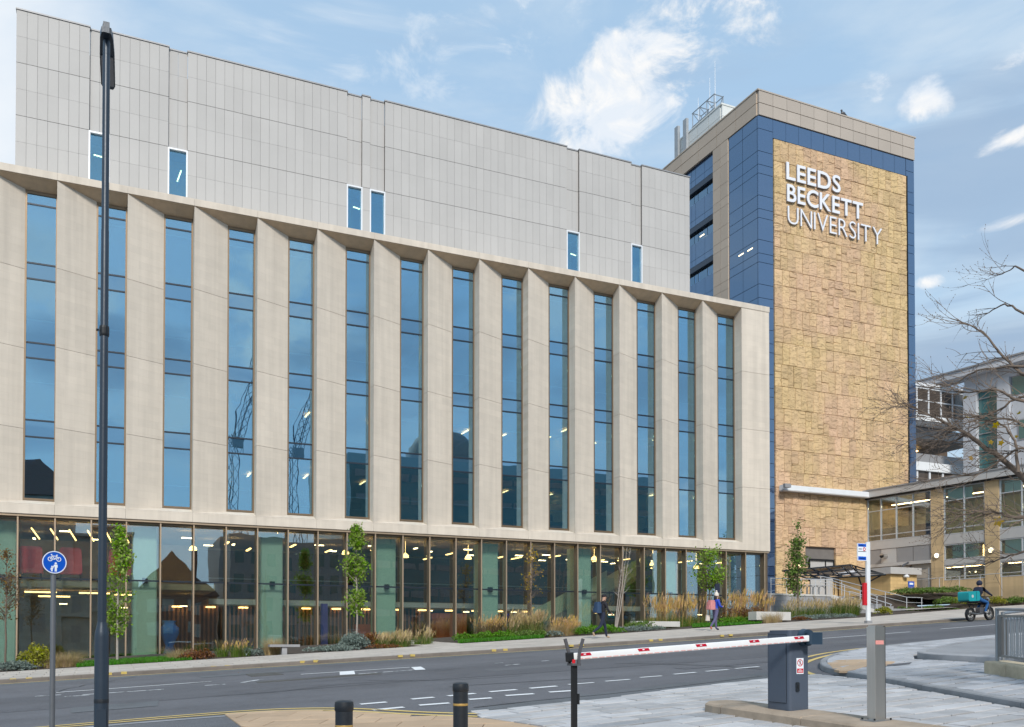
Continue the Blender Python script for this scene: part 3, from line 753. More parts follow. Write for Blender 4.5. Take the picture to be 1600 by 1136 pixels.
# right-hand raised pavement
r_poly = [p for p in offset_poly(rks, .16) if p[0] < 40] + [(20, 2), (34, 8), (40, 20)]
r_poly = [(40, 21.0)] + [p for p in offset_poly(rks, .16) if p[0] < 40] + [(22, 2.2), (40, 10)]
corner_r = sheet('raised_pavement', r_poly, M['mortar'], .085)
kerb_run('kerb_stone', [p for p in RK if p[0] < 45], .15, .12, M['kerbgrey'], corner_r, stone=1.15)
tan_r = [gp(1292, 1036, .12), gp(1304, 1047, .12), gp(1318, 1050, .12), gp(1362, 1040, .12), gp(1385, 1040.5, .12), gp(1400, 1034, .12), gp(1352, 1030.5, .12), gp(1310, 1031.5, .12)]
flags('buff_flag', tan_r, .4, .4, .01, M['tan'], corner_r, .127, rot=R(30))
main_r = [p for p in offset_poly(rks, .16) if p[0] < 30 and p[1] > 5.0] + [(11.5, 4.9), (16.8, 5), (17.0, 13.2), (17.12, 15.42), (18.15, 16.38), (22.45, 18.08), (30, 18.65)]
flags('granite_flag', main_r, .62, .40, .02, M['sett2'], corner_r, .12, gapv=.075, rot=R(6), vary=.3, limit=300, jit=.006)
sheet('asphalt_strip', [gp(1352, 1041, .13), gp(1425, 1034, .13), gp(1422, 1037, .13), gp(1385, 1041, .13)], M['asphalt_new'], .1235, corner_r)
# inner upstand kerb
kerb_run('kerb_stone', [(17.0, 11.0), (17.06, 13.2), (17.18, 15.4), (18.2, 16.3), (22.5, 18.0), (32, 18.7)], .2, .13, M['granite'], corner_r, stone=1.0, zoff=.12, side=-1)
sheet('upper_paving', [(17.2, 11.0), (17.26, 13.2), (17.4, 15.3), (18.3, 16.1), (22.5, 17.8), (32, 18.5), (36, 10), (22, 3)], M['granite'], .24, corner_r)

# ================================================================== library building (limestone front)
lib = thing('university_building', 'long pale limestone building with tall window slots between slanted fins and grey upper storey', 'building', (17, 46.0, 0))
D1, D2, WZ0, WZ1, SZ, CZ = 46.0, 46.73, 6.44, 20.72, 21.05, 21.39
PW = 2.967
def WL(i): return -3.473 + PW * i
def WR(i): return WL(i) + 1.335
I0, I1 = -3, 13
joints = [9.72, 13.40, 17.03]
def fin(i, pts, top, bot):
    """pts (x, y, ztop, zbot) plan outline; cut into storey-high stones with open joints"""
    lv = [None] + joints + [None]
    for a, b in zip(lv, lv[1:]):
        q = []
        for x, y, zt, zb in pts:
            q.append((x, y, zb if a is None else a + .008, zt if b is None else b - .008))
        MB().prismv(q).build('fin_stone', M['stone'], lib)
for i in range(I0 - 1, I1):
    r, l2 = WR(i), WL(i + 1)
    fin(i, [(r, D2 + .12, WZ1, WZ0), (r, D2, WZ1, WZ0), (r, D1 + .002, SZ, 6.2), (l2, D2, WZ1, WZ0), (l2, D2 + .12, WZ1, WZ0)], 0, 0)
XE, XW = 38.6, WR(I0 - 1) - 3
fin(13, [(WR(13), D1 + .9, SZ, 5.75), (WR(13), D1 + .002, SZ, 5.75), (XE, D1 + .002, SZ, 5.75), (XE, D1 + .9, SZ, 5.75)], 0, 0)
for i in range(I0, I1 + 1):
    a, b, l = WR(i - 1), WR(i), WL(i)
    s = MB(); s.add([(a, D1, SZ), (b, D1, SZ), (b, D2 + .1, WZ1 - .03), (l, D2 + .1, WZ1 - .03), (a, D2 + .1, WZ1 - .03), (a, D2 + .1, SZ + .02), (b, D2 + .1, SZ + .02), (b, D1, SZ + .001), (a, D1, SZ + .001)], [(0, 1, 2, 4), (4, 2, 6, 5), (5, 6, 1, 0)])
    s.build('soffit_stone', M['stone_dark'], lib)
    s = MB(); s.add([(a, D1, 6.2), (b, D1, 6.2), (b, D2 + .1, WZ0 + .03), (a, D2 + .1, WZ0 + .03), (a, D2 + .1, 6.0), (b, D2 + .1, 6.0)], [(0, 1, 2, 3), (3, 2, 5, 4), (4, 5, 1, 0)])
    s.build('sill_stone', M['stone'], lib)
    bx('band_stone', M['stone'], lib, a + .004, (b if i < I1 else WR(13)) - .004, D1, D1 + .6, 5.75, 6.195)
for i in range(I0 - 1, I1 + 2):
    a = WR(i - 1) + .003 if i > I0 - 1 else XW
    b = WR(i) - .003 if i <= I1 else XE + .02
    bx('cornice_stone', M['stone'], lib, a, b, D1 - .03, D1 + 3.02, SZ + .004, CZ)
def pane_tilted(m, par, x0, x1, y0, y1, z0, z1, k=.004):
    q = MB().box(x0, x1, y0, y1, z0, z1); a, b = random.uniform(-k, k), random.uniform(-k, k) * .6
    q.v = [(x, y + a * (x - (x0 + x1) / 2) + b * (z - (z0 + z1) / 2), z) for x, y, z in q.v]
    return q.build('pane', m, par)
# windows: bronze frame, glass panes, dark transoms, spandrel panes
spans = [(6.44, 9.38, 'p'), (9.38, 10.15, 's'), (10.15, 13.0, 'p'), (13.0, 13.71, 's'), (13.71, 16.65, 'p'), (16.65, 17.38, 's'), (17.38, 20.1, 'p'), (20.1, 20.72, 'p')]
for i in range(I0, I1 + 1):
    l, r = WL(i), WR(i); fy0, fy1 = D2 + .01, D2 + .15
    f = MB()
    f.box(l, l + .075, fy0, fy1, WZ0, WZ1 - .02).box(r - .075, r, fy0, fy1, WZ0, WZ1 - .02)
    f.box(l + .075, r - .075, fy0, fy1, WZ0 + .02, WZ0 + .12).box(l + .075, r - .075, fy0, fy1, WZ1 - .16, WZ1 - .04)
    w = f.build('window', M['bronze'], lib)
    for z0, z1, k in spans[1:]: bx('transom', M['darkbar'], w, l + .075, r - .075, fy0 + .02, fy1 - .01, z0 - .035, z0 + .035)
    for z0, z1, k in spans:
        lo = z0 + (.12 if z0 == 6.44 else .037); hi = z1 - (.16 if z1 == 20.72 else .037)
        if k == 'p':
            pane_tilted(M['glass_up'], w, l + .077, r - .077, fy0 + .055, fy0 + .075, lo, hi)
        else:
            bx('spandrel_pane', M['spandrel'], w, l + .077, r - .077, fy0 + .055, fy0 + .08, lo, hi)
    # white bars put behind the glass for the pale lines reflected in it
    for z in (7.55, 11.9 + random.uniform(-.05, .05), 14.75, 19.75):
        if random.random() < .75: bx('reflection_bar', M['white'], w, l + .08, r - .08, fy0 + .09, fy0 + .115, z, z + .05)
# floors, partitions and lights inside
for z in (9.5, 13.1, 16.75, 20.5):
    bx('floor_slab', M['int_ceil'], lib, XW + .2, XE - .3, D2 + .35, 58.5, z, z + .5)
bx('floor_slab', M['int_ceil'], lib, XW + .2, XE - .3, D2 - .1, 58.5, 5.8, 6.3)
bx('back_wall', M['int_wall'], lib, XW + .2, XE - .3, 58.5, 58.7, 5.0, 20.5)
for k in range(8):
    u = 1.0 + k * 5.1
    bx('partition', M['int_green'], lib, u, u + .12, 49.5, 58.4, 6.3, 20.4)
for z in (9.42, 13.02, 16.67):
    for k in range(13):
        u = -1.5 + k * 3.05 + random.uniform(-.4, .4)
        for q in range(2 if z < 13.5 else 1):
            if random.random() < (.85 if z < 13.5 else .45):
                v = 48.3 + q * 3.2 + random.uniform(-.3, .6)
                bx('ceiling_light', M['office_lamp'], lib, u, u + .09, v, v + 1.2, z - .04, z)
# desks and shelving glimpsed on the lowest office floor
for k in range(9):
    u = 5 + k * 3.6 + random.uniform(-.6, .6)
    bx('desk', M['int_dark'] if k % 3 else M['redwood'], lib, u, u + 1.5, 47.7, 48.4, 6.3, 7.05)
    bx('screen', M['black'], lib, u + .3, u + .85, 48.0, 48.04, 7.15, 7.5)
# shell
bx('end_wall', M['stone'], lib, XE - .3, XE - .005, D1 + .92, 66, 5.76, SZ - .01)
bx('end_wall', M['stone'], lib, XW, XW + .19, D1 + .9, 66, -2.5, SZ - .01)
bx('rear_wall', M['panel'], lib, XW + .2, XE - .31, 65.6, 66, -2.5, 20.9)
bx('roof_deck', M['concrete'], lib, XW, XE, D1 + 3.03, 66, 21.0, 21.3)
bx('parapet_side', M['stone'], lib, XE - .4, XE + .02, D1 + 3.03, 66, 21.31, 21.6)
# right pier return down to the ground
bx('corner_post', M['bronze'], lib, 38.28, 38.5, 46.15, 46.6, .9, 5.74)
# ---- shopfront at street level
GZ = 46.55
bx('head_trim', M['bronze_lt'], lib, XW, 38.58, D1 + .06, D1 + .2, 5.64, 5.745)
bx('shopfront_soffit', M['bronze'], lib, XW, 38.5, D1 + .21, GZ + .1, 5.55, 5.74)
mu = [-3.61 + 1.495 * k for k in range(-6, 29)]
for u in mu:
    zb = zg(u, 46) - .15
    bx('mullion', M['bronze_lt'], lib, u - .032, u + .032, D1 + .10, D1 + .135, zb, 5.638)
    bx('mullion_fin', M['bronze'], lib, u - .028, u + .028, D1 + .136, GZ - .012, zb, 5.548)  # same bronze made darker than the front; side shading put into colour
for a, b in zip(mu, mu[1:]):
    zb = zg(a, 46) - .1
    pane_tilted(M['glass_low'], lib, a + .03, b - .03, GZ, GZ + .02, 2.94, 5.54, .006)
    pane_tilted(M['glass_low'], lib, a + .03, b - .03, GZ, GZ + .02, zb, 2.86, .006)
    bx('transom', M['darkbar'], lib, a + .03, b - .03, GZ - .01, GZ + .05, 2.862, 2.938)
    bx('base_trim', M['bronze'], lib, a + .03, b - .03, GZ - .02, GZ + .06, zb - .1, zb + .12)
for k in range(7):                                                      # round-edged green columns, every fourth mullion
    u = 1.72 + k * 5.98 - 5.98
    c = MB(); c.prism([(u - .56, 47.1), (u - .5, 47.03), (u + .5, 47.03), (u + .56, 47.1), (u + .56, 48.0), (u - .56, 48.0)], -2, 5.5)
    c.build('column', M['green_col'], lib)
    bx('beam_clip', M['black'], lib, u - .12, u + .12, 46.8, 47.02, 2.8, 3.05)
bx('ground_floor', M['int_floor'], lib, XW + .3, XE - .4, 46.7, 60, -1.5, -1.0)
st = MB().prismv([(8, 46.7, -1.2, -.55), (38.1, 46.7, -1.2, 1.15), (38.1, 60, -1.2, 1.15), (8, 60, -1.2, -.55)]); st.build('ground_floor', M['int_floor'], lib)
bx('rear_partition', M['int_wall'], lib, XW + .3, 4.5, 55, 55.2, -1, 5.5)
bx('rear_partition', M['int_dark'], lib, 4.6, XE - .4, 57, 57.2, -1, 5.5)
mz = bx('mezzanine_slab', M['int_ceil'], lib, XW + .3, 5.0, 47.5, 55, 2.55, 2.85)
bx('mezzanine_slab', M['int_ceil'], lib, 5.0, 33.5, 50.6, 57, 1.95, 2.3)
bx('mezzanine_edge', M['whiteframe'], lib, 5.0, 33.5, 50.55, 50.59, 2.0, 2.28)
for k in range(70):
    u = 5.1 + k * .4
    bx('balustrade_bar', M['black'], lib, u, u + .03, 50.62, 50.65, 2.3, 3.35)
bx('balustrade_rail', M['steel'], lib, 5, 33.4, 50.6, 50.67, 3.36, 3.42)
for k in range(66):                                                     # timber slat wall under the mezzanine
    u = 2.6 + k * .22
    bx('timber_slat', M['timber'], lib, u, u + .1, 51.2, 51.32, -.9, 1.94)
bx('slat_backing', M['int_dark'], lib, 2.5, 17.5, 51.34, 51.4, -.9, 1.94)
bx('counter', M['redwood'], lib, 17.4, 19.3, 49.6, 50.4, -.3, 1.65)
bx('counter', M['redwood'], lib, 13.0, 15.2, 50.9, 51.1, -.3, 1.0)
bx('totem_panel', M['purple'], lib, 10.6, 10.95, 48.8, 49.0, -.6, 2.05)
# glazed stair at the east end: sloping green balustrades
for a, z0, b, z1, v in ((21.5, -.1, 28.5, 3.4, 49.2), (24.5, .6, 31.5, 4.3, 50.6)):
    s = MB(); s.prism([(a, z0), (b, z1), (b, z1 + 1.05), (a, z0 + 1.05)], 0, .03, 0, Fr((0, v, 0), (1, 0, 0), (0, 0, 1))); s.build('stair_balustrade', M['int_green'], lib)
    s = MB(); s.prism([(a, z0 - .35), (b, z1 - .35), (b, z1 - .02), (a, z0 - .02)], -1.5, -.05, 0, Fr((0, v, 0), (1, 0, 0), (0, 0, 1))); s.build('stair_flight', M['campbeige'], lib)
# pendants and strip lights behind the shopfront
for k in range(26):
    u = 4.3 + k * 1.28 + random.uniform(-.3, .3); v = random.uniform(48.0, 50.2); z = 4.9 + random.uniform(-.15, .2)
    if k % 3 == 0:
        p = MB().lathe([(.2, z - .02), (.2, z + .03), (.17, z + .12), (.09, z + .2), (.03, z + .24)], (u, v, 0), 12).tube([(u, v, z + .2), (u, v, 5.75)], .012, 4)
        p.build('pendant_lamp', M['lamp'], lib, smooth=40)
    else:
        bx('strip_light', M['lamp'], lib, u - .05, u + .05, v - .7, v + .7, z + .05, z + .1)
for k in range(6):
    u = -3.2 + k * .8
    MB().tube([(u, 48.2, 5.35), (u + .25, 49.6, 5.0)], .035, 6).build('strip_light', M['lamp'], lib)
for u0, u1, z in ((-3.6, -2.2, 2.4), (-3.0, -1.6, 2.2), (-1.2, .2, 2.4), (.4, 1.6, 2.35)):
    bx('strip_light', M['lamp'], lib, u0, u1, 50.0, 50.12, z, z + .07)
for k in range(16):
    u = 3.2 + k * 1.7; bx('downlight', M['lamp'], lib, u, u + .5, 51, 51.1, 1.82, 1.9)
for k in range(30):
    u = -3.5 + k * 1.42; v = random.uniform(49.5, 54.5); w_ = random.choice((.12, .5)); d_ = .62 - w_
    bx('ceiling_light', M['ceil_lamp'], lib, u, u + w_, v, v + d_, 5.40, 5.45)
    if k % 2: bx('ceiling_light', M['ceil_lamp'], lib, u, u + .35, v + .6, v + .75, 1.86, 1.9)
bx('exit_light', M['green_col'], lib, 29.6, 29.9, 47.4, 47.45, .9, 1.05)
# ---- penthouse storey: narrow cladding panels with recessed window slots
PX0, PX1, PV, PT, PH = -4.09, 34.65, 49.0, 30.33, 1.276
cw = .4567; slots = [(7, 9), (15, 17), (35.2, 37.05), (38.05, 39.9), (65.05, 66.95), (75.1, 76.85)]
pieces = []
edges = set()
for a, b in slots: edges |= {a, b}
cuts = [c for c in range(86) if not any(abs(c - e) < .35 and abs(c - e) > 1e-6 for e in edges)]
cuts = sorted(set(cuts) | edges); cuts = [c for c in cuts if c < 84.6] + [(PX1 - PX0) / cw]
for a, b in zip(cuts, cuts[1:]):
    mid = (a + b) / 2; slot = any(s0 < mid < s1 for s0, s1 in slots)
    for r in range(7):
        zt, zb = PT - r * PH, PT - (r + 1) * PH
        if slot and zt <= 25.3: continue
        if slot and zb < 25.15: zb = 25.2
        g = .012 if r % 2 == 0 else .004; g2 = .004 if r % 2 == 0 else .012
        y = PV + (.14 if slot else 0)
        x0, x1 = PX0 + a * cw + .005, PX0 + b * cw - .005
        m2 = MB().box(x0, x1, y, y + .05, zb + g2, zt - g)
        pieces.append(((x0, y, zb), m2, 1 / (1 + abs(x0 + 4) * .01) - (1 if zt < 22.6 else 0)))
emit_pieces('cladding_panel', pieces, M['panel'], lib)
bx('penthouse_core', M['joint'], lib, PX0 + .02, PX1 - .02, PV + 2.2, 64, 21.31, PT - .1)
bx('penthouse_side', M['panel'], lib, PX1 - .018, PX1, PV + .05, 64, 21.31, PT)
bx('penthouse_side', M['panel'], lib, PX0, PX0 + .018, PV + .05, 64, 21.31, PT)
prev = 0
for a, b in slots + [((PX1 - PX0) / cw, None)]:
    bx('coping', M['campgrey'], lib, PX0 + prev * cw - .03, PX0 + a * cw + .03, PV - .04, PV + .4, PT + .005, PT + .075)
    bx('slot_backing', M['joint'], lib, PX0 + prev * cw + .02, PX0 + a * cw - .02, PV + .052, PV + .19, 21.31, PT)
    if b is not None: bx('coping', M['campgrey'], lib, PX0 + a * cw + .04, PX0 + b * cw - .04, PV + .1, PV + .4, PT - .03, PT + .04)
    prev = b
for a, b in slots:
    x0, x1 = PX0 + a * cw, PX0 + b * cw
    f = MB().box(x0 - .02, x0 + .05, PV - .02, PV + .16, 21.4, 25.12).box(x1 - .05, x1 + .02, PV - .02, PV + .16, 21.4, 25.12).box(x0 - .02, x1 + .02, PV - .02, PV + .16, 25.122, 25.2)
    w = f.build('window', M['whiteframe'], lib)
    bx('pane', M['glass_pent'], w, x0 + .05, x1 - .05, PV + .12, PV + .14, 21.4, 25.12)
    bx('room_back', M['int_wall'], w, x0 - .5, x1 + .5, PV + 2.0, PV + 2.05, 21.4, 25.5)
for px, py, l in ((150, 244, .5), (280, 275, .7), (554, 325, .3), (893, 398, .3)):
    p = at_v(px, py, PV + .9); MB().tube([p - Vector((.1, .1, l / 2 if py == 275 else .0)), p + Vector((.1, .1, l / 2)) if py == 275 else p + Vector((l, 0, 0))], .035, 6).build('strip_light', M['office_lamp'], lib)
ra = MB()
for x0 in (1.0, 1.6):
    ra.tube([(x0, 51, PT + .0), (x0, 51, PT + .75)], .02, 5)
ra.tube([(.6, 51, PT + .75), (2.3, 51, PT + .75)], .025, 5).build('roof_rail', M['steel'], lib)

# ================================================================== tower with the stone end wall
tow = thing('tower_block', 'tall tower with blue edges and a golden rough stone wall carrying white lettering', 'tower', (58, 60, 3))
TL, TR, TV, TT, TC = 49.3, 67.0, 60.0, 46.0, 43.85
SLT, SRT, STT = 50.85, 65.95, 42.2
bx('core', M['joint'], tow, TL + 2.4, TR - .12, TV + .12, 84, 2, TT - .3)
# rough stone slabs
pieces = []; zz = STT - .03; row = 0
while zz > 2.2:
    h = random.choice((1.35, 1.6, 1.85)); x = SLT + .02
    while x < SRT - .02:
        w = random.choice((.62, .72, .8, .9)); w = min(w, SRT - .02 - x)
        if SRT - .02 - (x + w) < .35: w = SRT - .02 - x
        splits = [(zz - h, zz)]
        if random.random() < .3: c = zz - h * random.uniform(.3, .7); splits = [(zz - h, c), (c, zz)]
        for z0, z1 in splits:
            mz0 = max(z0, 2.0)
            if 54.4 < x + w / 2 < 57.2 and mz0 < 7.0: continue
            d = random.uniform(0, .035); tl = [random.uniform(-.018, .018) for _ in range(4)]
            a, b, c0, c1 = x + .008, x + w - .008, mz0 + .009, z1 - .009; y = TV - .12 - d
            m2 = MB(); e = .03
            m2.v = [(a, TV + .1, c0), (b, TV + .1, c0), (b, TV + .1, c1), (a, TV + .1, c1), (a, y + .03, c0), (b, y + .03, c0), (b, y + .03, c1), (a, y + .03, c1),
                    (a + e, y + tl[0], c0 + e), (b - e, y + tl[1], c0 + e), (b - e, y + tl[2], c1 - e), (a + e, y + tl[3], c1 - e)]
            for p in (0, 4): m2.f += [(p + i, p + (i + 1) % 4, p + 4 + (i + 1) % 4, p + 4 + i) for i in range(4)]
            m2.f += [(8, 9, 10, 11)]; m2.mi = [0] * 9
            pieces.append(((a, y, c0), m2, (1 if c0 > 6 else 0) + area([(a, c0), (b, c0), (b, c1), (a, c1)])))
        x += w
    zz -= h
emit_pieces('stone_slab', pieces, M['riven'], tow)
# blue border: panels following the storey joints
FH = 3.72; zj = []
for n in range(12): zj += [40.86 - FH * n, 39.73 - FH * n, 38.98 - FH * n]
zj = [TC - .02, 42.75] + [z for z in zj if z > 2.5] + [2.2]
for a, b in zip(zj, zj[1:]):
    bx('blue_panel', M['bluepanel'], tow, SRT + .065, TR, TV - .02, TV + .1, b + .02, a - .02)
    bx('blue_panel', M['bluepanel'], tow, TL, SLT - .03, TV - .02, TV + .1, b + .02, a - .02)
    bx('blue_panel', M['bluepanel'], tow, TR - .1, TR + .02, TV + .102, TV + 3, b + .02, a - .02)
n = 11
for k in range(n):
    a = SLT - .02 + (SRT - SLT + .04) * k / n; b = SLT - .02 + (SRT - SLT + .04) * (k + 1) / n
    bx('blue_panel', M['bluepanel'], tow, a + .012, b - .012, TV - .02, TV + .1, STT + .05, TC - .03)
bx('black_trim', M['black'], tow, SLT - .04, SRT + .04, TV - .06, TV + .1, STT - .02, STT + .045)  # black metal trim edging the stone wall
bx('black_trim', M['black'], tow, SRT - .015, SRT + .06, TV - .2, TV + .1, 2.2, STT - .025)
# cap: two courses of beige panels right round
n = 12
for k in range(n):
    a = TL + (TR - TL) * k / n; b = TL + (TR - TL) * (k + 1) / n
    for z0, z1 in ((TC, 44.85), (44.88, TT - .12)):
        bx('cap_panel', M['beige_f'], tow, a + .014, b - .014, TV - .12, TV + .1, z0 + .012, z1 - .012)
for k in range(9):
    a, b = TV + .102 + 2.7 * k, TV + .1 + 2.7 * (k + 1)
    for z0, z1 in ((TC, 44.85), (44.88, TT - .12)):
        bx('cap_panel', M['beige'], tow, TL - .1, TL + .1, a + .014, b - .014, z0 + .012, z1 - .012)
        bx('cap_panel', M['beige'], tow, TR - .1, TR + .1, a + .014, b - .014, z0 + .012, z1 - .012)
bx('cap_coping', M['beige_f'], tow, TL - .14, TR + .14, TV - .16, TV + .3, TT - .115, TT)
bx('cap_coping', M['beige'], tow, TL - .14, TL + .3, TV + .302, 84.4, TT - .115, TT)
bx('roof_deck', M['concrete'], tow, TL + .2, TR - .2, TV + .2, 84, TT - .5, TT - .25)
# west face: blue corner bay, beige piers, recessed blue bays with dark strips
ys = [TV + .102, 62.0, 63.85]
for a, b in zip(zj[:1] + zj[1:], zj[1:]):
    for y0, y1 in zip(ys, ys[1:]):
        bx('blue_panel', M['bluepanel'], tow, TL - .02, TL + .1, y0 + .02, y1 - .02, b + .02, a - .02)
for y0 in (63.9, 71.9, 79.9):
    z = TC - .02; k = 0
    while z > 4:
        h = (1.25, .75, 1.7)[k % 3]
        for c in (0, 1):
            bx('pier_panel', M['beige'], tow, TL - .1, TL + .1, y0 + c * 1.08 + .012, y0 + c * 1.08 + 1.06, z - h + .012, z - .012)
        z -= h; k += 1
for y0, y1 in ((66.1, 71.85), (74.1, 79.85)):
    for n_ in range(10):
        zt = 44.22 - FH * n_
        if zt < 6: break
        ym = [y0 + .05, y0 + 1.5, y0 + 2.9, y0 + 3.5, y1 - .05]
        for a, b in zip(ym, ym[1:]):
            bx('blue_panel', M['bluepanel'], tow, TL + .15, TL + .25, a + .015, b - .015, zt - 2.1, zt - 1.55)
            bx('blue_panel', M['bluepanel'], tow, TL + .15, TL + .25, a + .015, b - .015, zt - 1.52, zt - .02)
            bx('pane', M['glass_tow'], tow, TL + .45, TL + .47, a + .03, b - .03, zt - FH + .02, zt - 2.62)
            bx('room_back', M['int_wall'], tow, TL + 2.0, TL + 2.1, a, b, zt - FH, zt - 2.2)
        bx('dark_strip', M['bluedark'], tow, TL + .16, TL + .5, y0 + .03, y1 - .03, zt - 2.6, zt - 2.12)
        bx('window_rail', M['bluedark'], tow, TL + .3, TL + .5, y0 + .03, y1 - .03, zt - FH - .05, zt - FH + .02)
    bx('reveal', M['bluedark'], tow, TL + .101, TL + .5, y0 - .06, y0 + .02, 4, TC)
for px, py in ((1097, 368), (1158, 398), (1172, 390)):
    rr = ray(px, py); t_ = (TL - .03) / rr[0]; p = Vector((rr[0] * t_, rr[1] * t_, rr[2] * t_))
    bx('lit_fitting', M['lampw'], tow, TL - .045, TL - .022, p.y - .32, p.y + .32, p.z - .035, p.z + .035)
# roof plant
for a, b in ((50.2, 53.2), (53.23, 54.6)):
    for z0, z1 in ((TT - .2, 47.2), (47.23, 48.2)):
        bx('plant_panel', M['plant'], tow, a + .02, b - .02, 66.0, 66.2, z0, z1)
for k in range(4):
    for z0, z1 in ((TT - .2, 47.2), (47.23, 48.2)):
        bx('plant_panel', M['plant'], tow, 50.15, 50.35, 66.22 + k * 1.75, 66.2 + (k + 1) * 1.75 - .03, z0, z1)
bx('plant_roof', M['plant'], tow, 50.1, 54.7, 65.95, 73.3, 48.21, 48.36)
def truss_bar(a, b, r=.045): MB().tube([a, b], r, 5).build('truss_bar', M['steel'], tow)
ty = (67.3, 68.4, 69.5, 70.6)
for y in ty:
    for x in (50.3, 51.3): truss_bar((x, y, 48.36), (x, y, 49.9))
    truss_bar((50.3, y, 49.9), (51.3, y, 49.9))
    if y < 70:
        truss_bar((50.3, y, 48.5), (50.3, y + 1.1, 49.9), .035); truss_bar((51.3, y, 49.9), (51.3, y + 1.1, 48.5), .035)
for x in (50.3, 51.3):
    for z in (48.6, 49.9): truss_bar((x, 67.2, z), (x, 70.7, z))
for y in (71.0, 72.4):
    bx('aerial_panel', M['greyaerial'], tow, 49.85, 50.12, y, y + .55, TT - .3, 49.6)
for y, h in ((67.8, 53.4), (68.6, 52.3), (70.4, 51.4)):
    MB().tube([(50.8, y, 48.36), (50.8, y, h)], [.045, .02], 5).build('mast', M['whiteframe'], tow)
# lettering
fr_t = Fr((0, TV - .17, 0), (1, 0, 0), (0, 0, 1))
def FT(x, z): return Fr((x, TV - .17, z), (1, 0, 0), (0, 0, 1))
LM = [M['letter'], M['letterside']]
lettering('LEEDS', FT(52.0, 38.9), 5.95, 1.47, .11, LM, tow, .014, .085, c0=.05)
lettering('BECKETT', FT(52.06, 37.05), 8.45, 1.47, .11, LM, tow, .014, .075, c0=.05)
lettering('UNIVERSITY', FT(52.12, 35.2), 10.62, 1.47, .11, LM, tow, -.012, .11, c0=.05)
# beam over the lower wall, camera, door
bx('canopy_beam', M['white'], tow, SLT + .3, 61.1, TV - .75, TV - .2, 12.62, 13.02)
bx('canopy_flange', M['campgreylt'], tow, SLT + .3, 61.1, TV - .78, TV - .2, 12.52, 12.615)
bx('security_camera', M['campgrey'], tow, SLT + .0, SLT + .6, TV - 1.3, TV - 1.02, 12.7, 13.0)
d = bx('door', M['campgreylt'], tow, 54.5, 57.1, TV - .02, TV + .05, 2.5, 6.9)
MB().box(54.42, 57.18, TV - .14, TV - .03, 6.9, 7.05).box(57.1, 57.18, TV - .14, TV - .03, 2.5, 6.895).box(54.42, 54.5, TV - .14, TV - .03, 2.5, 6.895).box(56.2, 56.3, TV - .06, TV - .022, 2.5, 6.9).build('door_frame', M['black'], d)
MB().disc(Fr((53.2, TV - .3, 6.4), (1, 0, 0), (0, 0, 1)), .16, 0, .1, 16).build('wall_lamp', M['lampw'], tow)

# ================================================================== terrace, retaining wall, stair, rails
def bank_z(u, v):
    hi = 3.05 + max(0, u - 44) * .05
    if v < 49.5 and u > 44.2 and u < 55.75: return min(hi, 3.2 - max(0, u - 46) * 1.1 / 7.2) if u < 53.2 else 2.15
    if v >= 49.5 or u < 49.1: return hi
    lo = zg(u, 43.5) + .1; t = max(0, min(1, (v - 46.2) / 5.0))
    return lo + (hi - lo) * (t * .9 + .1)
def grid_sheet(name, us_, vs_, m):
    g_ = MB(); w_ = len(us_)
    for v in vs_:
        for u in us_: g_.v.append((u, v, bank_z(u, v)))
    for j in range(len(vs_) - 1):
        for i in range(w_ - 1): g_.f.append((j * w_ + i, j * w_ + i + 1, j * w_ + w_ + i + 1, j * w_ + w_ + i)); g_.mi.append(0)
    return struct(g_.build(name, m, recalc=False))
grid_sheet('terrace', [38.65, 44.09], [46.2, 48.9, 60.5], M['granite'])
grid_sheet('planted_bank', [44.21, 46, 49.0, 53.2, 55.74], [48.96, 51.5], M['soil'])
grid_sheet('planted_bank', [55.76, 60, 66], [48.96, 51.5], M['soil'])
grid_sheet('terrace', [44.1, 49.0, 55, 60, 66], [51.5, 60.5], M['granite'])
grid_sheet('terrace', [55.7, 60, 66, 80], [46.25, 48.95], M['soil'])
front = MB(); k_ = 0
fr_pts = [(50.2, back_edge(50.2) + .02), (56, 43.6), (66, 44.8)]
front.add([(49.6, 42.0, zg(49.6, 42) + .10), (56, 43.6, zg(56, 43.6) + .11), (66, 44.9, zg(66, 44.9) + .11), (80, 46, zg(75, 46) + .11), (80, 46.25, 4.0), (66, 46.25, bank_z(66, 46.25)), (60, 46.25, bank_z(60, 46.25)), (55.7, 46.25, bank_z(55.7, 46.25)), (49.6, 46.3, 2.0)], [tuple(range(9))])
struct(front.build('planting_bank', M['soil']))
sheet('terrace_apron', [(38.3, 39.05), (46, 41.05), (49.6, 42.0), (49.6, 46.3), (38.3, 46.1)], M['soil'], .10)
sheet('stair_landing', [(49.3, 46.35), (49.6, 46.28), (55.75, 46.24), (55.75, 48.64), (49.3, 48.64)], M['slab'], .13)
wall = thing('retaining_wall', 'grey granite retaining wall with a pale coping beside the right end of the limestone building', 'wall', (41, 46, 1))
pieces = []
for j in range(6):
    for i in range(7):
        x0 = 38.62 + i * .8 - (.4 if j % 2 else 0); x1 = x0 + .8; x0 = max(x0, 38.62); x1 = min(x1, 43.6)
        if x1 - x0 < .1: continue
        MB().box(x0 + .005, x1 - .005, 45.98 + random.uniform(0, .008), 46.2, .9 + j * .345 + .005, .9 + (j + 1) * .345 - .005).build('wall_stone', M['granite'], wall)
bx('coping', M['concrete'], wall, 38.55, 43.65, 45.94, 46.3, 2.972, 3.09)
bx('corner_strip', M['campgreylt'], wall, 38.52, 38.615, 45.95, 46.2, .9, 2.97)
stair = thing('outdoor_stair', 'grey stone steps rising to the left between two sloping pale stringers by the bus stop', 'steps', (47, 47.4, 2))
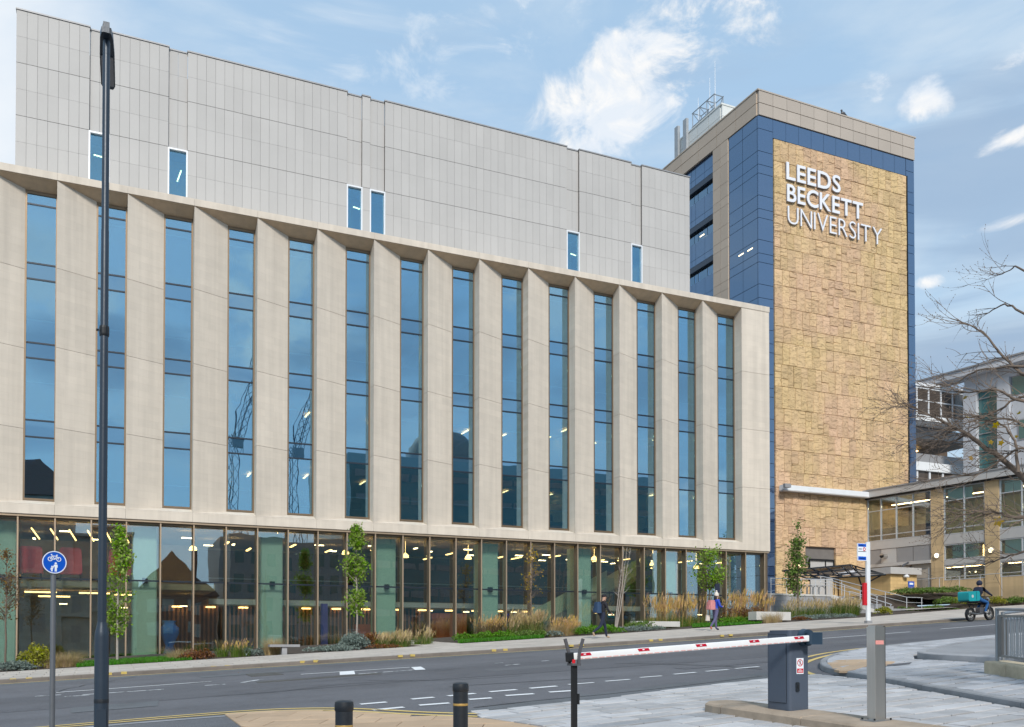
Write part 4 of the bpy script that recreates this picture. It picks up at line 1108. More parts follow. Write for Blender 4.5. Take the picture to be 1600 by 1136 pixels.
for k in range(6):
    u0 = 44.1 + k * 1.1; z1 = 3.04 - k * .15
    bx('step', M['granite'], stair, u0, u0 + 1.11, 46.42, 48.58, z1 - .4, z1)
    bx('nosing', M['kerbgrey'], stair, u0 + 1.03, u0 + 1.13, 46.42, 48.58, z1 + .001, z1 + .012)
def slope_box(name, a, b, v0, v1, h, m, par, drop=1.2):
    (u0, z0), (u1, z1) = a, b
    return MB().prismv([(u0, v0, z0 - drop, z0), (u1, v0, z1 - drop, z1), (u1, v1, z1 - drop, z1), (u0, v1, z0 - drop, z0)]).build(name, m, par)
slope_box('stringer', (43.6, 3.1), (47.75, 2.1), 45.95, 46.4, 0, M['concrete'], stair, .25)
slope_box('stringer_wall', (43.6, 2.84), (47.75, 1.84), 45.98, 46.36, 0, M['granite'], stair, 1.7)
bx('stringer', M['concrete'], stair, 47.76, 48.3, 45.95, 46.4, 1.4, 2.06)
slope_box('stringer', (46.0, 3.3), (53.2, 2.2), 48.6, 48.95, 0, M['concrete'], stair, .25)
slope_box('stringer_wall', (46.0, 3.04), (53.2, 1.94), 48.62, 48.93, 0, M['granite'], stair, 1.5)
bx('stringer', M['concrete'], stair, 53.21, 55.6, 48.6, 48.95, 1.2, 2.2)
rails = thing('handrail', 'stainless steel handrails along the retaining wall and down both sides of the steps', 'railing', (41, 46.1, 3))
def rail_line(pts, posts, base):
    MB().tube(pts, .028, 6).build('top_rail', M['alu'], rails, smooth=60)
    MB().tube([Vector(p) - Vector((0, 0, .38)) for p in pts], .02, 6).build('mid_rail', M['alu'], rails, smooth=60)
    for q in posts:
        for a, b in zip(pts, pts[1:]):
            a = Vector(a); b = Vector(b)
            if a.x <= q <= b.x:
                t = (q - a.x) / max(1e-6, b.x - a.x); p = a + (b - a) * t
                MB().tube([p, p - Vector((0, 0, 1.02))], .026, 6).build('post', M['alu'], rails, smooth=60)
rail_line([(38.7, 46.12, 4.05), (43.6, 46.12, 4.1), (47.9, 46.15, 3.05)], [38.75, 40.0, 41.2, 42.4, 43.55, 44.9, 46.3, 47.8], 0)
rail_line([(45.2, 48.75, 4.55), (46.2, 48.75, 4.45), (53.4, 48.75, 3.25), (55.0, 48.75, 3.25)], [45.3, 47.2, 49.2, 51.3, 53.4, 54.9], 0)
rail_line([(46.6, 47.5, 3.45), (47.0, 47.5, 3.42), (50.6, 47.5, 2.62)], [46.7, 48.6, 50.5], 0)
# shelter canopy
can = thing('canopy_shelter', 'black metal framed shelter roof on raking legs standing above the retaining wall', 'shelter', (48, 52, 3))
A0, A1, A2 = at_v(1222, 892, 53), at_v(1328, 882.5, 53), at_v(1380, 897, 50.6)
B0, B1 = at_v(1262, 904, 50.4), at_v(1347, 900.5, 50.4)
C = MB()
C.tube([A0, A1], .06, 5).tube([A1, A2], .06, 5).tube([B0, B1, at_v(1384, 898, 50.0)], .06, 5).tube([A0, B0], .05, 5)
for t in (.2, .42, .64, .86, 1.0):
    a = A0.lerp(A1, t); b = B0.lerp(B1, t); C.tube([a, a.lerp(b, .5) + Vector((0, 0, .06)), b], .045, 5)
for t in (.35, .68): C.tube([A0.lerp(B0, t), A1.lerp(B1, t), A2], .04, 5)
C.build('roof_frame', M['black'], can)
MB().add([A0, A1, B1, B0], [(0, 1, 2, 3)]).build('roof_sheet', glass('shelter_sheet', (.55, .55, .56), (.8, .8, .85), .25), can)
for a, b in ((at_v(1336, 884, 52.8), (at_v(1346, 915, 52.8))), (at_v(1231, 895, 52.8), at_v(1240, 924, 52.8)), (at_v(1380, 897, 50.6), at_v(1358, 909, 52.5))):
    MB().tube([a, b, Vector((b.x, b.y, 3.05))], .07, 6).build('leg', M['black'], can)
cyc = MB()
for k in range(5):
    u = 45.6 + k * .55; P = [(u, 51.0 + q * .1, 3.05 + z) for q, z in ((0, 0), (0, .8), (2, 1.0), (5, 1.0), (7, .8), (7, 0))]; cyc.tube(P, .03, 5)
tag(cyc.build('cycle_rack', M['steel']), 'row of grey hoops for parking bicycles under the black shelter', 'cycle rack')
# kiosk
ko = thing('kiosk', 'low golden stone kiosk with a flat pale slab roof and small blue notice', 'kiosk', (58.8, 55, 3.6))
pieces = []
for j in range(9):
    for i in range(5):
        x0 = 57.4 + i * .65 - (.3 if j % 2 else 0); x1 = min(60.3, x0 + .65); x0 = max(57.4, x0)
        if x1 - x0 < .08: continue
        MB().box(x0 + .004, x1 - .004, 54 + random.uniform(0, .01), 54.3, 3.0 + j * .27 + .004, 3.0 + (j + 1) * .27 - .004).build('wall_stone', M['kioskstone'], ko)
bx('wall', M['kioskstone'], ko, 57.42, 60.28, 54.305, 59.6, 2.8, 5.43)
bx('roof_slab', M['campgreylt'], ko, 57.1, 60.5, 53.7, 59.9, 5.44, 5.98)
nb = bx('notice', M['signblue'], ko, 59.3, 59.95, 53.95, 53.985, 4.25, 4.9)
bx('notice_print', M['signwhite'], nb, 59.42, 59.82, 53.944, 53.949, 4.62, 4.78)
MB().lathe([(.22, 5.2), (.24, 5.3), (.1, 5.42)], (58.9, 53.8, 0), 12).build('bulkhead_lamp', M['white'], ko)
MB().tube([(59.2, 54.4, 5.98), (59.2, 54.4, 6.2), (59.6, 54.2, 6.45)], .09, 6).build('roof_camera', M['signgrey'], ko)

# ================================================================== campus building with glazed front (right)
cam_b = thing('campus_building', 'glazed building with buff stone piers and warm round wall lights at the right', 'building', (61.8, 53, 3.5))
CF = Fr((61, 60, 0), (.1236, -.9923, 0), (0, 0, 1))
def cb(name, m, s0, s1, z0, z1, c0, c1, par=None): return MB().box(s0, s1, z0, z1, c0, c1, 0, CF).build(name, m, par or cam_b)
SEND = 22.0
cb('roof_edge', M['campgreylt'], -.2, SEND, 12.55, 13.1, -.3, .55)
cb('roof_edge_trim', M['campgrey'], -.2, SEND, 13.11, 13.22, -.3, .62)
cb('roof_soffit', M['black'], 0, SEND, 12.42, 12.54, -.2, .35)
cb('roof_deck', M['campgrey'], -.5, SEND, 12.6, 13.05, -12, -.31)
piers = [(6.29, 7.36), (10.86, 11.98), (15.4, 16.5), (20.0, 21.1)]
for a, b in piers:
    for k in range(8):
        cb('pier_stone', M['campstone'], a, b, 3.4 + k * 1.13 + .006, 3.4 + (k + 1) * 1.13 - .006, -.3, .16)
cb('pier_stone', M['campstone'], -.45, .12, 3, 12.4, -.3, .1)
def glazing(s0, s1, z0, z1, mull, tz, gm='glass_green'):
    w = MB(); 
    for s in [s0 + .04] + mull + [s1 - .04]: w.box(s - .045, s + .045, z0, z1, -.08, .08, 0, CF)
    cuts = [s0 + .04] + mull + [s1 - .04]; zz_ = [z0] + tz + [z1]
    for a, b in zip(cuts, cuts[1:]):
        for z in tz: w.box(a + .046, b - .046, z - .035, z + .035, -.06, .06, 0, CF)
        w.box(a + .046, b - .046, z0, z0 + .07, -.07, .07, 0, CF).box(a + .046, b - .046, z1 - .07, z1, -.07, .07, 0, CF)
    o = w.build('window', M['alu'], cam_b)
    for a, b in zip(cuts, cuts[1:]):
        for za, zb in zip(zz_, zz_[1:]):
            MB().box(a + .048, b - .048, za + .036, zb - .036, -.012, .012, 0, CF).build('pane', M[gm], o)
glazing(.12, 6.27, 8.72, 12.42, [1.49, 3.0, 4.58], [9.2, 11.35])
bays = [(7.38, 10.84, 9.11), (12.0, 15.38, 13.7), (16.52, 19.98, 18.2), ]
for a, b, m_ in bays:
    glazing(a, b, 8.62, 12.42, [m_], [9.12, 11.35]); glazing(a, b, 6.6, 7.82, [m_], []); glazing(a, b, 4.95, 6.15, [m_], [])
    cb('spandrel_band', M['campgreylt'], a, b, 7.84, 8.6, -.1, .1); cb('spandrel_band', M['campgreylt'], a, b, 6.17, 6.58, -.1, .1)
    cb('plinth_stone', M['campstone'], a, b, 3.3, 4.93, -.3, .08)
# first bay under the glazing
cb('spandrel_band', M['campgreylt'], .12, 6.27, 8.0, 8.7, -.1, .1)
for a, b, m_ in ((.12, 1.45, 'campgrey'), (1.49, 3.0, 'campgreylt'), (3.04, 4.55, 'campgrey'), (4.6, 6.27, 'campgrey')):
    cb('louvre_panel', M[m_], a + .01, b - .01, 6.75, 7.97, -.1, .06)
cb('ledge', M['campgreylt'], .1, 6.27, 6.45, 6.72, -.1, .28)
for a, b in ((.12, 1.4), (1.46, 2.6), (2.66, 4.3), (4.38, 6.27)): cb('door_panel', M['campbeige'], a + .01, b - .01, 3.2, 6.42, -.2, 0)
for s in (1.43, 2.63, 4.34): MB().tube([CF.p(s, 6.4, .12), CF.p(s, 3.4, .12)], .045, 6).build('downpipe', M['signgrey'], cam_b)
gt = MB()
for k in range(13): gt.tube([CF.p(4.6 + k * .13, 3.5, .5), CF.p(4.6 + k * .13, 5.2, .5)], .015, 4)
for z in (3.6, 5.2): gt.tube([CF.p(4.5, z, .5), CF.p(6.3, z, .5)], .03, 5)
gt.tube([CF.p(4.5, 3.3, .5), CF.p(4.5, 6.0, .5)], .05, 5).tube([CF.p(6.3, 3.3, .5), CF.p(6.3, 6.0, .5)], .05, 5).tube([CF.p(4.5, 6.0, .5), CF.p(6.3, 6.0, .5)], .03, 5)
tag(gt.build('metal_gate', M['steel']), 'grey barred metal gate beside the golden stone kiosk', 'gate')
p0 = CF.p(2.0, 7.35, .07)
fl = MB().tube([p0, p0 + CF.n * .5], .19, 14).tube([p0 + CF.n * .5, p0 + CF.n * .58 + Vector((0, 0, -.03))], [.19, .23], 14); fl.build('floodlight', M['brushed'], cam_b, smooth=40)
MB().tube([p0 + CF.n * .6, p0 + CF.n * .61], .2, 14).build('floodlight_lens', M['black'], cam_b)
for s, z in ((6.85, 7.0), (11.4, 7.05)):
    q = CF.p(s, z, .17); w = MB().disc(Fr(q, CF.x, CF.y), .24, 0, .09, 20).build('wall_light', M['campgrey'], cam_b)
    MB().disc(Fr(q, CF.x, CF.y), .18, .092, .14, 20).build('diffuser', M['lampw'], w)
for s in (3.35, 3.95, 4.5): MB().tube([CF.p(s, 8.75, -1.2), CF.p(s, 9.75, -1.2)], .06, 6).build('strip_light', M['lamp'], cam_b)
MB().tube([CF.p(10.3, 6.75, -.6), CF.p(10.3, 7.6, -.6)], .06, 6).build('strip_light', M['lamp'], cam_b)
MB().ball(CF.p(14.6, 10.4, -1.5), .18).build('globe_lamp', M['lampw'], cam_b)
for q in (9.0, 9.5): MB().ball(CF.p(q, 5.55, -.8), .07).build('globe_lamp', M['lampw'], cam_b)
lettering('City Campus', Fr(CF.p(8.0, 7.28, .014), CF.x, CF.y), 2.5, .36, .012, [M['signgrey'], M['signgrey']], cam_b, .012, .07)
cb('blind', M['blind'], 7.9, 10.1, 6.66, 7.76, -.3, -.27); cb('blind', M['blind'], 12.2, 14.4, 6.66, 7.76, -.3, -.27); cb('blind', M['blind'], 7.5, 9.6, 11.4, 12.3, -.35, -.3); cb('blind', M['blind'], 12.2, 13.6, 11.4, 12.3, -.35, -.3)
# rooms behind
cb('room_back', M['int_green'], .2, SEND, 3.3, 12.4, -6.2, -6.0)
cb('room_floor', M['int_floor'], .2, SEND, 8.2, 8.55, -6, -.32); cb('room_floor', M['int_floor'], .2, SEND, 3.4, 4.6, -6, -.32)
cb('room_ceiling', M['int_ceil'], .2, SEND, 12.1, 12.4, -6, -.32); cb('room_ceiling', M['int_ceil'], .2, SEND, 6.2, 6.5, -6, -.32)
for zc in (12.06, 8.16, 6.16):
    for q in range(4): cb('ceiling_light', M['ceil_lamp'], .8 + q * 5.2, 4.6 + q * 5.2, zc, zc + .03, -2.6, -2.3)
cb('sill_cabinet', M['int_dark'], .3, 6.2, 8.6, 9.85, -.9, -.6)
cb('room_end', M['int_wall'], SEND - .2, SEND, 3.3, 12.4, -6, -.35)
cb('room_end', M['int_wall'], .15, .3, 3.3, 12.4, -6, -.35)
for a, b in ((7.4, 10.8), (12.0, 15.3)):
    MB().tube([CF.p(a, 11.2, -.5), CF.p(b, 8.8, -.5)], .035, 5).tube([CF.p(a, 8.8, -.5), CF.p(b, 11.2, -.5)], .035, 5).build('cross_brace', M['whiteframe'], cam_b)
    MB().tube([CF.p(a, 6.1, -.5), CF.p(b, 4.9, -.5)], .03, 5).tube([CF.p(a, 4.9, -.5), CF.p(b, 6.1, -.5)], .03, 5).build('cross_brace', M['whiteframe'], cam_b)
rl = thing('terrace_railing', 'slim steel railing along the buff stone base of the glazed building at the right', 'railing', CF.p(10, 4, .8))
MB().tube([CF.p(5.5, 5.1, .9), CF.p(SEND, 5.25, .9)], .03, 6).build('top_rail', M['alu'], rl)
for k in range(9): MB().tube([CF.p(7.5 + k * 1.7, 5.15, .9), CF.p(7.5 + k * 1.7, 3.4, .9)], .028, 6).build('post', M['alu'], rl)

# white wing and glazed link behind
wing = thing('white_wing', 'pale upper wing with a projecting roof and tall dark window rising behind the bare branches', 'building', (72, 56, 8))
WF = Fr((72, 60, 0), (.1236, -.9923, 0), (0, 0, 1))
def wb(name, m, s0, s1, z0, z1, c0, c1, par=None): return MB().box(s0, s1, z0, z1, c0, c1, 0, WF).build(name, m, par or wing)
wb('roof_eave', M['wing'], -5.5, 24, 24.2, 24.75, -1, 1.1)
wb('roof_edge', M['campgrey'], -5.5, 24, 24.76, 24.9, -1, 1.2)
wb('upper_wall', M['wing'], .95, 24, 23.35, 24.18, -3, 0)
wb('column', M['wing'], .95, 2.2, 8, 23.34, -3, .25)
wb('column', M['wing'], 4.15, 5.25, 8, 23.34, -3, .25)
wb('wall', M['wing'], 5.26, 24, 8, 21.55, -3, 0)
wb('stair_window', M['opp_teal'], 2.2, 4.14, 14, 22.75, -.4, -.2)
wb('lintel', M['wing'], 2.21, 4.14, 22.76, 23.34, -.5, .1)
for k in range(5): wb('transom', M['campgrey'], 2.21, 4.13, 15.6 + k * 1.6, 15.68 + k * 1.6, -.19, -.1)
for a in (5.3, 9.0, 12.7):
    w = wb('window', M['campgrey'], a, a + 3.4, 21.57, 23.34, -.3, -.05); wb('pane', M['opp_teal'], a + .1, a + 3.3, 21.68, 23.24, -.049, -.02, w)
    w = wb('window', M['campgrey'], a + .6, a + 3.2, 17.6, 19.4, .002, .06); wb('pane', M['opp_teal'], a + .7, a + 3.1, 17.7, 19.3, .061, .08, w)
link = thing('glazed_link', 'glazed footbridge with a white lattice frame joining the tower to the pale wing', 'footbridge', (70, 61, 15))
lk = MB()
LX = [67.1, 68.2, 69.7, 71.3, 72.8, 74.3]
for x in LX: lk.box(x - .07, x + .07, 60.9, 61.05, 20.9, 23.6)
for z in (20.9, 22.3, 23.45): lk.box(67, 74.4, 60.92, 61.03, z, z + .1)
lk.build('frame', M['whiteframe'], link)
for a, b in zip(LX, LX[1:]):
    for z0, z1 in ((21.02, 22.28), (22.42, 23.44)): bx('pane', M['linkglass'], link, a + .075, b - .075, 60.97, 60.99, z0, z1)
bx('roof', M['whiteframe'], link, 67.03, 75, 60.8, 64, 23.62, 23.95)
bx('floor', M['white'], link, 67.03, 75, 60.8, 64, 20.45, 20.88)
bx('soffit', M['campgrey'], link, 67.03, 78, 62.5, 74, 19.3, 20.3)
bx('deck', M['campgrey'], link, 67.03, 78, 62.0, 74, 16.7, 17.7)
bx('deck_back', M['int_dark'], link, 67.03, 84, 71, 71.2, 16.0, 24.0)
bx('lower_beam', M['white'], link, 67.03, 75, 60.95, 62, 15.85, 16.65)
bx('lower_band', M['linkglass'], link, 67.03, 75, 61.2, 61.3, 13.4, 15.84)
for x in (68.3, 69.9, 71.6): bx('lower_mullion', M['whiteframe'], link, x, x + .2, 61.1, 61.19, 13.4, 15.84)
for x, z in ((67.5, 18.6), (70.0, 18.4), (73.0, 19.0)): bx('deck_light', M['lamp'], link, x, x + 1.0, 66, 66.2, z, z + .12)
bx('lower_light', M['lampw'], link, 70.6, 71.2, 61.05, 61.09, 14.6, 14.75)

# ================================================================== buildings and cranes across the street (seen mirrored in the glass)
def plain_block(name, label, u0, u1, v0, v1, zt, m, wm, du, dz, zb=1.0, wv=.55, wh=.6):
    t = thing(name, label, 'building', ((u0 + u1) / 2, v1, -2))
    bx('wall', m, t, u0, u1, v0, v1, -3, zt)
    pcs = []
    z = zb
    while z + dz * wh < zt - .5:
        u = u0 + du * .25
        while u + du * wv < u1:
            w = MB().box(u, u + du * wv, v1 + .003, v1 + .05, z, z + dz * wh); pcs.append((None, w, 1.0)); u += du
        z += dz
    emit_pieces('window', pcs, wm, t, 120)
    return t
b1 = plain_block('stone_building', 'old grey stone building with sash windows mirrored in the left end of the shopfront glass', -40, -4.5, -58, -45, 20, M['opp_stone'], M['opp_dark'], 2.6, 4.2)
MB().prismv([(-40, -58, 20.01, 20.02), (-4.5, -58, 20.01, 20.02), (-4.5, -45, 20.01, 20.02), (-40, -45, 20.01, 20.02)]).build('cornice', M['opp_stone'], b1)
MB().add([(-40.5, -58, 20.05), (-4, -58, 20.05), (-4, -44.6, 20.05), (-40.5, -44.6, 20.05), (-36, -53, 26), (-9, -53, 26), (-9, -50, 26), (-36, -50, 26)], [(0, 1, 5, 4), (1, 2, 6, 5), (2, 3, 7, 6), (3, 0, 4, 7), (4, 5, 6, 7), (3, 2, 1, 0)]).build('roof', M['tile'], b1)
bx('wing_wall', M['opp_stone'], b1, -4.49, 3.2, -55, -45.5, -3, 15.5)
for z in (.5, 4.6, 8.7, 12.2):
    for u in (-3.4, -.6, 1.6): bx('window', M['opp_dark'], b1, u, u + 1.2, -45.495, -45.45, z, z + 2.3)
for z in (4.0, 8.1, 15.2): bx('string_course', M['opp_stone'], b1, -40.1, 3.25, -45.44, -44.9, z, z + .35)
b3 = thing('gabled_house', 'dark gabled brick house mirrored in the shopfront glass right of the lamp column', 'house', (10, -45, -1))
bx('wall', M['brick_dk'], b3, 3, 15, -56, -45, -2, 7)
MB().prism([(2.6, 7.01), (15.4, 7.01), (9, 13.2)], 44.8, 56.2, 0, Fr((0, 0, 0), (1, 0, 0), (0, 0, 1))).build('roof', M['tile'], b3)
for k in range(3):
    for z in (1, 4.2): bx('window', M['opp_stone'], b3, 4.5 + k * 3.4, 6 + k * 3.4, -44.99, -44.94, z, z + 1.8)
bx('chimney', M['brick_dk'], b3, 12.3, 13.3, -51, -50, 9, 14)
plain_block('grey_block', 'plain grey block mirrored low in the shopfront glass left of the slim green tree', 16, 33, -60, -45, 15.5, M['opp_dark'], M['opp_teal'], 2.4, 3.4)
plain_block('dark_glazed_block', 'dark teal glazed block mirrored in the lowest panes of the middle window slots', 34, 89, -70, -45, 29.5, M['opp_teal'], M['opp_dark'], 3.4, 3.7, 0, .9, .28)
d_ = thing('roof_drum', 'dark curved roof pavilion mirrored above the flat block in the middle windows', 'roof', (52, -52, 29.5))
MB().lathe([(6, 29.5), (6, 33), (4.5, 34.6), (2, 35.5), (.1, 35.8)], (52, -53, 0), 20).build('drum', M['opp_dark'], d_, smooth=50)
def crane(u, v, zt, tip, label):
    c = thing('tower_crane', label, 'crane', (u, v, -2)); m_ = MB()
    def lattice(a, b, w, n):
        a = Vector(a); b = Vector(b); d = (b - a).normalized(); s1 = d.orthogonal().normalized() * w; s2 = d.cross(s1).normalized() * w
        cs = [s1 + s2, s1 - s2, -s1 - s2, -s1 + s2]
        for q in cs: m_.tube([a + q, b + q], .075, 4)
        for k in range(n):
            p = a.lerp(b, k / n); p2 = a.lerp(b, (k + 1) / n)
            for q in range(4): m_.tube([p + cs[q], p2 + cs[(q + 1) % 4]], .04, 3)
    lattice((u, v, -2), (u, v, zt), .8, 16); lattice((u, v, zt), tip, .6, 12); lattice((u, v, zt), (u - (tip[0] - u) * .25, v, zt + 1.5), .6, 4)
    m_.box(u - .4, u + 1.1, v - .8, v + .8, zt - .2, zt + 1.5)
    m_.tube([(u, v, zt + 6), tip], .05, 3).tube([(u, v, zt), (u, v, zt + 6)], .15, 4)
    m_.build('lattice', M['craneblue'], c)
crane(20, -65, 33, (25, -65, 50), 'lattice crane with raised jib mirrored in the fourth window slot from the left')
crane(30, -65, 32, (34.5, -65, 47), 'lattice crane mirrored in the fifth window slot from the left')

# ================================================================== street furniture, near side
def ground_z(u, v, up=0.0): return zg(u, v) + up
# lamp column
u, v = -0.03, 10.12; z0 = zg(u, v)
lampc = thing('street_lamp', 'tall dark blue-grey lamp column with a thicker base and long flat lantern', 'street lamp', (u, v, z0))
topz = 6.1
MB().lathe([(.069, z0), (.069, .05), (.065, .10), (.049, .16), (.044, .2)], (u, v, 0), 20).build('base_section', M['lampgrey'], lampc, smooth=40)
MB().lathe([(.0415, .19), (.037, topz - 1.9), (.035, topz - 1.88), (.035, topz - .1), (.03, topz - .02)], (u, v, 0), 18).build('shaft', M['lampgrey'], lampc, smooth=40)
MB().lathe([(.0705, -.62), (.0715, -.60), (.0705, -.58)], (u, v, 0), 20).build('door_joint', M['cabdark'], lampc)
bx('access_door', M['lampgrey'], lampc, u - .045, u + .045, v - .074, v - .05, -1.35, -.68)
MB().lathe([(.045, 3.12), (.048, 3.14), (.048, 3.2), (.045, 3.22)], (u, v, 0), 18).tube([(u - .05, v - .02, 3.17), (u - .075, v - .02, 3.17)], .012, 6).build('band', M['black'], lampc)
MB().lathe([(.035, topz - .08), (.034, topz + .06), (.022, topz + .14)], (u, v, 0), 14).build('spigot', M['lampgrey'], lampc, smooth=40)
d = Vector((.02, 1, 0)).normalized(); sdir = Vector((1, -.02, 0)); 
lf = Fr((u, v, topz + .1), sdir, d)
lan = MB()
out = [(-.045, -.1), (.045, -.1), (.062, .0), (.072, .3), (.072, .85), (.05, .92), (-.05, .92), (-.072, .85), (-.072, .3), (-.062, .0)]
lan.prism(out, -.01, .05, 0, lf); lan.prism([(x * .6, y * .8 + .1) for x, y in out], .051, .09, 0, lf)
lan.prism([(-.03, -.14), (.03, -.14), (.03, .0), (-.03, .0)], -.03, .08, 0, lf)
lo_ = lan.build('lantern', M['lampgrey'], lampc)
MB().prism([(-.06, .3), (.06, .3), (.06, .84), (-.06, .84)], -.02, -.0105, 0, lf).build('lens', M['campgrey'], lo_)
MB().tube([lf.p(-.02, -.05, .05), lf.p(-.02, -.02, .12), lf.p(.02, .1, .12)], .02, 6).build('hinge', M['black'], lo_)
# blue cycle and pedestrian sign
su, sv = -0.49, 10.45; sz = zg(su, sv)
sg = thing('route_sign', 'round blue sign with white bicycle, adult and child on thin grey post', 'sign', (su, sv, sz))
MB().tube([(su, sv, sz), (su, sv, .86)], .027, 12).build('post', M['polegrey'], sg, smooth=60)
MB().lathe([(.028, .86), (.03, .87), (.02, .885)], (su, sv, 0), 12).build('post_cap', M['black'], sg)
dirn = Vector((-su, -sv, 0)).normalized(); nrm = (Matrix.Rotation(R(14), 3, 'Z') @ dirn)
xx = Vector((0, 0, 1)).cross(nrm).normalized()
SF = Fr(Vector((su, sv, .815)) + nrm * .034, xx, Vector((0, 0, 1)))
SK = .86
class FrS(Fr):
    def p(s, a, b, c=0.0): return s.o + (s.x * a + s.y * b) * SK + s.n * c
SF.__class__ = FrS
pl = MB().disc(SF, .135, -.004, 0, 40).build('sign_plate', M['signblue'], sg)
MB().ring(SF, .124, .134, .0005, .0035, 40).build('white_border', M['signwhite'], pl)
bi = MB(); c0, c1 = .0006, .003
for cx in (-.047, .047): bi.ring(SF, .019, .027, c0, c1, 20, cx, .038)
for a, b in (((-.047, .038), (-.026, .074)), ((-.026, .074), (.026, .074)), ((.026, .074), (.047, .038)), ((-.026, .074), (.006, .036)), ((.006, .036), (.026, .074)), ((-.047, .038), (.006, .036)), ((-.032, .088), (-.022, .068)), ((-.042, .092), (-.026, .092)), ((.022, .084), (.03, .066)), ((.018, .088), (.036, .086))):
    bi.bar2(SF, a, b, .008, c0, c1)
bi.build('bicycle_symbol', M['signwhite'], pl)
pe = MB(); pe.disc(SF, .0125, c0, c1, 14, .014, -.012)
pe.prism([(-.004, -.027), (.034, -.027), (.036, -.062), (.028, -.062), (.027, -.04), (.026, -.11), (.016, -.11), (.015, -.075), (.013, -.11), (.003, -.11), (.003, -.045), (-.012, -.068), (-.018, -.062)], c0, c1, 0, SF)
pe.build('adult_symbol', M['signwhite'], pl)
ch_ = MB(); ch_.disc(SF, .009, c0, c1, 12, -.026, -.052)
ch_.prism([(-.036, -.063), (-.018, -.063), (-.012, -.08), (-.018, -.083), (-.02, -.078), (-.019, -.11), (-.026, -.11), (-.027, -.092), (-.029, -.11), (-.036, -.11), (-.036, -.08), (-.042, -.09), (-.046, -.086)], c0, c1, 0, SF)
ch_.build('child_symbol', M['signwhite'], pl)
# bollards
def bollard(u, v, label):
    z = zg(u, v)
    t = thing('bollard', label, 'bollard', (u, v, z), 'black bollards on the buff corner paving')
    MB().lathe([(.079, z - .05), (.079, z + .9)], (u, v, 0), 26).build('body', M['bollard'], t, smooth=40)
    MB().lathe([(.0795, z + .752), (.0805, z + .755), (.0805, z + .773), (.0795, z + .776)], (u, v, 0), 26).build('gold_band', M['gold'], t, smooth=40)
    MB().lathe([(.0795, z + .9), (.086, z + .91), (.086, z + .955), (.082, z + .985), (.06, z + .997), (.001, z + 1.0)], (u, v, 0), 26).build('cap', M['bollard'], t, smooth=40)
bollard(.2402 * 8.26, .988 * 8.26, 'nearer black bollard with a gold band, cut off by the bottom edge left of centre')
bollard(.357 * 9.64, .9357 * 9.64, 'taller showing black bollard with a gold band, standing before the white road dashes')
# sandstone island
isl = thing('kerb_island', 'narrow weathered sandstone kerb island carrying the barrier cabinet and steel post', 'kerb', (8.63, 9, zg(8.63, 9)))
IA = [(8.37, 3.0), (8.37, 11.3), (8.42, 11.55), (8.64, 11.74), (8.9, 11.66), (9.03, 11.4), (9.06, 3.0)]
for a, b in ((3.0, 4.6), (4.6, 6.2), (6.2, 7.8), (7.8, 9.4), (9.4, 11.1), (11.1, 11.8)):
    P = clip(IA, 8.3, 9.2, a + .006, b - .006); n = len(P)
    cx = sum(p[0] for p in P) / n; cy = sum(p[1] for p in P) / n
    m2 = MB(); k = .965
    m2.v = [(x, y, zg(x, y) - .1) for x, y in P] + [(x, y, zg(x, y) + .125) for x, y in P] + [(cx + (x - cx) * .93, cy + (y - cy) * .985, zg(x, y) + .15) for x, y in P]
    m2.f = [tuple(range(2 * n, 3 * n))]
    for q in (0, n): m2.f += [(q + i, q + (i + 1) % n, q + n + (i + 1) % n, q + n + i) for i in range(n)]
    m2.mi = [0] * len(m2.f); m2.build('kerb_stone', M['islandstone'], isl)
# barrier cabinet
cu, cv = 8.655, 9.93; cw_, cd_, cz = .36, .48, zg(8.6, 10.3) + .15
ch = 1.12
cab = thing('parking_barrier', 'blue-grey barrier cabinet with a long white arm bearing red reflector blocks', 'barrier', (cu + .17, cv + .2, cz))
def rrect(x0, x1, y0, y1, r, n=4):
    P = []
    for cx, cy, a0 in ((x1 - r, y0 + r, -90), (x1 - r, y1 - r, 0), (x0 + r, y1 - r, 90), (x0 + r, y0 + r, 180)):
        for k in range(n + 1):
            a = R(a0 + 90 * k / n); P.append((cx + r * math.cos(a), cy + r * math.sin(a)))
    return P
body = MB(); body.prism(rrect(cu, cu + cw_, cv, cv + cd_, .05), cz, cz + ch - .03); body.prism(rrect(cu + .02, cu + cw_ - .02, cv + .02, cv + cd_ - .02, .05), cz + ch - .03, cz + ch)
body.build('housing', M['cabinet'], cab, smooth=30)
bx('door_gap', M['cabdark'], cab, cu - .0035, cu + .004, cv + .055, cv + cd_ - .055, cz + .1, cz + ch - .06)
bx('door', M['cabinet'], cab, cu - .011, cu + .003, cv + .062, cv + cd_ - .062, cz + .108, cz + ch - .068)
NF = Fr((cu + cw_ * .52, cv - .004, cz + .62), (1, 0, 0), (0, 0, 1))
no = MB().box(-.062, .062, -.11, .11, -.004, 0, 0, NF).build('notice', M['signwhite'], cab)
MB().ring(NF, .04, .05, .0005, .002, 24, 0, .045).bar2(NF, (-.03, .075), (.03, .015), .008, .0012, .0025).build('prohibition_ring', M['signred'], no)
MB().disc(NF, .008, .0004, .0018, 12, 0, .071).bar2(NF, (0, .063), (.002, .04), .012, .0004, .0018).bar2(NF, (.002, .042), (-.014, .015), .007, .0004, .0018).bar2(NF, (.002, .042), (.015, .017), .007, .0004, .0018).bar2(NF, (-.014, .05), (.014, .055), .006, .0004, .0018).build('pedestrian_symbol', M['signgrey'], no)
MB().box(-.055, .055, -.095, -.035, .0005, .002, 0, NF).build('red_panel', M['signred'], no)
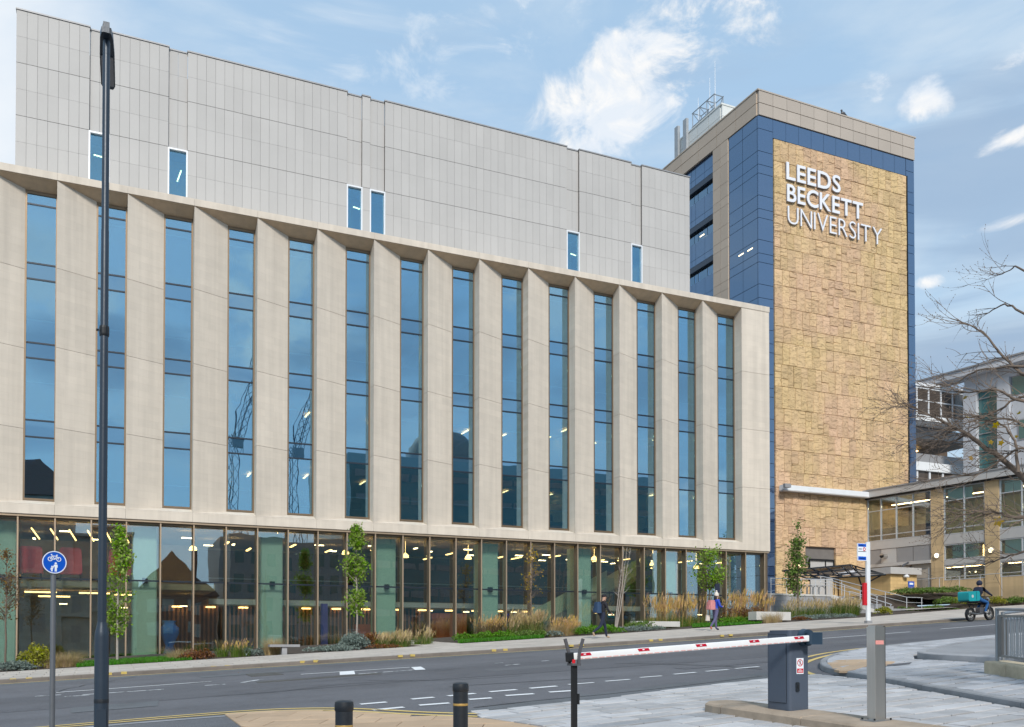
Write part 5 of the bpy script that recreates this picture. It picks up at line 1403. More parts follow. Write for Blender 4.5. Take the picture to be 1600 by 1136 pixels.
for q, (z, w) in enumerate(((-.052, .02), (-.066, .04), (-.08, .04))): MB().box(-w, w, z - .003, z + .003, .0025, .0035, 0, NF).build('print_line', M['signwhite'], no)
MB().prism(rrect(-.03, .03, -.065, .065, .015), 0, .016, 0, Fr((cu + cw_ * .38, cv - .001, cz + .33), (1, 0, 0), (0, 0, 1))).build('lock_plate', M['cabdark'], cab)
MB().tube([(cu + cw_ * .38, cv - .018, cz + .36), (cu + cw_ * .38, cv - .018, cz + .31)], .012, 8).build('lock_handle', M['black'], cab)
bx('badge', M['signwhite'], cab, cu - .0155, cu - .0115, cv + .2, cv + .23, cz + 1.0, cz + 1.015)
bx('badge', M['signred'], cab, cu - .0155, cu - .0115, cv + .17, cv + .27, cz + .955, cz + .98)
hubc = Vector((cu + cw_ - .1, cv - .0, cz + ch - .105))
hb = MB().tube([hubc, hubc + Vector((0, -.09, 0))], [.125, .115], 22).build('hub_drum', M['hub'], cab, smooth=40)
MB().prism(rrect(hubc.x - .06, hubc.x + .17, hubc.y - .2, hubc.y - .091, .03), hubc.z - .095, hubc.z + .07).build('hub_cover', M['hub'], cab, smooth=30)
# barrier arm and its rest
a0 = Vector((hubc.x - .055, cv - .145, cz + ch - .115)); a1 = at_v(889, 1026.5, cv - .145)
ax = (a1 - a0).normalized()
AFr = Fr(a0, ax, Vector((0, 0, 1)) - ax * ax.z); AL = (a1 - a0).length
e_ = Fr(a0, AFr.n, AFr.y)
sgn = 1 if e_.n.dot(ax) > 0 else -1
zz_a = sorted((0, sgn * (AL - .05)))
arm = MB().prism(rrect(-.026, .026, -.043, .043, .012), zz_a[0], zz_a[1], 0, e_).build('arm', M['armwhite'], cab, smooth=30)
zz_a = sorted((sgn * (AL - .05), sgn * (AL + .03)))
MB().prism(rrect(-.034, .034, -.06, .054, .015), zz_a[0], zz_a[1], 0, e_).build('end_cap', M['black'], arm)
side = -1 if AFr.n.y > 0 else 1
for t in (.03, .235, .465, .70, .925):
    x = t * AL
    MB().prism([(x, .037), (x + .16, .037), (x + .14, .002), (x - .02, .002)], side * .0265, side * .030, 0, AFr).build('reflector', M['reflred'], arm)
    MB().box(x + .06, x + .09, +.015, .027, side * .0302, side * .0315, 0, AFr).build('reflector_mark', M['signwhite'], arm)
x = .05
dl = MB()
while x < AL - .12:
    dl.box(x, x + .075, -.034, -.027, side * .0263, side * .0275, 0, AFr); x += .1
tag(dl.build('red_dashes', M['pink'], arm), kind='stuff')
ru, rv = a1.x + .07, cv - .145; rz = zg(ru, rv); ay = a1.z - .065
rest = thing('arm_rest_post', 'slim dark post with a forked cradle holding the free end of the barrier arm', 'post', (ru, rv, rz))
MB().box(ru - .032, ru + .032, rv - .025, rv + .025, rz - .05, ay - .02).build('post', M['black'], rest)
bx('post_plate', M['black'], rest, ru + .033, ru + .06, rv - .03, rv + .03, rz + .55, rz + .68)
fk = MB()
for s in (-1, 1):
    fk.prism([(s * .02, -.02), (s * .055, -.02), (s * .06, .1), (s * .115, .28), (s * .08, .29), (s * .03, .12)], -.012, .012, 0, Fr((ru, rv - .05 if s > 0 else rv + .05, ay), (1, 0, 0), (0, 0, 1)))
fk.box(ru - .06, ru + .06, rv - .065, rv + .065, ay - .04, ay - .015)
fk.build('fork', M['signgrey'], rest)
bx('red_pad', M['signred'], rest, ru - .06, ru - .02, rv - .067, rv - .063, ay - .01, ay + .035)
# stainless reader post
pu, pv = 8.83, 8.55; pz = zg(pu, pv) + .15
po = thing('reader_post', 'square brushed steel access post with a faint painted red reflection standing on the sandstone island', 'post', (pu, pv, pz))
h = 1.19
body = MB().prism(rrect(pu - .083, pu + .083, pv - .07, pv + .07, .006), pz, pz + h - .02)
body.prism(rrect(pu - .07, pu + .075, pv - .06, pv + .06, .006), pz + h - .02, pz + h - .002); body.build('post', M['brushed'], po)
bx('red_reflection', M['pink'], po, pu - .075, pu + .06, pv - .0725, pv - .0705, pz + h - .24, pz + h - .19)  # red reflection in the steel, painted on as a thin strip
bx('edge_strip', M['brushed_edge'], po, pu + .0835, pu + .092, pv - .07, pv + .07, pz + .02, pz + h - .01)
MB().box(pu + .11, pu + .155, pv + .08, pv + .2, pz + .66, pz + h + .0).box(pu + .05, pu + .109, pv + .09, pv + .13, pz + .7, pz + h - .1).build('reader_plate', M['brushed_edge'], po)
bx('base_plate', M['steel'], po, pu - .15, pu + .17, pv - .12, pv + .12, pz - .012, pz + .008)
for dx in (-.13, .14):
    for dy in (-.1, .1): MB().tube([(pu + dx, pv + dy, pz + .008), (pu + dx, pv + dy, pz + .03)], .014, 6).build('bolt', M['black'], po)
# plinth and railing at the right edge
plinth = thing('stone_plinth', 'low weathered cream stone plinth under the grey railing at the right edge', 'plinth', (14.5, 11, zg(14.5, 11)))
pd = Vector((14.0 - 15.05, 9.95 - 11.95, 0)).normalized(); pn = Vector((-pd.y, pd.x, 0))
if pn.x < 0: pn = -pn
PB = Vector((15.05, 11.95, 0))
for k in range(6):
    a = PB + pd * (k * .85 + .006); b = PB + pd * ((k + 1) * .85 - .006); c = b + pn * .42; d2 = a + pn * .42; zf = lambda p, hh: zg(p.x, p.y) + .12 + hh
    m2 = MB(); P = [a, b, c, d2]; cc = (a + c) / 2
    m2.v = [(p.x, p.y, zf(p, -.15)) for p in P] + [(p.x, p.y, zf(p, .2)) for p in P] + [(cc.x + (p.x - cc.x) * .95, cc.y + (p.y - cc.y) * .95, zf(p, .225)) for p in P]
    m2.f = [(8, 9, 10, 11)]
    for q in (0, 4): m2.f += [(q + i, q + (i + 1) % 4, q + 4 + (i + 1) % 4, q + 4 + i) for i in range(4)]
    m2.mi = [0] * len(m2.f); m2.build('plinth_stone', M['plinth'], plinth)
def railing(name, label, P0, d, L, hgt, lift, first=True):
    t = thing(name, label, 'railing', P0)
    def g(s): p = P0 + d * s; return Vector((p.x, p.y, zg(p.x, p.y) + lift))
    MB().tube([g(0), g(0) + Vector((0, 0, hgt))], .035, 10).build('end_post', M['steel'], t, smooth=50)
    MB().tube([g(0) + Vector((0, 0, hgt - .02)), g(L) + Vector((0, 0, hgt - .02))], .028, 8).build('top_rail', M['steel'], t, smooth=50)
    q = Vector((-d.y, d.x, 0))
    for zz_ in (.1, hgt - .16):
        m2 = MB(); a, b = g(.05) + Vector((0, 0, zz_)), g(L) + Vector((0, 0, zz_))
        m2.add([a - q * .02, a + q * .02, b + q * .02, b - q * .02, a - q * .02 + Vector((0, 0, .04)), a + q * .02 + Vector((0, 0, .04)), b + q * .02 + Vector((0, 0, .04)), b - q * .02 + Vector((0, 0, .04))], [(0, 1, 2, 3), (4, 5, 6, 7), (0, 1, 5, 4), (1, 2, 6, 5), (2, 3, 7, 6), (3, 0, 4, 7)])
        m2.build('rail', M['steel'], t)
    a = g(.14); m2 = MB(); m2.tube([a + Vector((0, 0, .1)), a + Vector((0, 0, hgt - .14))], .05, 4); m2.build('panel_post', M['brushed_edge'], t)
    s = .3
    while s < L:
        MB().tube([g(s) + Vector((0, 0, .12)), g(s) + Vector((0, 0, hgt - .14))], .011, 6).build('bar', M['steel'], t, smooth=50); s += .115
railing('street_railing', 'grey steel bar railing standing on the cream stone plinth', PB + pd * .1 + pn * .2, pd, 4.0, 1.0, .33)
railing('street_railing', 'grey steel bar railing running back from the corner post beside the raised paving', PB + pd * .02 + pn * .34, Vector((.94, .34, 0)).normalized(), 6.0, .98, .27)
# bench and blocks on the far side
bu, bv = 6.6, 37.3; bz = zg(bu, bv) + .12
be = thing('bench', 'short low grey slab bench at the edge of the planting beside pale grass', 'bench', (bu, bv, bz))
bx('seat', M['granite'], be, bu - .6, bu + .6, bv - .22, bv + .22, bz + .30, bz + .40)
bx('leg', M['granite'], be, bu - .1, bu + .1, bv - .15, bv + .15, bz - .05, bz + .299)
wb_ = thing('stone_block', 'large pale stone block beside the last slim tree', 'stone block', (33.6, 40.3, 1.5))
bx('block', M['concrete'], wb_, 32.6, 35.0, 40.0, 40.7, 1.2, zg(34, 40) + .68)
wb2 = thing('stone_block', 'long low white stone block among golden grasses left of the blue jacket', 'stone block', (26.6, 40.8, 1.0))
bx('block', M['concrete'], wb2, 25.3, 28.0, 40.6, 41.2, .8, zg(26.5, 41) + .5)
# bus stop
bu, bv = 32.95, 32.35; bz = zg(bu, bv) + .12
bs = thing('bus_stop', 'tall white bus stop pole with blue and white flag and red side panel', 'bus stop', (bu, bv, bz))
MB().prism(rrect(bu - .11, bu + .11, bv - .07, bv + .07, .04), bz, 4.72).build('pole', M['white'], bs, smooth=30)
MB().prism(rrect(bu - .16, bu + .16, bv - .12, bv + .12, .04), bz - .02, bz + .12).build('foot', M['granite'], bs)
FF = Fr((bu - .115, bv - .02, 4.64), (-1, 0, 0), (0, 0, -1))
BF = Fr((bu - .68, bv - .075, 3.82), (1, 0, 0), (0, 0, 1))
fo = bx('flag', M['signwhite'], bs, bu - .68, bu - .12, bv - .05, bv, 3.82, 4.64)
def pr(n, m, x0, x1, y0, y1): MB().box(x0, x1, y0, y1, -.0235, -.0215, 0, BF).build(n, M[m], fo)
pr('blue_header', 'signblue', .03, .53, .66, .8); pr('rule', 'signgrey', .03, .53, .42, .45); pr('route_text', 'signgrey', .06, .26, .53, .57)
pr('header_text', 'signwhite', .08, .36, .71, .74); pr('blue_footer', 'signblue', .03, .53, .03, .2); pr('footer_text', 'signwhite', .1, .46, .09, .12)
MB().ring(Fr(BF.p(.41, .55, 0), BF.x, BF.y), .05, .09, -.0235, -.0215, 20).build('red_roundel', M['signred'], fo)
MB().prism(rrect(bu - .33, bu - .13, bv - .09, bv + .06, .03), 1.72, 2.78).build('red_panel', M['signred'], bs, smooth=30)
MB().box(bu - .13, bu - .1, bv - .03, bv + .03, 1.9, 1.96).box(bu - .13, bu - .1, bv - .03, bv + .03, 2.5, 2.56).build('bracket', M['steel'], bs)
bd = thing('pigeon', 'small dark bird perched on the tower roof edge', 'bird', (58.6, TV, TT))
MB().ball((58.6, 60.0, 46.2), (.28, .14, .16), 0, 8, 5).ball((58.42, 60.0, 46.42), (.1, .09, .1), 0, 8, 5).tube([(58.85, 60, 46.16), (59.1, 60, 46.08)], [.08, .03], 5).tube([(58.58, 60, 46.1), (58.58, 60, 46.0)], .02, 4).build('body', M['signgrey'], bd, smooth=60)

# things inside the shopfront
def lounge(u, v, z, label):
    t = thing('lounge_chair', label, 'chair', (u, v, z), 'red lounge chairs on the mezzanine')
    P = [(-.52, .1), (-.44, .0), (.44, .0), (.52, .1), (.47, 1.15), (.38, 1.25), (-.38, 1.25), (-.47, 1.15)]
    MB().prism(P, -.06, .06, 0, Fr((u, v, z + .35), (1, 0, 0), (0, 0, 1))).build('backrest', M['red'], t, smooth=30)
    bx('seat', M['red'], t, u - .48, u + .48, v + .065, v + .7, z + .36, z + .6)
    for dx in (-.4, .4):
        for y in (0, .6): MB().tube([(u + dx, v + y, z + .36), (u + dx * 1.15, v + y, z)], .025, 6).build('leg', M['black'], t)
for px_, lb in ((48, 'red rounded lounge chair behind the glass left of the blue round sign'), (110, 'red rounded lounge chair behind the glass between blue sign and lamp column'), (187, 'red rounded lounge chair behind the glass hidden partly by the slim tree')):
    lounge(at_v(px_, 880, 47.8).x, 47.8, 2.86, lb)
va = MB().lathe([(.2, -.9), (.28, -.85), (.3, -.6), (.2, -.2), (.32, .1), (.46, .45), (.45, .7), (.3, .85), (.26, .95), (.34, 1.05)], (2.95, 48.6, 0), 18)
tag(va.build('blue_vase', M['blueglaze'], None, smooth=60), 'tall glossy blue vase shaped sculpture standing behind the shopfront glass', 'sculpture')

# ================================================================== planting
def bedz(u, v): return zg(u, v) + .10
def U(px, v): return at_v(px, 1000, v).x
def blade(mb, u, v, z, h, w, lean, az, seg=3):
    dx, dy = math.cos(az), math.sin(az); k = len(mb.v); sx, sy = -dy * w / 2, dx * w / 2
    for i in range(seg + 1):
        t = i / seg; off = lean * h * t ** 1.8; zz_ = z + h * (t - .25 * lean * t * t); ww = 1 - .85 * t
        mb.v.append((u + dx * off - sx * ww, v + dy * off - sy * ww, zz_)); mb.v.append((u + dx * off + sx * ww, v + dy * off + sy * ww, zz_))
    for i in range(seg): mb.f.append((k + 2 * i, k + 2 * i + 1, k + 2 * i + 3, k + 2 * i + 2)); mb.mi.append(0)
    return (u + dx * lean * h, v + dy * lean * h, z + h * (1 - .25 * lean))
def grasses(name, label, clumps, m, h, n, w=.02, lean=(.1, .6), r=.22, plume=None, plume_frac=.3, ph=.28, zf=bedz, cat='grass', tall=1.0):
    mb = MB(); pm = MB()
    for (u, v) in clumps:
        hh = h * random.uniform(.8, 1.15)
        for _ in range(n):
            a = random.uniform(0, 6.283); q = r * math.sqrt(random.random()); az = a + random.uniform(-.6, .6)
            tip = blade(mb, u + q * math.cos(a), v + q * math.sin(a), zf(u, v) - .03, hh * random.uniform(.55, 1.0), w * random.uniform(.6, 1.3), random.uniform(*lean), az)
            if plume and random.random() < plume_frac:
                hp = hh * random.uniform(.85, 1.25) * tall; ln = random.uniform(.08, .42); wind = .35 if random.random() < .7 else az
                t2 = blade(pm, u + q * math.cos(a), v + q * math.sin(a), zf(u, v), hp, .012, ln, wind)
                for k in range(4):
                    blade(pm, t2[0] + random.uniform(-.03, .03) - .05 * math.cos(wind) * k * .4, t2[1] + random.uniform(-.03, .03), t2[2] - .06 * k - .05, ph * random.uniform(.6, 1), .035, random.uniform(.2, .9), wind + random.uniform(-.7, .7), 2)
    o = mb.build(name, m, None, recalc=False); tag(o, label, cat, kind='stuff')
    if plume:
        p = pm.build('plumes', plume, o, recalc=False); tag(p, kind='stuff')
    return o
def mound(name, label, u, v, r, h, m, n=500, leaf=.07, cat='shrub', zf=bedz, group=None):
    mb = MB(); z0 = zf(u, v); sub = [(random.uniform(-.6, .6) * r, random.uniform(-.6, .6) * r, random.uniform(.55, 1)) for _ in range(7)]
    for _ in range(n):
        sx, sy, sh = random.choice(sub); a = random.uniform(0, 6.283); t = random.random() ** .5; rr = r * .6 * t
        zz_ = h * sh * math.sqrt(max(0, 1 - t * t)) * random.uniform(.75, 1.05)
        c = Vector((u + sx + rr * math.cos(a), v + sy + rr * math.sin(a), z0 + zz_))
        d = Vector((random.gauss(0, 1), random.gauss(0, 1), random.gauss(.5, .8))).normalized(); e = d.orthogonal().normalized(); e = Matrix.Rotation(random.uniform(0, 6.28), 3, d) @ e; f = d.cross(e)
        s = leaf * random.uniform(.6, 1.3)
        mb.quad(c - e * s * .35, c + f * s * .7 - e * s * .1, c + e * s * .35 + f * .3 * s, c - f * s * .7)
    for s in sub[:4]: mb.tube([(u, v, z0 - .05), (u + s[0] * .6, v + s[1] * .6, z0 + h * .5)], .012, 4)
    return tag(mb.build(name, m, None, recalc=False), label, cat, group)
def lawn(label, x0, x1, v0, v1, n):
    mb = MB()
    a, b, c, d = (U(x0, v0), v0), (U(x1, v0), v0), (U(x1, v1), v1), (U(x0, v1), v1)
    for _ in range(n):
        s, t = random.random(), random.random()
        u = (a[0] * (1 - s) + b[0] * s) * (1 - t) + (d[0] * (1 - s) + c[0] * s) * t; v = v0 + (v1 - v0) * t
        blade(mb, u, v, bedz(u, v) + .02, random.uniform(.07, .16), .03, random.uniform(.1, .9), random.uniform(0, 6.28), 2)
    k = len(mb.v)
    for p in (a, b, c, d): mb.v.append((p[0], p[1], bedz(*p) + .03))
    mb.f.append((k, k + 1, k + 2, k + 3)); mb.mi.append(0)
    tag(mb.build('lawn', M['lawn'], None, recalc=False), label, 'lawn', kind='stuff')
lawn('bright green grass strip at the foot of the left shopfront glass', 120, 300, 37.15, 40.5, 9000)
lawn('bright green grass patch right of the paved path into the building', 716, 850, 37.7, 39.6, 7000)
lawn('bright green grass patch behind the walker with the pink backpack', 1082, 1190, 39.2, 42.5, 7000)
def row(px0, px1, v0, v1, n): return [(U(random.uniform(px0, px1), vv), vv) for vv in [random.uniform(v0, v1) for _ in range(n)]]
mound('shrub', 'silver grey low shrub at the far left edge of the planting', U(12, 38), 38.2, .75, .42, M['leafsilver'], 900, .07)
mound('shrub', 'silver grey low shrub between far left edge and yellow-green bush', U(33, 38), 38.0, .55, .38, M['leafsilver'], 700, .07)
mound('shrub', 'yellow-green upright bush left of the blue sign post', U(55, 38.6), 38.6, .6, 1.0, M['leafyg'], 1300, .09)
grasses('straw_grass', 'pale straw coloured feathery grass behind the blue sign post', row(80, 118, 38.2, 39.0, 9), M['straw'], .75, 130, .014, (.3, 1.1), .3)
grasses('straw_grass', 'straw coloured grass mound in front of the blue sculpture', row(262, 296, 38.0, 38.8, 6), M['straw'], .65, 130, .014, (.4, 1.2), .3)
mound('shrub', 'rusty brown low shrub beside the straw coloured grass', U(312, 38.2), 38.2, .6, .42, M['leafrust'], 700, .07)
mound('shrub', 'rusty brown low shrub at the feet of straw coloured grass', U(298, 38.0), 38.0, .5, .36, M['leafrust'], 500, .07)
grasses('spiky_grass', 'yellow-green spiky grass before the third column of shopfront glass', row(345, 385, 38.0, 39.0, 8), M['grassg'], .65, 90, .02, (.1, .7), .25, M['golden'], .06, .15)
mound('shrub', 'silver shrub just left of the pale blond grass tuft', U(395, 38.2), 38.2, .5, .36, M['leafsilver'], 600, .07)
grasses('blond_grass', 'dense pale blond grass tuft left of the slab bench', [(U(424, 37.8), 37.8), (U(428, 37.9), 37.9)], M['straw'], 1.0, 420, .013, (.15, .7), .28)
mound('shrub', 'large silver blue mound shrub under the tall slim green tree', U(555, 38.6), 38.6, 1.0, .75, M['leafsilver'], 2200, .08)
mound('shrub', 'low silver blue shrub creeping left of the large silver mound', U(512, 38.0), 38.0, .9, .32, M['leafsilver'], 1200, .07)
mound('shrub', 'low silver blue shrub at the pavement edge before the large silver mound', U(535, 37.5), 37.5, .8, .3, M['leafsilver'], 1000, .07)
mound('shrub', 'orange brown shrub right of the large silver mound', U(580, 39.2), 39.2, .6, .7, M['leafrust'], 800, .08)
grasses('feather_grass', 'green grasses with blond plumes left of the paved path', row(590, 668, 37.7, 39.6, 24), M['grassg'], .62, 80, .018, (.2, .9), .26, M['straw'], .16, .22)
mound('shrub', 'small dark red shrub at the left corner of the paved path', U(605, 37.5), 37.5, .8, .2, M['leafrust'], 600, .06)
for k, (px, lb) in enumerate(((728, 'bright green dome shrub nearest the paved path'), (748, 'second bright green dome shrub right of the paved path'), (770, 'third bright green dome shrub right of the paved path'), (792, 'fourth bright green dome shrub right of the paved path'))):
    mound('shrub', lb, U(px, 39.8), 39.8, .55, .42, M['leaflime'], 800, .07)
for px, lb in ((815, 'dark green low shrub right of the bright green domes'), (838, 'dark green low shrub under the yellow leaved slim tree')):
    mound('shrub', lb, U(px, 39.6), 39.6, .6, .4, M['leaf2'], 800, .07)
mound('shrub', 'silver low shrub right of the dark green shrubs', U(862, 39.2), 39.2, .55, .3, M['leafsilver'], 700, .06)
grasses('brown_grass', 'brown upright grass behind the bright green dome shrubs', row(748, 800, 41.0, 42.5, 16), M['darkgrass'], .9, 90, .018, (.05, .4), .25, M['golden'], .12, .2)
grasses('straw_grass', 'green and straw grass at the foot of the yellow leaved slim tree', row(800, 850, 40.8, 42.0, 14), M['grassg'], 1.0, 80, .018, (.1, .6), .25, M['straw'], .3, .25)
grasses('blond_grass', 'blond feathery grass tufts beside the left of the walking man', row(862, 905, 39.0, 40.5, 9), M['straw'], .75, 110, .014, (.2, .8), .25, M['golden'], .15, .2)
for px, lb, mm in ((905, 'lime green flat shrub left of the walking man', 'leaflime'), (958, 'lime green shrub just right of the walking man', 'leaflime'), (930, 'lime green shrub behind the legs of the walking man', 'leaflime')):
    mound('shrub', lb, U(px, 39.4), 39.4, .7, .45, M[mm], 900, .07)
for px, lb in ((985, 'silver low shrub right of the walking man near the pavement'), (1012, 'silver low shrub in front of the long white block')):
    mound('shrub', lb, U(px, 39.4), 39.4, .7, .32, M['leafsilver'], 700, .06)
mound('shrub', 'deep green shrub behind the silver shrubs right of the walking man', U(1000, 40.4), 40.4, .9, .5, M['leaf2'], 1000, .08)
grasses('golden_grass', 'tall golden plume grass between the walking man and the woman', row(1005, 1100, 41.2, 43.8, 30), M['grassg'], .75, 60, .018, (.2, .9), .3, M['golden'], .13, .42, tall=1.85)
grasses('golden_grass', 'tall golden plume grass leaning right behind the woman', row(1128, 1200, 41.8, 44.0, 24), M['grassg'], .75, 60, .018, (.2, .9), .3, M['golden'], .13, .42, tall=1.85)
for px, lb in ((1138, 'first lime green dome right of the woman'), (1155, 'second lime green dome right of the woman'), (1172, 'third lime green dome right of the woman')):
    mound('shrub', lb, U(px, 41.0), 41.0, .6, .4, M['leaflime'], 700, .07)
mound('shrub', 'dark bronze shrub beside the pale stone block', U(1165, 42.8), 42.8, 1.3, 1.0, M['leafrust'], 1500, .08)
grasses('straw_grass', 'small straw tufts at the left end of the pale stone block', row(1192, 1218, 39.5, 40.0, 6), M['straw'], .7, 100, .014, (.1, .6), .2)
grasses('green_grass', 'dense green grass with fine pink plumes in front of the granite wall', row(1225, 1338, 42.3, 44.8, 46), M['grassg'], .95, 80, .018, (.15, .8), .28, M['straw'], .1, .3, zf=bedz)
for px, lb in ((1262, 'silver edging shrub right of the last slim tree trunk'), (1290, 'silver edging shrub midway before the granite wall'), (1318, 'silver edging shrub left of the bus stop pole')):
    mound('shrub', lb, U(px, 41.0), 41.0, .8, .3, M['leafsilver'], 700, .06)
mound('shrub', 'rust red low shrub at the foot of the last slim tree', U(1252, 40.6), 40.6, .6, .25, M['leafrust'], 500, .06)
mound('shrub', 'small yellow-green shrub right of the bus stop pole foot', U(1380, 42.2), 42.2, .6, .5, M['leafyg'], 700, .08)
def bank2(u, v): return zg(u, v) + .35
grasses('blond_grass', 'blond grass behind the sloping handrails near the kiosk', row(1405, 1450, 50.5, 52, 10), M['straw'], .8, 100, .016, (.2, .9), .3, zf=lambda u, v: bank_z(u, v))
for px, v_, lb in ((1408, 49.4, 'green ground cover shrub nearest the top of the right stringer'), (1424, 49.6, 'green ground cover shrub halfway down the right stringer'), (1440, 50.4, 'green ground cover shrub under the blue kiosk notice'), (1474, 50.2, 'green ground cover shrub before the grey metal gate'), (1492, 49.6, 'green ground cover shrub left of the rider and gate')):
    mound('shrub', lb, U(px, v_), v_, 1.1, .45, M['leaf2'], 1000, .1, zf=lambda u, v: bank_z(u, v))
mound('shrub', 'spreading green ground cover below the golden kiosk', U(1455, 49.5), 49.5, 1.8, .35, M['leaf2'], 1400, .1, zf=lambda u, v: bank_z(u, v))
mound('shrub', 'spreading green ground cover at the foot of the right stringer', U(1470, 47.5), 47.5, 1.6, .3, M['leaf2'], 1200, .1, zf=lambda u, v: bank_z(u, v))
for k, (px, lb) in enumerate(((1462, 'dull green shrub at the base of the first buff pier'), (1482, 'dull green shrub second in the row before the buff base'), (1504, 'dull green shrub just left of the motorbike rider'), (1526, 'dull green shrub behind the motorbike rider'), (1560, 'yellowish shrub right of the motorbike rider'), (1585, 'green shrub at the right edge behind the railing'))):
    v_ = 47.6 - k * .3
    mound('shrub', lb, U(px, v_), v_, .8, .6, M['leafyg' if k in (2, 4) else 'leaf2'], 800, .09, zf=lambda u, v: bank_z(u, max(v, 46.2)))

# ---- young street trees
def tree(name, label, u, v, z0, ztop, zc0, rad, m, n_tips, n_leaf, leaf, trunk=.06, bark='bark', lean=0.0, multi=1, spread=.18, prof=None, stake=False):
    t = thing(name, label, 'tree', (u, v, z0)); tb = MB(); lf = MB(); H = ztop - z0
    prof = prof or (lambda s: math.sin(math.pi * min(1, s * .9 + .12)) ** .7 * (1 - .35 * s))
    for q in range(multi):
        off = (q - (multi - 1) / 2); P = []; 
        for k in range(9):
            s = k / 8; P.append(Vector((u + lean * H * s + off * (.12 + .55 * s) * (.5 if multi > 1 else 0) + random.uniform(-.02, .02), v + off * .2 * s + random.uniform(-.02, .02), z0 - .05 + H * .97 * s)))
        tb.tube(P, [trunk * (1 - .82 * k / 8) for k in range(9)], 7)
        clumps = [(random.random() ** .9, random.uniform(0, 6.283), random.uniform(.7, 1.15)) for _ in range(15)] + [(.97, 0, .8), (.04, 2, .9)]
        for _ in range(n_tips // multi):
            cl = random.choice(clumps); s = max(0, min(1, cl[0] + random.gauss(0, .035))); zz_ = zc0 + (ztop - zc0) * s
            f = (zz_ - z0) / H; i = min(7, int(f * 8)); base = P[i].lerp(P[i + 1], f * 8 - i)
            a = cl[1] + random.gauss(0, .75); r = rad * prof(s) * random.uniform(.3, 1.05) * cl[2]
            tip = base + Vector((r * math.cos(a), r * math.sin(a), r * random.uniform(.4, 1.1)))
            b0 = base - Vector((0, 0, r * .25)); mid = b0.lerp(tip, .5) + Vector((random.uniform(-.05, .05), random.uniform(-.05, .05), -.04))
            tb.tube([b0, mid, tip], [.014, .009, .004], 4, caps=False)
            for _ in range(n_leaf):
                c = mid.lerp(tip, random.uniform(-.1, 1.1)) + Vector((random.gauss(0, spread), random.gauss(0, spread), random.gauss(0, spread)))
                d = Vector((random.gauss(0, 1), random.gauss(0, 1), random.gauss(.3, 1))).normalized(); e = d.orthogonal().normalized(); e = Matrix.Rotation(random.uniform(0, 6.28), 3, d) @ e; f2 = d.cross(e); sc = leaf * random.uniform(.6, 1.3)
                lf.quad(c - e * sc * .38, c - f2 * sc * .6, c + e * sc * .38, c + f2 * sc * .6)
    tb.build('trunk', M[bark], t, smooth=60, recalc=False)
    if lf.v: lf.build('crown', M[m], t, recalc=False)
    return t
def tz(px, py, v): return at_v(px, py, v).z
v = 39.6; tree('young_tree', 'slim young green tree in front of the shopfront right of the lamp column', U(184, v), v, bedz(U(184, v), v), tz(184, 818, v), tz(184, 985, v), .72, 'leaf', 170, 14, .11, .055, 'barkpale', spread=.12)
v = 40.6; tree('young_tree', 'tallest slim bright green columnar tree beside the silver shrubs', U(558, v), v, bedz(U(558, v), v), tz(555, 818, v), tz(555, 955, v), .74, 'leaf', 200, 15, .115, .05, 'barkpale', spread=.12, lean=-.012)
v = 41.8; tree('young_tree', 'thin young tree with sparse yellow leaves left of the walking man', U(828, v), v, bedz(U(828, v), v), tz(833, 852, v), tz(833, 945, v), .7, 'leafy', 90, 3, .09, .045, 'bark', lean=.04, spread=.12)
v = 43.0; tree('young_tree', 'bare pale multi-stemmed birch right of the walking man', U(962, v), v, bedz(U(962, v), v), tz(985, 850, v), tz(975, 930, v), .75, 'leafb', 70, 0, .06, .04, 'barkpale', lean=.16, multi=3)
v = 42.6; tree('young_tree', 'small round headed green tree above the golden grasses by the woman', U(1109, v), v, bedz(U(1109, v), v), tz(1108, 862, v), tz(1108, 915, v), 1.25, 'leaf', 120, 16, .12, .055, 'bark', spread=.16, prof=lambda s: math.sin(math.pi * min(1, .15 + s * .85)) ** .6)
v = 43.4; tree('young_tree', 'slim green tree before the granite wall and tower foot', U(1247, v), v, bedz(U(1247, v), v), tz(1245, 812, v), tz(1245, 925, v), 1.05, 'leaf2', 150, 15, .12, .07, 'bark', spread=.17, prof=lambda s: (1 - .75 * s))
v = 39.5; tree('young_tree', 'sparse autumn brown young tree at the far left edge', U(9, v), v, bedz(U(9, v), v), tz(9, 855, v), tz(9, 965, v), .75, 'leafb', 110, 6, .08, .045, 'bark', spread=.12)

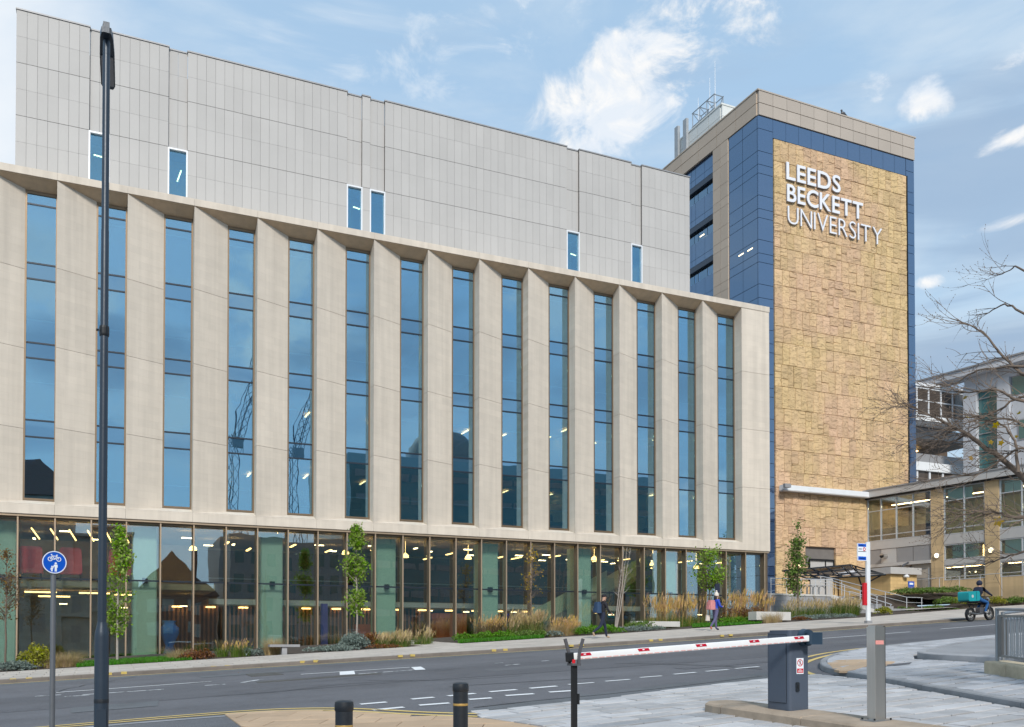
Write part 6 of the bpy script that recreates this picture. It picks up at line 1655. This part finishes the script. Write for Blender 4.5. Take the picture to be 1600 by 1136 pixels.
# ---- large bare tree reaching in from the right
bt = thing('bare_tree', 'large leafless tree with few yellow leaves reaching in from the right edge', 'tree', (13.3, 8.3, zg(13.3, 8.3)))
def D(px, py, d): return at_depth(px, py, d)
tk = [Vector((13.3, 8.3, zg(13.3, 8.3) - .05)), Vector((13.28, 8.32, 1.2)), Vector((13.2, 8.4, 2.8)), Vector((13.15, 8.5, 4.6)), Vector((13.1, 8.6, 6.6))]
MB().tube(tk, [.2, .16, .13, .09, .03], 10).build('trunk', M['bark'], bt, smooth=60)
limbs = [  # pixel path (right to left), depth range, radii
    ([(1730, 900), (1640, 790), (1590, 738), (1540, 700), (1512, 680), (1490, 668), (1450, 648), (1420, 632)], (13.5, 14.6), (.075, .010), 1.0),
    ([(1720, 720), (1640, 610), (1596, 583), (1570, 558), (1536, 520), (1504, 503), (1484, 497)], (13.3, 15.0), (.045, .006), .8),
    ([(1700, 600), (1600, 574), (1560, 574), (1520, 582), (1490, 600), (1450, 606), (1432, 596)], (13.6, 15.2), (.03, .005), .7),
    ([(1700, 560), (1600, 490), (1570, 476), (1545, 488), (1520, 492)], (13.8, 15.4), (.03, .004), .6),
    ([(1700, 470), (1600, 423), (1585, 417), (1570, 427), (1550, 430)], (13.8, 15.6), (.025, .004), .5),
    ([(1710, 640), (1600, 628), (1560, 610), (1530, 612), (1500, 612), (1470, 600), (1440, 616)], (13.4, 14.4), (.03, .005), .8),
    ([(1720, 880), (1640, 812), (1600, 808), (1576, 806), (1553, 800), (1520, 801), (1492, 812), (1470, 830)], (12.8, 13.4), (.04, .006), 1.0),
    ([(1720, 900), (1620, 862), (1580, 868), (1545, 880), (1510, 890)], (13.0, 14.0), (.03, .005), .7),
    ([(1720, 820), (1620, 690), (1590, 660), (1560, 655), (1525, 668), (1490, 690)], (13.0, 14.0), (.035, .005), .9),
    ([(1720, 860), (1640, 740), (1600, 700), (1570, 715), (1530, 740), (1480, 744), (1440, 752)], (13.2, 14.2), (.03, .005), .9),
    ([(1690, 700), (1620, 640), (1596, 620), (1560, 640), (1535, 650), (1500, 655), (1466, 690), (1440, 712)], (13.4, 14.4), (.03, .005), .9),
    ([(1590, 738), (1588, 700), (1580, 680), (1560, 660), (1540, 664)], (13.5, 14.0), (.03, .008), .6),
    ([(1512, 680), (1480, 690), (1450, 680), (1420, 690), (1400, 700)], (14.2, 14.8), (.014, .004), .8),
    ([(1490, 668), (1460, 628), (1430, 630), (1400, 634), (1384, 640)], (14.3, 14.9), (.014, .003), .8),
]
LM2 = []
for path, (d0, d1), (r0, r1), dens in limbs:
    P = [D(px, py, d0 + (d1 - d0) * k / (len(path) - 1)) for k, (px, py) in enumerate(path)]
    Q = []
    for i in range(len(P) - 1):
        p0, p1, p2, p3 = P[max(0, i - 1)], P[i], P[i + 1], P[min(len(P) - 1, i + 2)]
        for q in range(4):
            t = q / 4
            Q.append(.5 * ((2 * p1) + (p2 - p0) * t + (2 * p0 - 5 * p1 + 4 * p2 - p3) * t * t + (3 * p1 - p0 - 3 * p2 + p3) * t ** 3) + Vector((random.uniform(-.012, .012), random.uniform(-.012, .012), random.uniform(-.015, .015))))
    Q.append(P[-1]); n = len(Q)
    lb = MB(); rr = [r0 + (r1 - r0) * (k / (n - 1)) ** .6 for k in range(n)]
    lb.tube(Q, rr, 7); LM2.append((Q, rr, dens))
    lb.build('limb', M['bark'], bt, smooth=60, recalc=False)
left = Vector((-CA, SA, 0)); away = Vector((SA, CA, 0))
tw = MB()
def twig(p, d, L, r, depth):
    n = 6; pts = [p]; cur = p; dd = d.normalized()
    bend = Vector((random.uniform(-.12, .12), random.uniform(-.12, .12), random.uniform(-.06, .10)))
    for k in range(n):
        dd = (dd + bend + Vector((random.gauss(0, .07), random.gauss(0, .07), random.gauss(0, .07)))).normalized(); cur = cur + dd * L / n; pts.append(cur)
        if random.random() < .5: tw.tube([cur, cur + dd * .012 + Vector((0, 0, .008))], [.006, .004], 3)
    tw.tube(pts, [r * (1 - .75 * k / n) for k in range(n + 1)], 3, caps=False)
    if depth:
        for _ in range(random.choice((2, 3, 4))):
            k = random.randint(1, n - 1); s = random.choice((-1, 1))
            side = (dd.cross(away)).normalized() * s
            twig(pts[k], dd * .75 + side * random.uniform(.25, .7) + away * random.uniform(-.3, .3), L * random.uniform(.35, .65), r * .65, depth - 1)
for Q, rr, dens in LM2:
    for i in range(6, len(Q)):
        for _ in range(2):
            if random.random() < dens * (.75 if dens >= .9 else .45):
                dd = (Q[i] - Q[i - 1]).normalized()
                twig(Q[i], dd * .4 + left * random.uniform(.2, .8) + Vector((0, 0, random.uniform(-.5, .45))) + away * random.uniform(-.3, .3), random.uniform(.3, .8), min(rr[i] * .5, .007) + .001, 1)
tag(tw.build('twigs', M['bark'], bt, recalc=False), kind='stuff')
for px, py, s in ((1556, 664, 7), (1564, 692, 6), (1578, 681, 4), (1588, 682, 3.5), (1508, 621, 5), (1517, 716, 5), (1560, 815, 10), (1548, 691, 5), (1592, 645, 4.5), (1512, 652, 4), (1541, 718, 5), (1582, 610, 4)):
    p = D(px, py, 13.3 + random.uniform(0, .6)); r = s / 107.; e1 = Vector((random.gauss(0, .3), -.6, random.gauss(0, .4))).normalized(); a = e1.orthogonal().normalized(); b = e1.cross(a)
    P = []
    for k in range(10):
        t = 6.283 * k / 10; q = r * (1.0 if k % 2 == 0 else .55); P.append(p + a * q * math.cos(t) + b * q * math.sin(t) + e1 * (.1 * r if k % 2 else 0))
    MB().add([p + e1 * .15 * r] + P, [(0, 1 + k, 1 + (k + 1) % 10) for k in range(10)]).build('leaf', M['leafy'], bt)

# ================================================================== people and motorbike
def figure(name, label, joints, bones, mats, loc, scale=1.0, yaw=0.0):
    """one continuous skinned body; every bone carries the cloth it wears"""
    me = bpy.data.meshes.new('body'); keys = list(joints)
    me.from_pydata([joints[k][0] for k in keys], [(keys.index(a), keys.index(b)) for a, b, m in bones], [])
    ob = bpy.data.objects.new('body', me); COL.objects.link(ob)
    sk = ob.modifiers.new('Skin', 'SKIN'); ob.modifiers.new('Sub', 'SUBSURF').levels = 2
    for i, k in enumerate(keys):
        r = joints[k][1]; me.skin_vertices[0].data[i].radius = r if hasattr(r, '__len__') else (r, r)
        me.skin_vertices[0].data[i].use_root = (i == 0)
    bpy.context.view_layer.update()
    em = bpy.data.meshes.new_from_object(ob.evaluated_get(bpy.context.evaluated_depsgraph_get()))
    bpy.data.objects.remove(ob)
    ml = list(mats); 
    em.materials.clear()
    for x in ml: em.materials.append(M[x])
    segs = [(Vector(joints[a][0]), Vector(joints[b][0]), ml.index(m)) for a, b, m in bones]
    for p in em.polygons:
        c = p.center; best = (9, 0)
        for a, b, mi in segs:
            d = b - a; t = max(0, min(1, (c - a).dot(d) / max(1e-9, d.length_squared))); q = (c - a - d * t).length
            if q < best[0]: best = (q, mi)
        p.material_index = best[1]; p.use_smooth = True
    t = thing(name, label, 'person', loc); t.rotation_euler = (0, 0, yaw); t.scale = (scale,) * 3
    o = bpy.data.objects.new('body', em); COL.objects.link(o); o.parent = t
    return t
def sub(mb, name, m, parent, smooth=50):
    o = mb.build(name, m, None, smooth=smooth); o.parent = parent; return o
def fingers(J, B, hand, wrist, side, m='skin'):
    h = Vector(J[hand][0]); w = Vector(J[wrist][0]); d = (h - w).normalized(); sd = Vector((1, 0, 0)) if abs(d.x) < .8 else Vector((0, 0, 1)); sd = (sd - d * sd.dot(d)).normalized()
    for k in range(4):
        p1 = h + sd * (.03 - .02 * k) + d * .045; p2 = p1 + d * (.035, .045, .04, .028)[k] + Vector((0, side * -.012, 0))
        J[f'{hand}f{k}'] = (tuple(p1), .009); J[f'{hand}g{k}'] = (tuple(p2), .007); B += [(hand, f'{hand}f{k}', m), (f'{hand}f{k}', f'{hand}g{k}', m)]
    J[hand + 't'] = (tuple(h + sd * .04 + d * .02), .01); B.append((hand, hand + 't', m))
def head_parts(t, c, hair, face=True):
    c = Vector(c)
    m = MB().ball(c + Vector((.088, .033, .012)), .011).ball(c + Vector((.088, -.033, .012)), .011); sub(m, 'eyes', M['black'], t)
    sub(MB().ball(c + Vector((.102, 0, -.02)), (.018, .013, .022)).ball(c + Vector((0, .082, -.01)), (.02, .012, .03)).ball(c + Vector((0, -.082, -.01)), (.02, .012, .03)).tube([c + Vector((.088, -.022, -.065)), c + Vector((.094, 0, -.066)), c + Vector((.088, .022, -.065))], .006, 5), 'face', M['skin'], t)
# the man walking with a dark backpack
J = {'pel': ((0, 0, .96), (.13, .11)), 'che': ((.03, 0, 1.28), (.16, .12)), 'nec': ((.06, 0, 1.47), .058), 'hea': ((.10, 0, 1.60), .088), 'top': ((.10, 0, 1.70), .07),
     'hl': ((.0, .1, .9), .095), 'kl': ((.20, .1, .51), .068), 'al': ((.27, .1, .09), .045), 'tl': ((.43, .1, .045), .04),
     'hr': ((.0, -.1, .9), .095), 'kr': ((-.13, -.1, .50), .068), 'ar': ((-.50, -.1, .24), .045), 'tr': ((-.43, -.1, .08), .038),
     'sl': ((.03, .19, 1.40), .062), 'el': ((-.10, .25, 1.14), .048), 'wl': ((.04, .24, .93), .036), 'dl': ((.07, .235, .87), .033),
     'sr': ((.03, -.19, 1.40), .062), 'er': ((.10, -.25, 1.13), .048), 'wr': ((.26, -.22, 1.0), .036), 'dr': ((.31, -.215, .96), .033)}
B = [('pel', 'che', 'blackcloth'), ('che', 'nec', 'blackcloth'), ('nec', 'hea', 'skin'), ('hea', 'top', 'skin'), ('pel', 'hl', 'navy'), ('hl', 'kl', 'navy'), ('kl', 'al', 'navy'), ('al', 'tl', 'tanshoe'),
     ('pel', 'hr', 'navy'), ('hr', 'kr', 'navy'), ('kr', 'ar', 'navy'), ('ar', 'tr', 'tanshoe'), ('che', 'sl', 'blackcloth'), ('sl', 'el', 'blackcloth'), ('el', 'wl', 'blackcloth'), ('wl', 'dl', 'skin'), ('che', 'sr', 'blackcloth'), ('sr', 'er', 'blackcloth'), ('er', 'wr', 'blackcloth'), ('wr', 'dr', 'skin')]
fingers(J, B, 'dl', 'wl', 1); fingers(J, B, 'dr', 'wr', -1)
mu_, mv_ = gp(941, 997.5, .12); mz_ = zg(mu_, mv_) + .12
man = figure('person', 'person in black clothes and dark cap striding right along the far pavement', J, B, ['blackcloth', 'navy', 'skin', 'tanshoe'], (mu_, mv_, mz_), 1.08, R(4))
head_parts(man, (.10, 0, 1.63), None)
sub(MB().ball((.09, 0, 1.69), (.105, .095, .075)).prism([(.12, -.07), (.2, -.05), (.215, 0), (.2, .05), (.12, .07)], 1.66, 1.675), 'cap', M['blackcloth'], man)
bp_ = thing('backpack', 'dark blue backpack worn by the person in black', 'backpack', (mu_, mv_, mz_)); bp_.rotation_euler = (0, 0, R(4)); bp_.scale = (1.08,) * 3
sub(MB().prism(rrect(-.33, -.10, -.16, .16, .07), 1.0, 1.36).prism(rrect(-.31, -.12, -.14, .14, .07), 1.36, 1.44), 'bag', M['bluebag'], bp_)
sub(MB().prism(rrect(-.37, -.335, -.11, .11, .015), 1.04, 1.2), 'pocket', M['bluebag'], bp_)
for s in (-1, 1): sub(MB().tube([(-.14, s * .1, 1.42), (.03, s * .12, 1.5), (.17, s * .12, 1.36), (.12, s * .14, 1.15), (-.12, s * .14, 1.05)], .017, 6), 'strap', M['blackcloth'], bp_)
# the woman with the pink backpack
J2 = {'pel': ((0, 0, .92), (.13, .12)), 'che': ((.02, 0, 1.24), (.15, .13)), 'nec': ((.04, 0, 1.41), .052), 'hea': ((.08, 0, 1.53), .082), 'top': ((.08, 0, 1.62), .066),
      'hl': ((.0, .09, .86), .10), 'kl': ((.07, .09, .47), .068), 'al': ((.12, .09, .09), .048), 'tl': ((.28, .09, .04), .038),
      'hr': ((.0, -.09, .86), .10), 'kr': ((-.10, -.09, .49), .068), 'ar': ((-.36, -.09, .17), .048), 'tr': ((-.30, -.09, .045), .036),
      'sl': ((.02, .18, 1.34), .065), 'el': ((.06, .25, 1.08), .055), 'wl': ((.24, .2, 1.1), .042), 'dl': ((.30, .18, 1.12), .032),
      'sr': ((.02, -.18, 1.34), .065), 'er': ((.04, -.26, 1.08), .055), 'wr': ((.22, -.2, 1.06), .042), 'dr': ((.28, -.18, 1.08), .032)}
B2_ = [('pel', 'che', 'royal'), ('che', 'nec', 'royal'), ('nec', 'hea', 'skin'), ('hea', 'top', 'skin'), ('pel', 'hl', 'jeans'), ('hl', 'kl', 'jeans'), ('kl', 'al', 'jeans'), ('al', 'tl', 'navy'), ('pel', 'hr', 'jeans'), ('hr', 'kr', 'jeans'), ('kr', 'ar', 'jeans'), ('ar', 'tr', 'orange'),
       ('che', 'sl', 'royal'), ('sl', 'el', 'royal'), ('el', 'wl', 'royal'), ('wl', 'dl', 'skin'), ('che', 'sr', 'royal'), ('sr', 'er', 'royal'), ('er', 'wr', 'royal'), ('wr', 'dr', 'skin')]
fingers(J2, B2_, 'dl', 'wl', 1); fingers(J2, B2_, 'dr', 'wr', -1)
wu, wv = gp(1118, 985, .12); wz = zg(wu, wv) + .12
wom = figure('person', 'person in royal blue jacket and cream bobble hat walking right before the golden grasses', J2, B2_, ['royal', 'skin', 'jeans', 'navy', 'orange'], (wu, wv, wz), 1.03, R(4))
head_parts(wom, (.08, 0, 1.55), None)
sub(MB().lathe([(.1, 1.56), (.105, 1.6), (.095, 1.66), (.06, 1.72), (.03, 1.74)], (.065, 0, 0), 14).ball((.065, 0, 1.77), .045), 'bobble_hat', M['wool'], wom)
sub(MB().ball((.0, 0, 1.46), (.075, .085, .14)), 'hair', M['blackcloth'], wom)
pk = thing('backpack', 'pink backpack on the person in the royal blue jacket', 'backpack', (wu, wv, wz)); pk.rotation_euler = (0, 0, R(4)); pk.scale = (1.03,) * 3
sub(MB().prism(rrect(-.40, -.1, -.17, .17, .08), .93, 1.28).prism(rrect(-.36, -.12, -.15, .15, .08), 1.28, 1.36), 'bag', M['pinkbag'], pk)
sub(MB().prism(rrect(-.45, -.405, -.12, .12, .02), .95, 1.12), 'pocket', M['pinkbag'], pk)
cbg = thing('carrier_bag', 'small pale carrier bag hanging below the pink backpack', 'bag', (wu, wv, wz))
cbg.rotation_euler = (0, 0, R(4))
sub(MB().prism([(-.36, .45), (-.16, .45), (-.18, .72), (-.33, .72)], -.28, -.2, 0, Fr((0, 0, 0), (1, 0, 0), (0, 0, 1))).tube([(-.31, .24, .72), (-.25, .24, .92), (-.2, .24, .72)], .008, 5), 'bag', M['wool'], cbg)
hb2 = thing('notice_board', 'small dark navy sign panel on a thin post behind the cream bobble hat', 'sign', (U(1121, 41.5), 41.5, 1.0))
u_ = U(1121, 41.5); zz0, zz1 = tz(1121, 926, 41.5), tz(1121, 912, 41.5)
bx('panel', M['navy'], hb2, u_ - .15, u_ + .15, 41.45, 41.5, zz0, zz1); MB().tube([(u_, 41.53, bedz(u_, 41.5) - .05), (u_, 41.53, zz1)], .025, 8).build('post', M['polegrey'], hb2)
# motorbike with teal delivery box
ru, rv = 37.9, 30.3; rz = zg(ru, rv) + .002; YAW = R(3); SLP = -math.atan(.0566); SC = 1.06
mb_ = thing('motorbike', 'small black delivery motorbike with a teal box heading right up the road', 'motorbike', (ru, rv, rz)); mb_.rotation_euler = (0, SLP, YAW); mb_.scale = (SC,) * 3
XZ = Fr((0, 0, 0), (1, 0, 0), (0, 0, 1))
for x in (-.62, .66):
    w = thing('wheel', None, None); w.parent = mb_
    def onw(mbx, n, m):
        o = mbx.build(n, m, None, smooth=40); o.parent = w
    WFm = Fr((x, 0, .30), (1, 0, 0), (0, 0, 1))
    onw(MB().ring(WFm, .235, .30, -.05, .05, 28), 'tyre', M['tyre']); onw(MB().ring(WFm, .205, .236, -.03, .03, 28), 'rim', M['brushed_edge'])
    sp_ = MB()
    for k in range(8): sp_.bar2(WFm, (.03 * math.cos(k * .785), .03 * math.sin(k * .785)), (.21 * math.cos(k * .785), .21 * math.sin(k * .785)), .014, -.01, .01)
    onw(sp_.disc(WFm, .05, -.05, .05, 14), 'spokes', M['brushed_edge'])
sub(MB().tube([(.66, .07, .3), (.5, .07, .98)], .026, 7).tube([(.66, -.07, .3), (.5, -.07, .98)], .026, 7), 'fork', M['brushed_edge'], mb_)
sub(MB().tube([(.5, 0, .9), (.2, 0, .42), (-.2, 0, .36), (-.62, 0, .3)], .035, 7).tube([(.46, 0, .88), (-.1, 0, .72), (-.7, 0, .74)], .035, 7).tube([(-.62, .1, .3), (-.5, .1, .72)], .02, 6).tube([(-.62, -.1, .3), (-.5, -.1, .72)], .02, 6), 'frame', M['black'], mb_)
sub(MB().prism(rrect(-.12, .22, .28, .6, .06), -.11, .11, 0, XZ), 'engine', M['signgrey'], mb_)
sub(MB().prism([(.42, .86), (.36, .98), (.08, .92), (.02, .78), (.3, .7)], -.1, .1, 0, XZ), 'fuel_tank', M['blackcloth'], mb_)
sub(MB().prism([(.05, .80), (.03, .87), (-.6, .9), (-.62, .82)], -.12, .12, 0, XZ), 'seat', M['tyre'], mb_)
sub(MB().tube([(.47, -.34, 1.1), (.5, -.18, 1.06), (.5, .18, 1.06), (.47, .34, 1.1)], .018, 7), 'handlebar', M['black'], mb_)
sub(MB().ball((.6, 0, .93), (.09, .09, .1)), 'headlight', M['campgrey'], mb_)
for x in (-.62, .66):
    sub(MB().prism([(x - .31, .34), (x - .22, .53), (x, .625), (x + .22, .53), (x + .2, .5), (x, .6), (x - .2, .51), (x - .29, .33)], -.06, .06, 0, XZ), 'mudguard', M['black'], mb_)
sub(MB().tube([(.0, -.13, .35), (-.4, -.15, .32), (-.85, -.16, .38)], [.03, .045, .05], 8), 'exhaust', M['brushed_edge'], mb_)
sub(MB().box(-1.0, -.45, -.22, .22, .86, .9), 'rack', M['black'], mb_)
bxo = sub(MB().prism(rrect(-1.04, -.28, .905, 1.34, .09), -.27, .27, 0, XZ), 'delivery_box', M['teal'], mb_, 30)
o = MB().disc(Fr((-.78, -.271, 1.12), (1, 0, 0), (0, 0, 1)), .07, 0, .004, 16).build('box_mark', M['campgreylt'], None); o.parent = bxo
o = MB().box(-.53, -.51, -.274, .274, .93, 1.32).build('box_seam', M['black'], None); o.parent = bxo
J3 = {'pel': ((-.12, 0, .98), (.15, .13)), 'che': ((.0, 0, 1.32), (.18, .14)), 'nec': ((.06, 0, 1.51), .06), 'hea': ((.10, 0, 1.63), .088), 'top': ((.10, 0, 1.72), .07),
      'hl': ((-.08, .12, .95), .1), 'kl': ((.34, .2, .80), .075), 'al': ((.12, .19, .40), .05), 'tl': ((.3, .19, .35), .04),
      'hr': ((-.08, -.12, .95), .1), 'kr': ((.34, -.2, .80), .075), 'ar': ((.12, -.19, .40), .05), 'tr': ((.3, -.19, .35), .04),
      'sl': ((.02, .2, 1.44), .075), 'el': ((.24, .32, 1.22), .055), 'wl': ((.42, .31, 1.14), .042), 'dl': ((.47, .30, 1.13), .038),
      'sr': ((.02, -.2, 1.44), .075), 'er': ((.24, -.32, 1.22), .055), 'wr': ((.42, -.31, 1.14), .042), 'dr': ((.47, -.30, 1.13), .038)}
B3 = [('pel', 'che', 'navy'), ('che', 'nec', 'navy'), ('nec', 'hea', 'skin'), ('hea', 'top', 'skin'), ('pel', 'hl', 'denim'), ('hl', 'kl', 'denim'), ('kl', 'al', 'denim'), ('al', 'tl', 'campgreylt'), ('pel', 'hr', 'denim'), ('hr', 'kr', 'denim'), ('kr', 'ar', 'denim'), ('ar', 'tr', 'campgreylt'),
      ('che', 'sl', 'navy'), ('sl', 'el', 'navy'), ('el', 'wl', 'navy'), ('wl', 'dl', 'blackcloth'), ('che', 'sr', 'navy'), ('sr', 'er', 'navy'), ('er', 'wr', 'navy'), ('wr', 'dr', 'blackcloth')]
fingers(J3, B3, 'dl', 'wl', 1, 'blackcloth'); fingers(J3, B3, 'dr', 'wr', -1, 'blackcloth')
rd = figure('person', 'person in dark jacket, jeans and navy helmet riding the delivery motorbike', J3, B3, ['navy', 'skin', 'denim', 'campgreylt', 'blackcloth'], (ru, rv, rz), SC, YAW)
rd.rotation_euler = (0, SLP, YAW)
head_parts(rd, (.10, 0, 1.64), None)
sub(MB().ball((.09, 0, 1.69), (.135, .125, .13), 0, 14, 8).prism([(.14, -.08), (.235, -.06), (.235, .06), (.14, .08)], 1.70, 1.72), 'helmet', M['navy'], rd)

# ------------------------------------------------------------------ make sure nothing is left without data, and labels are set
for o in list(bpy.data.objects):
    if o.type == 'MESH' and not o.parent and 'label' not in o.keys() and 'kind' not in o.keys():
        o['kind'] = 'structure'
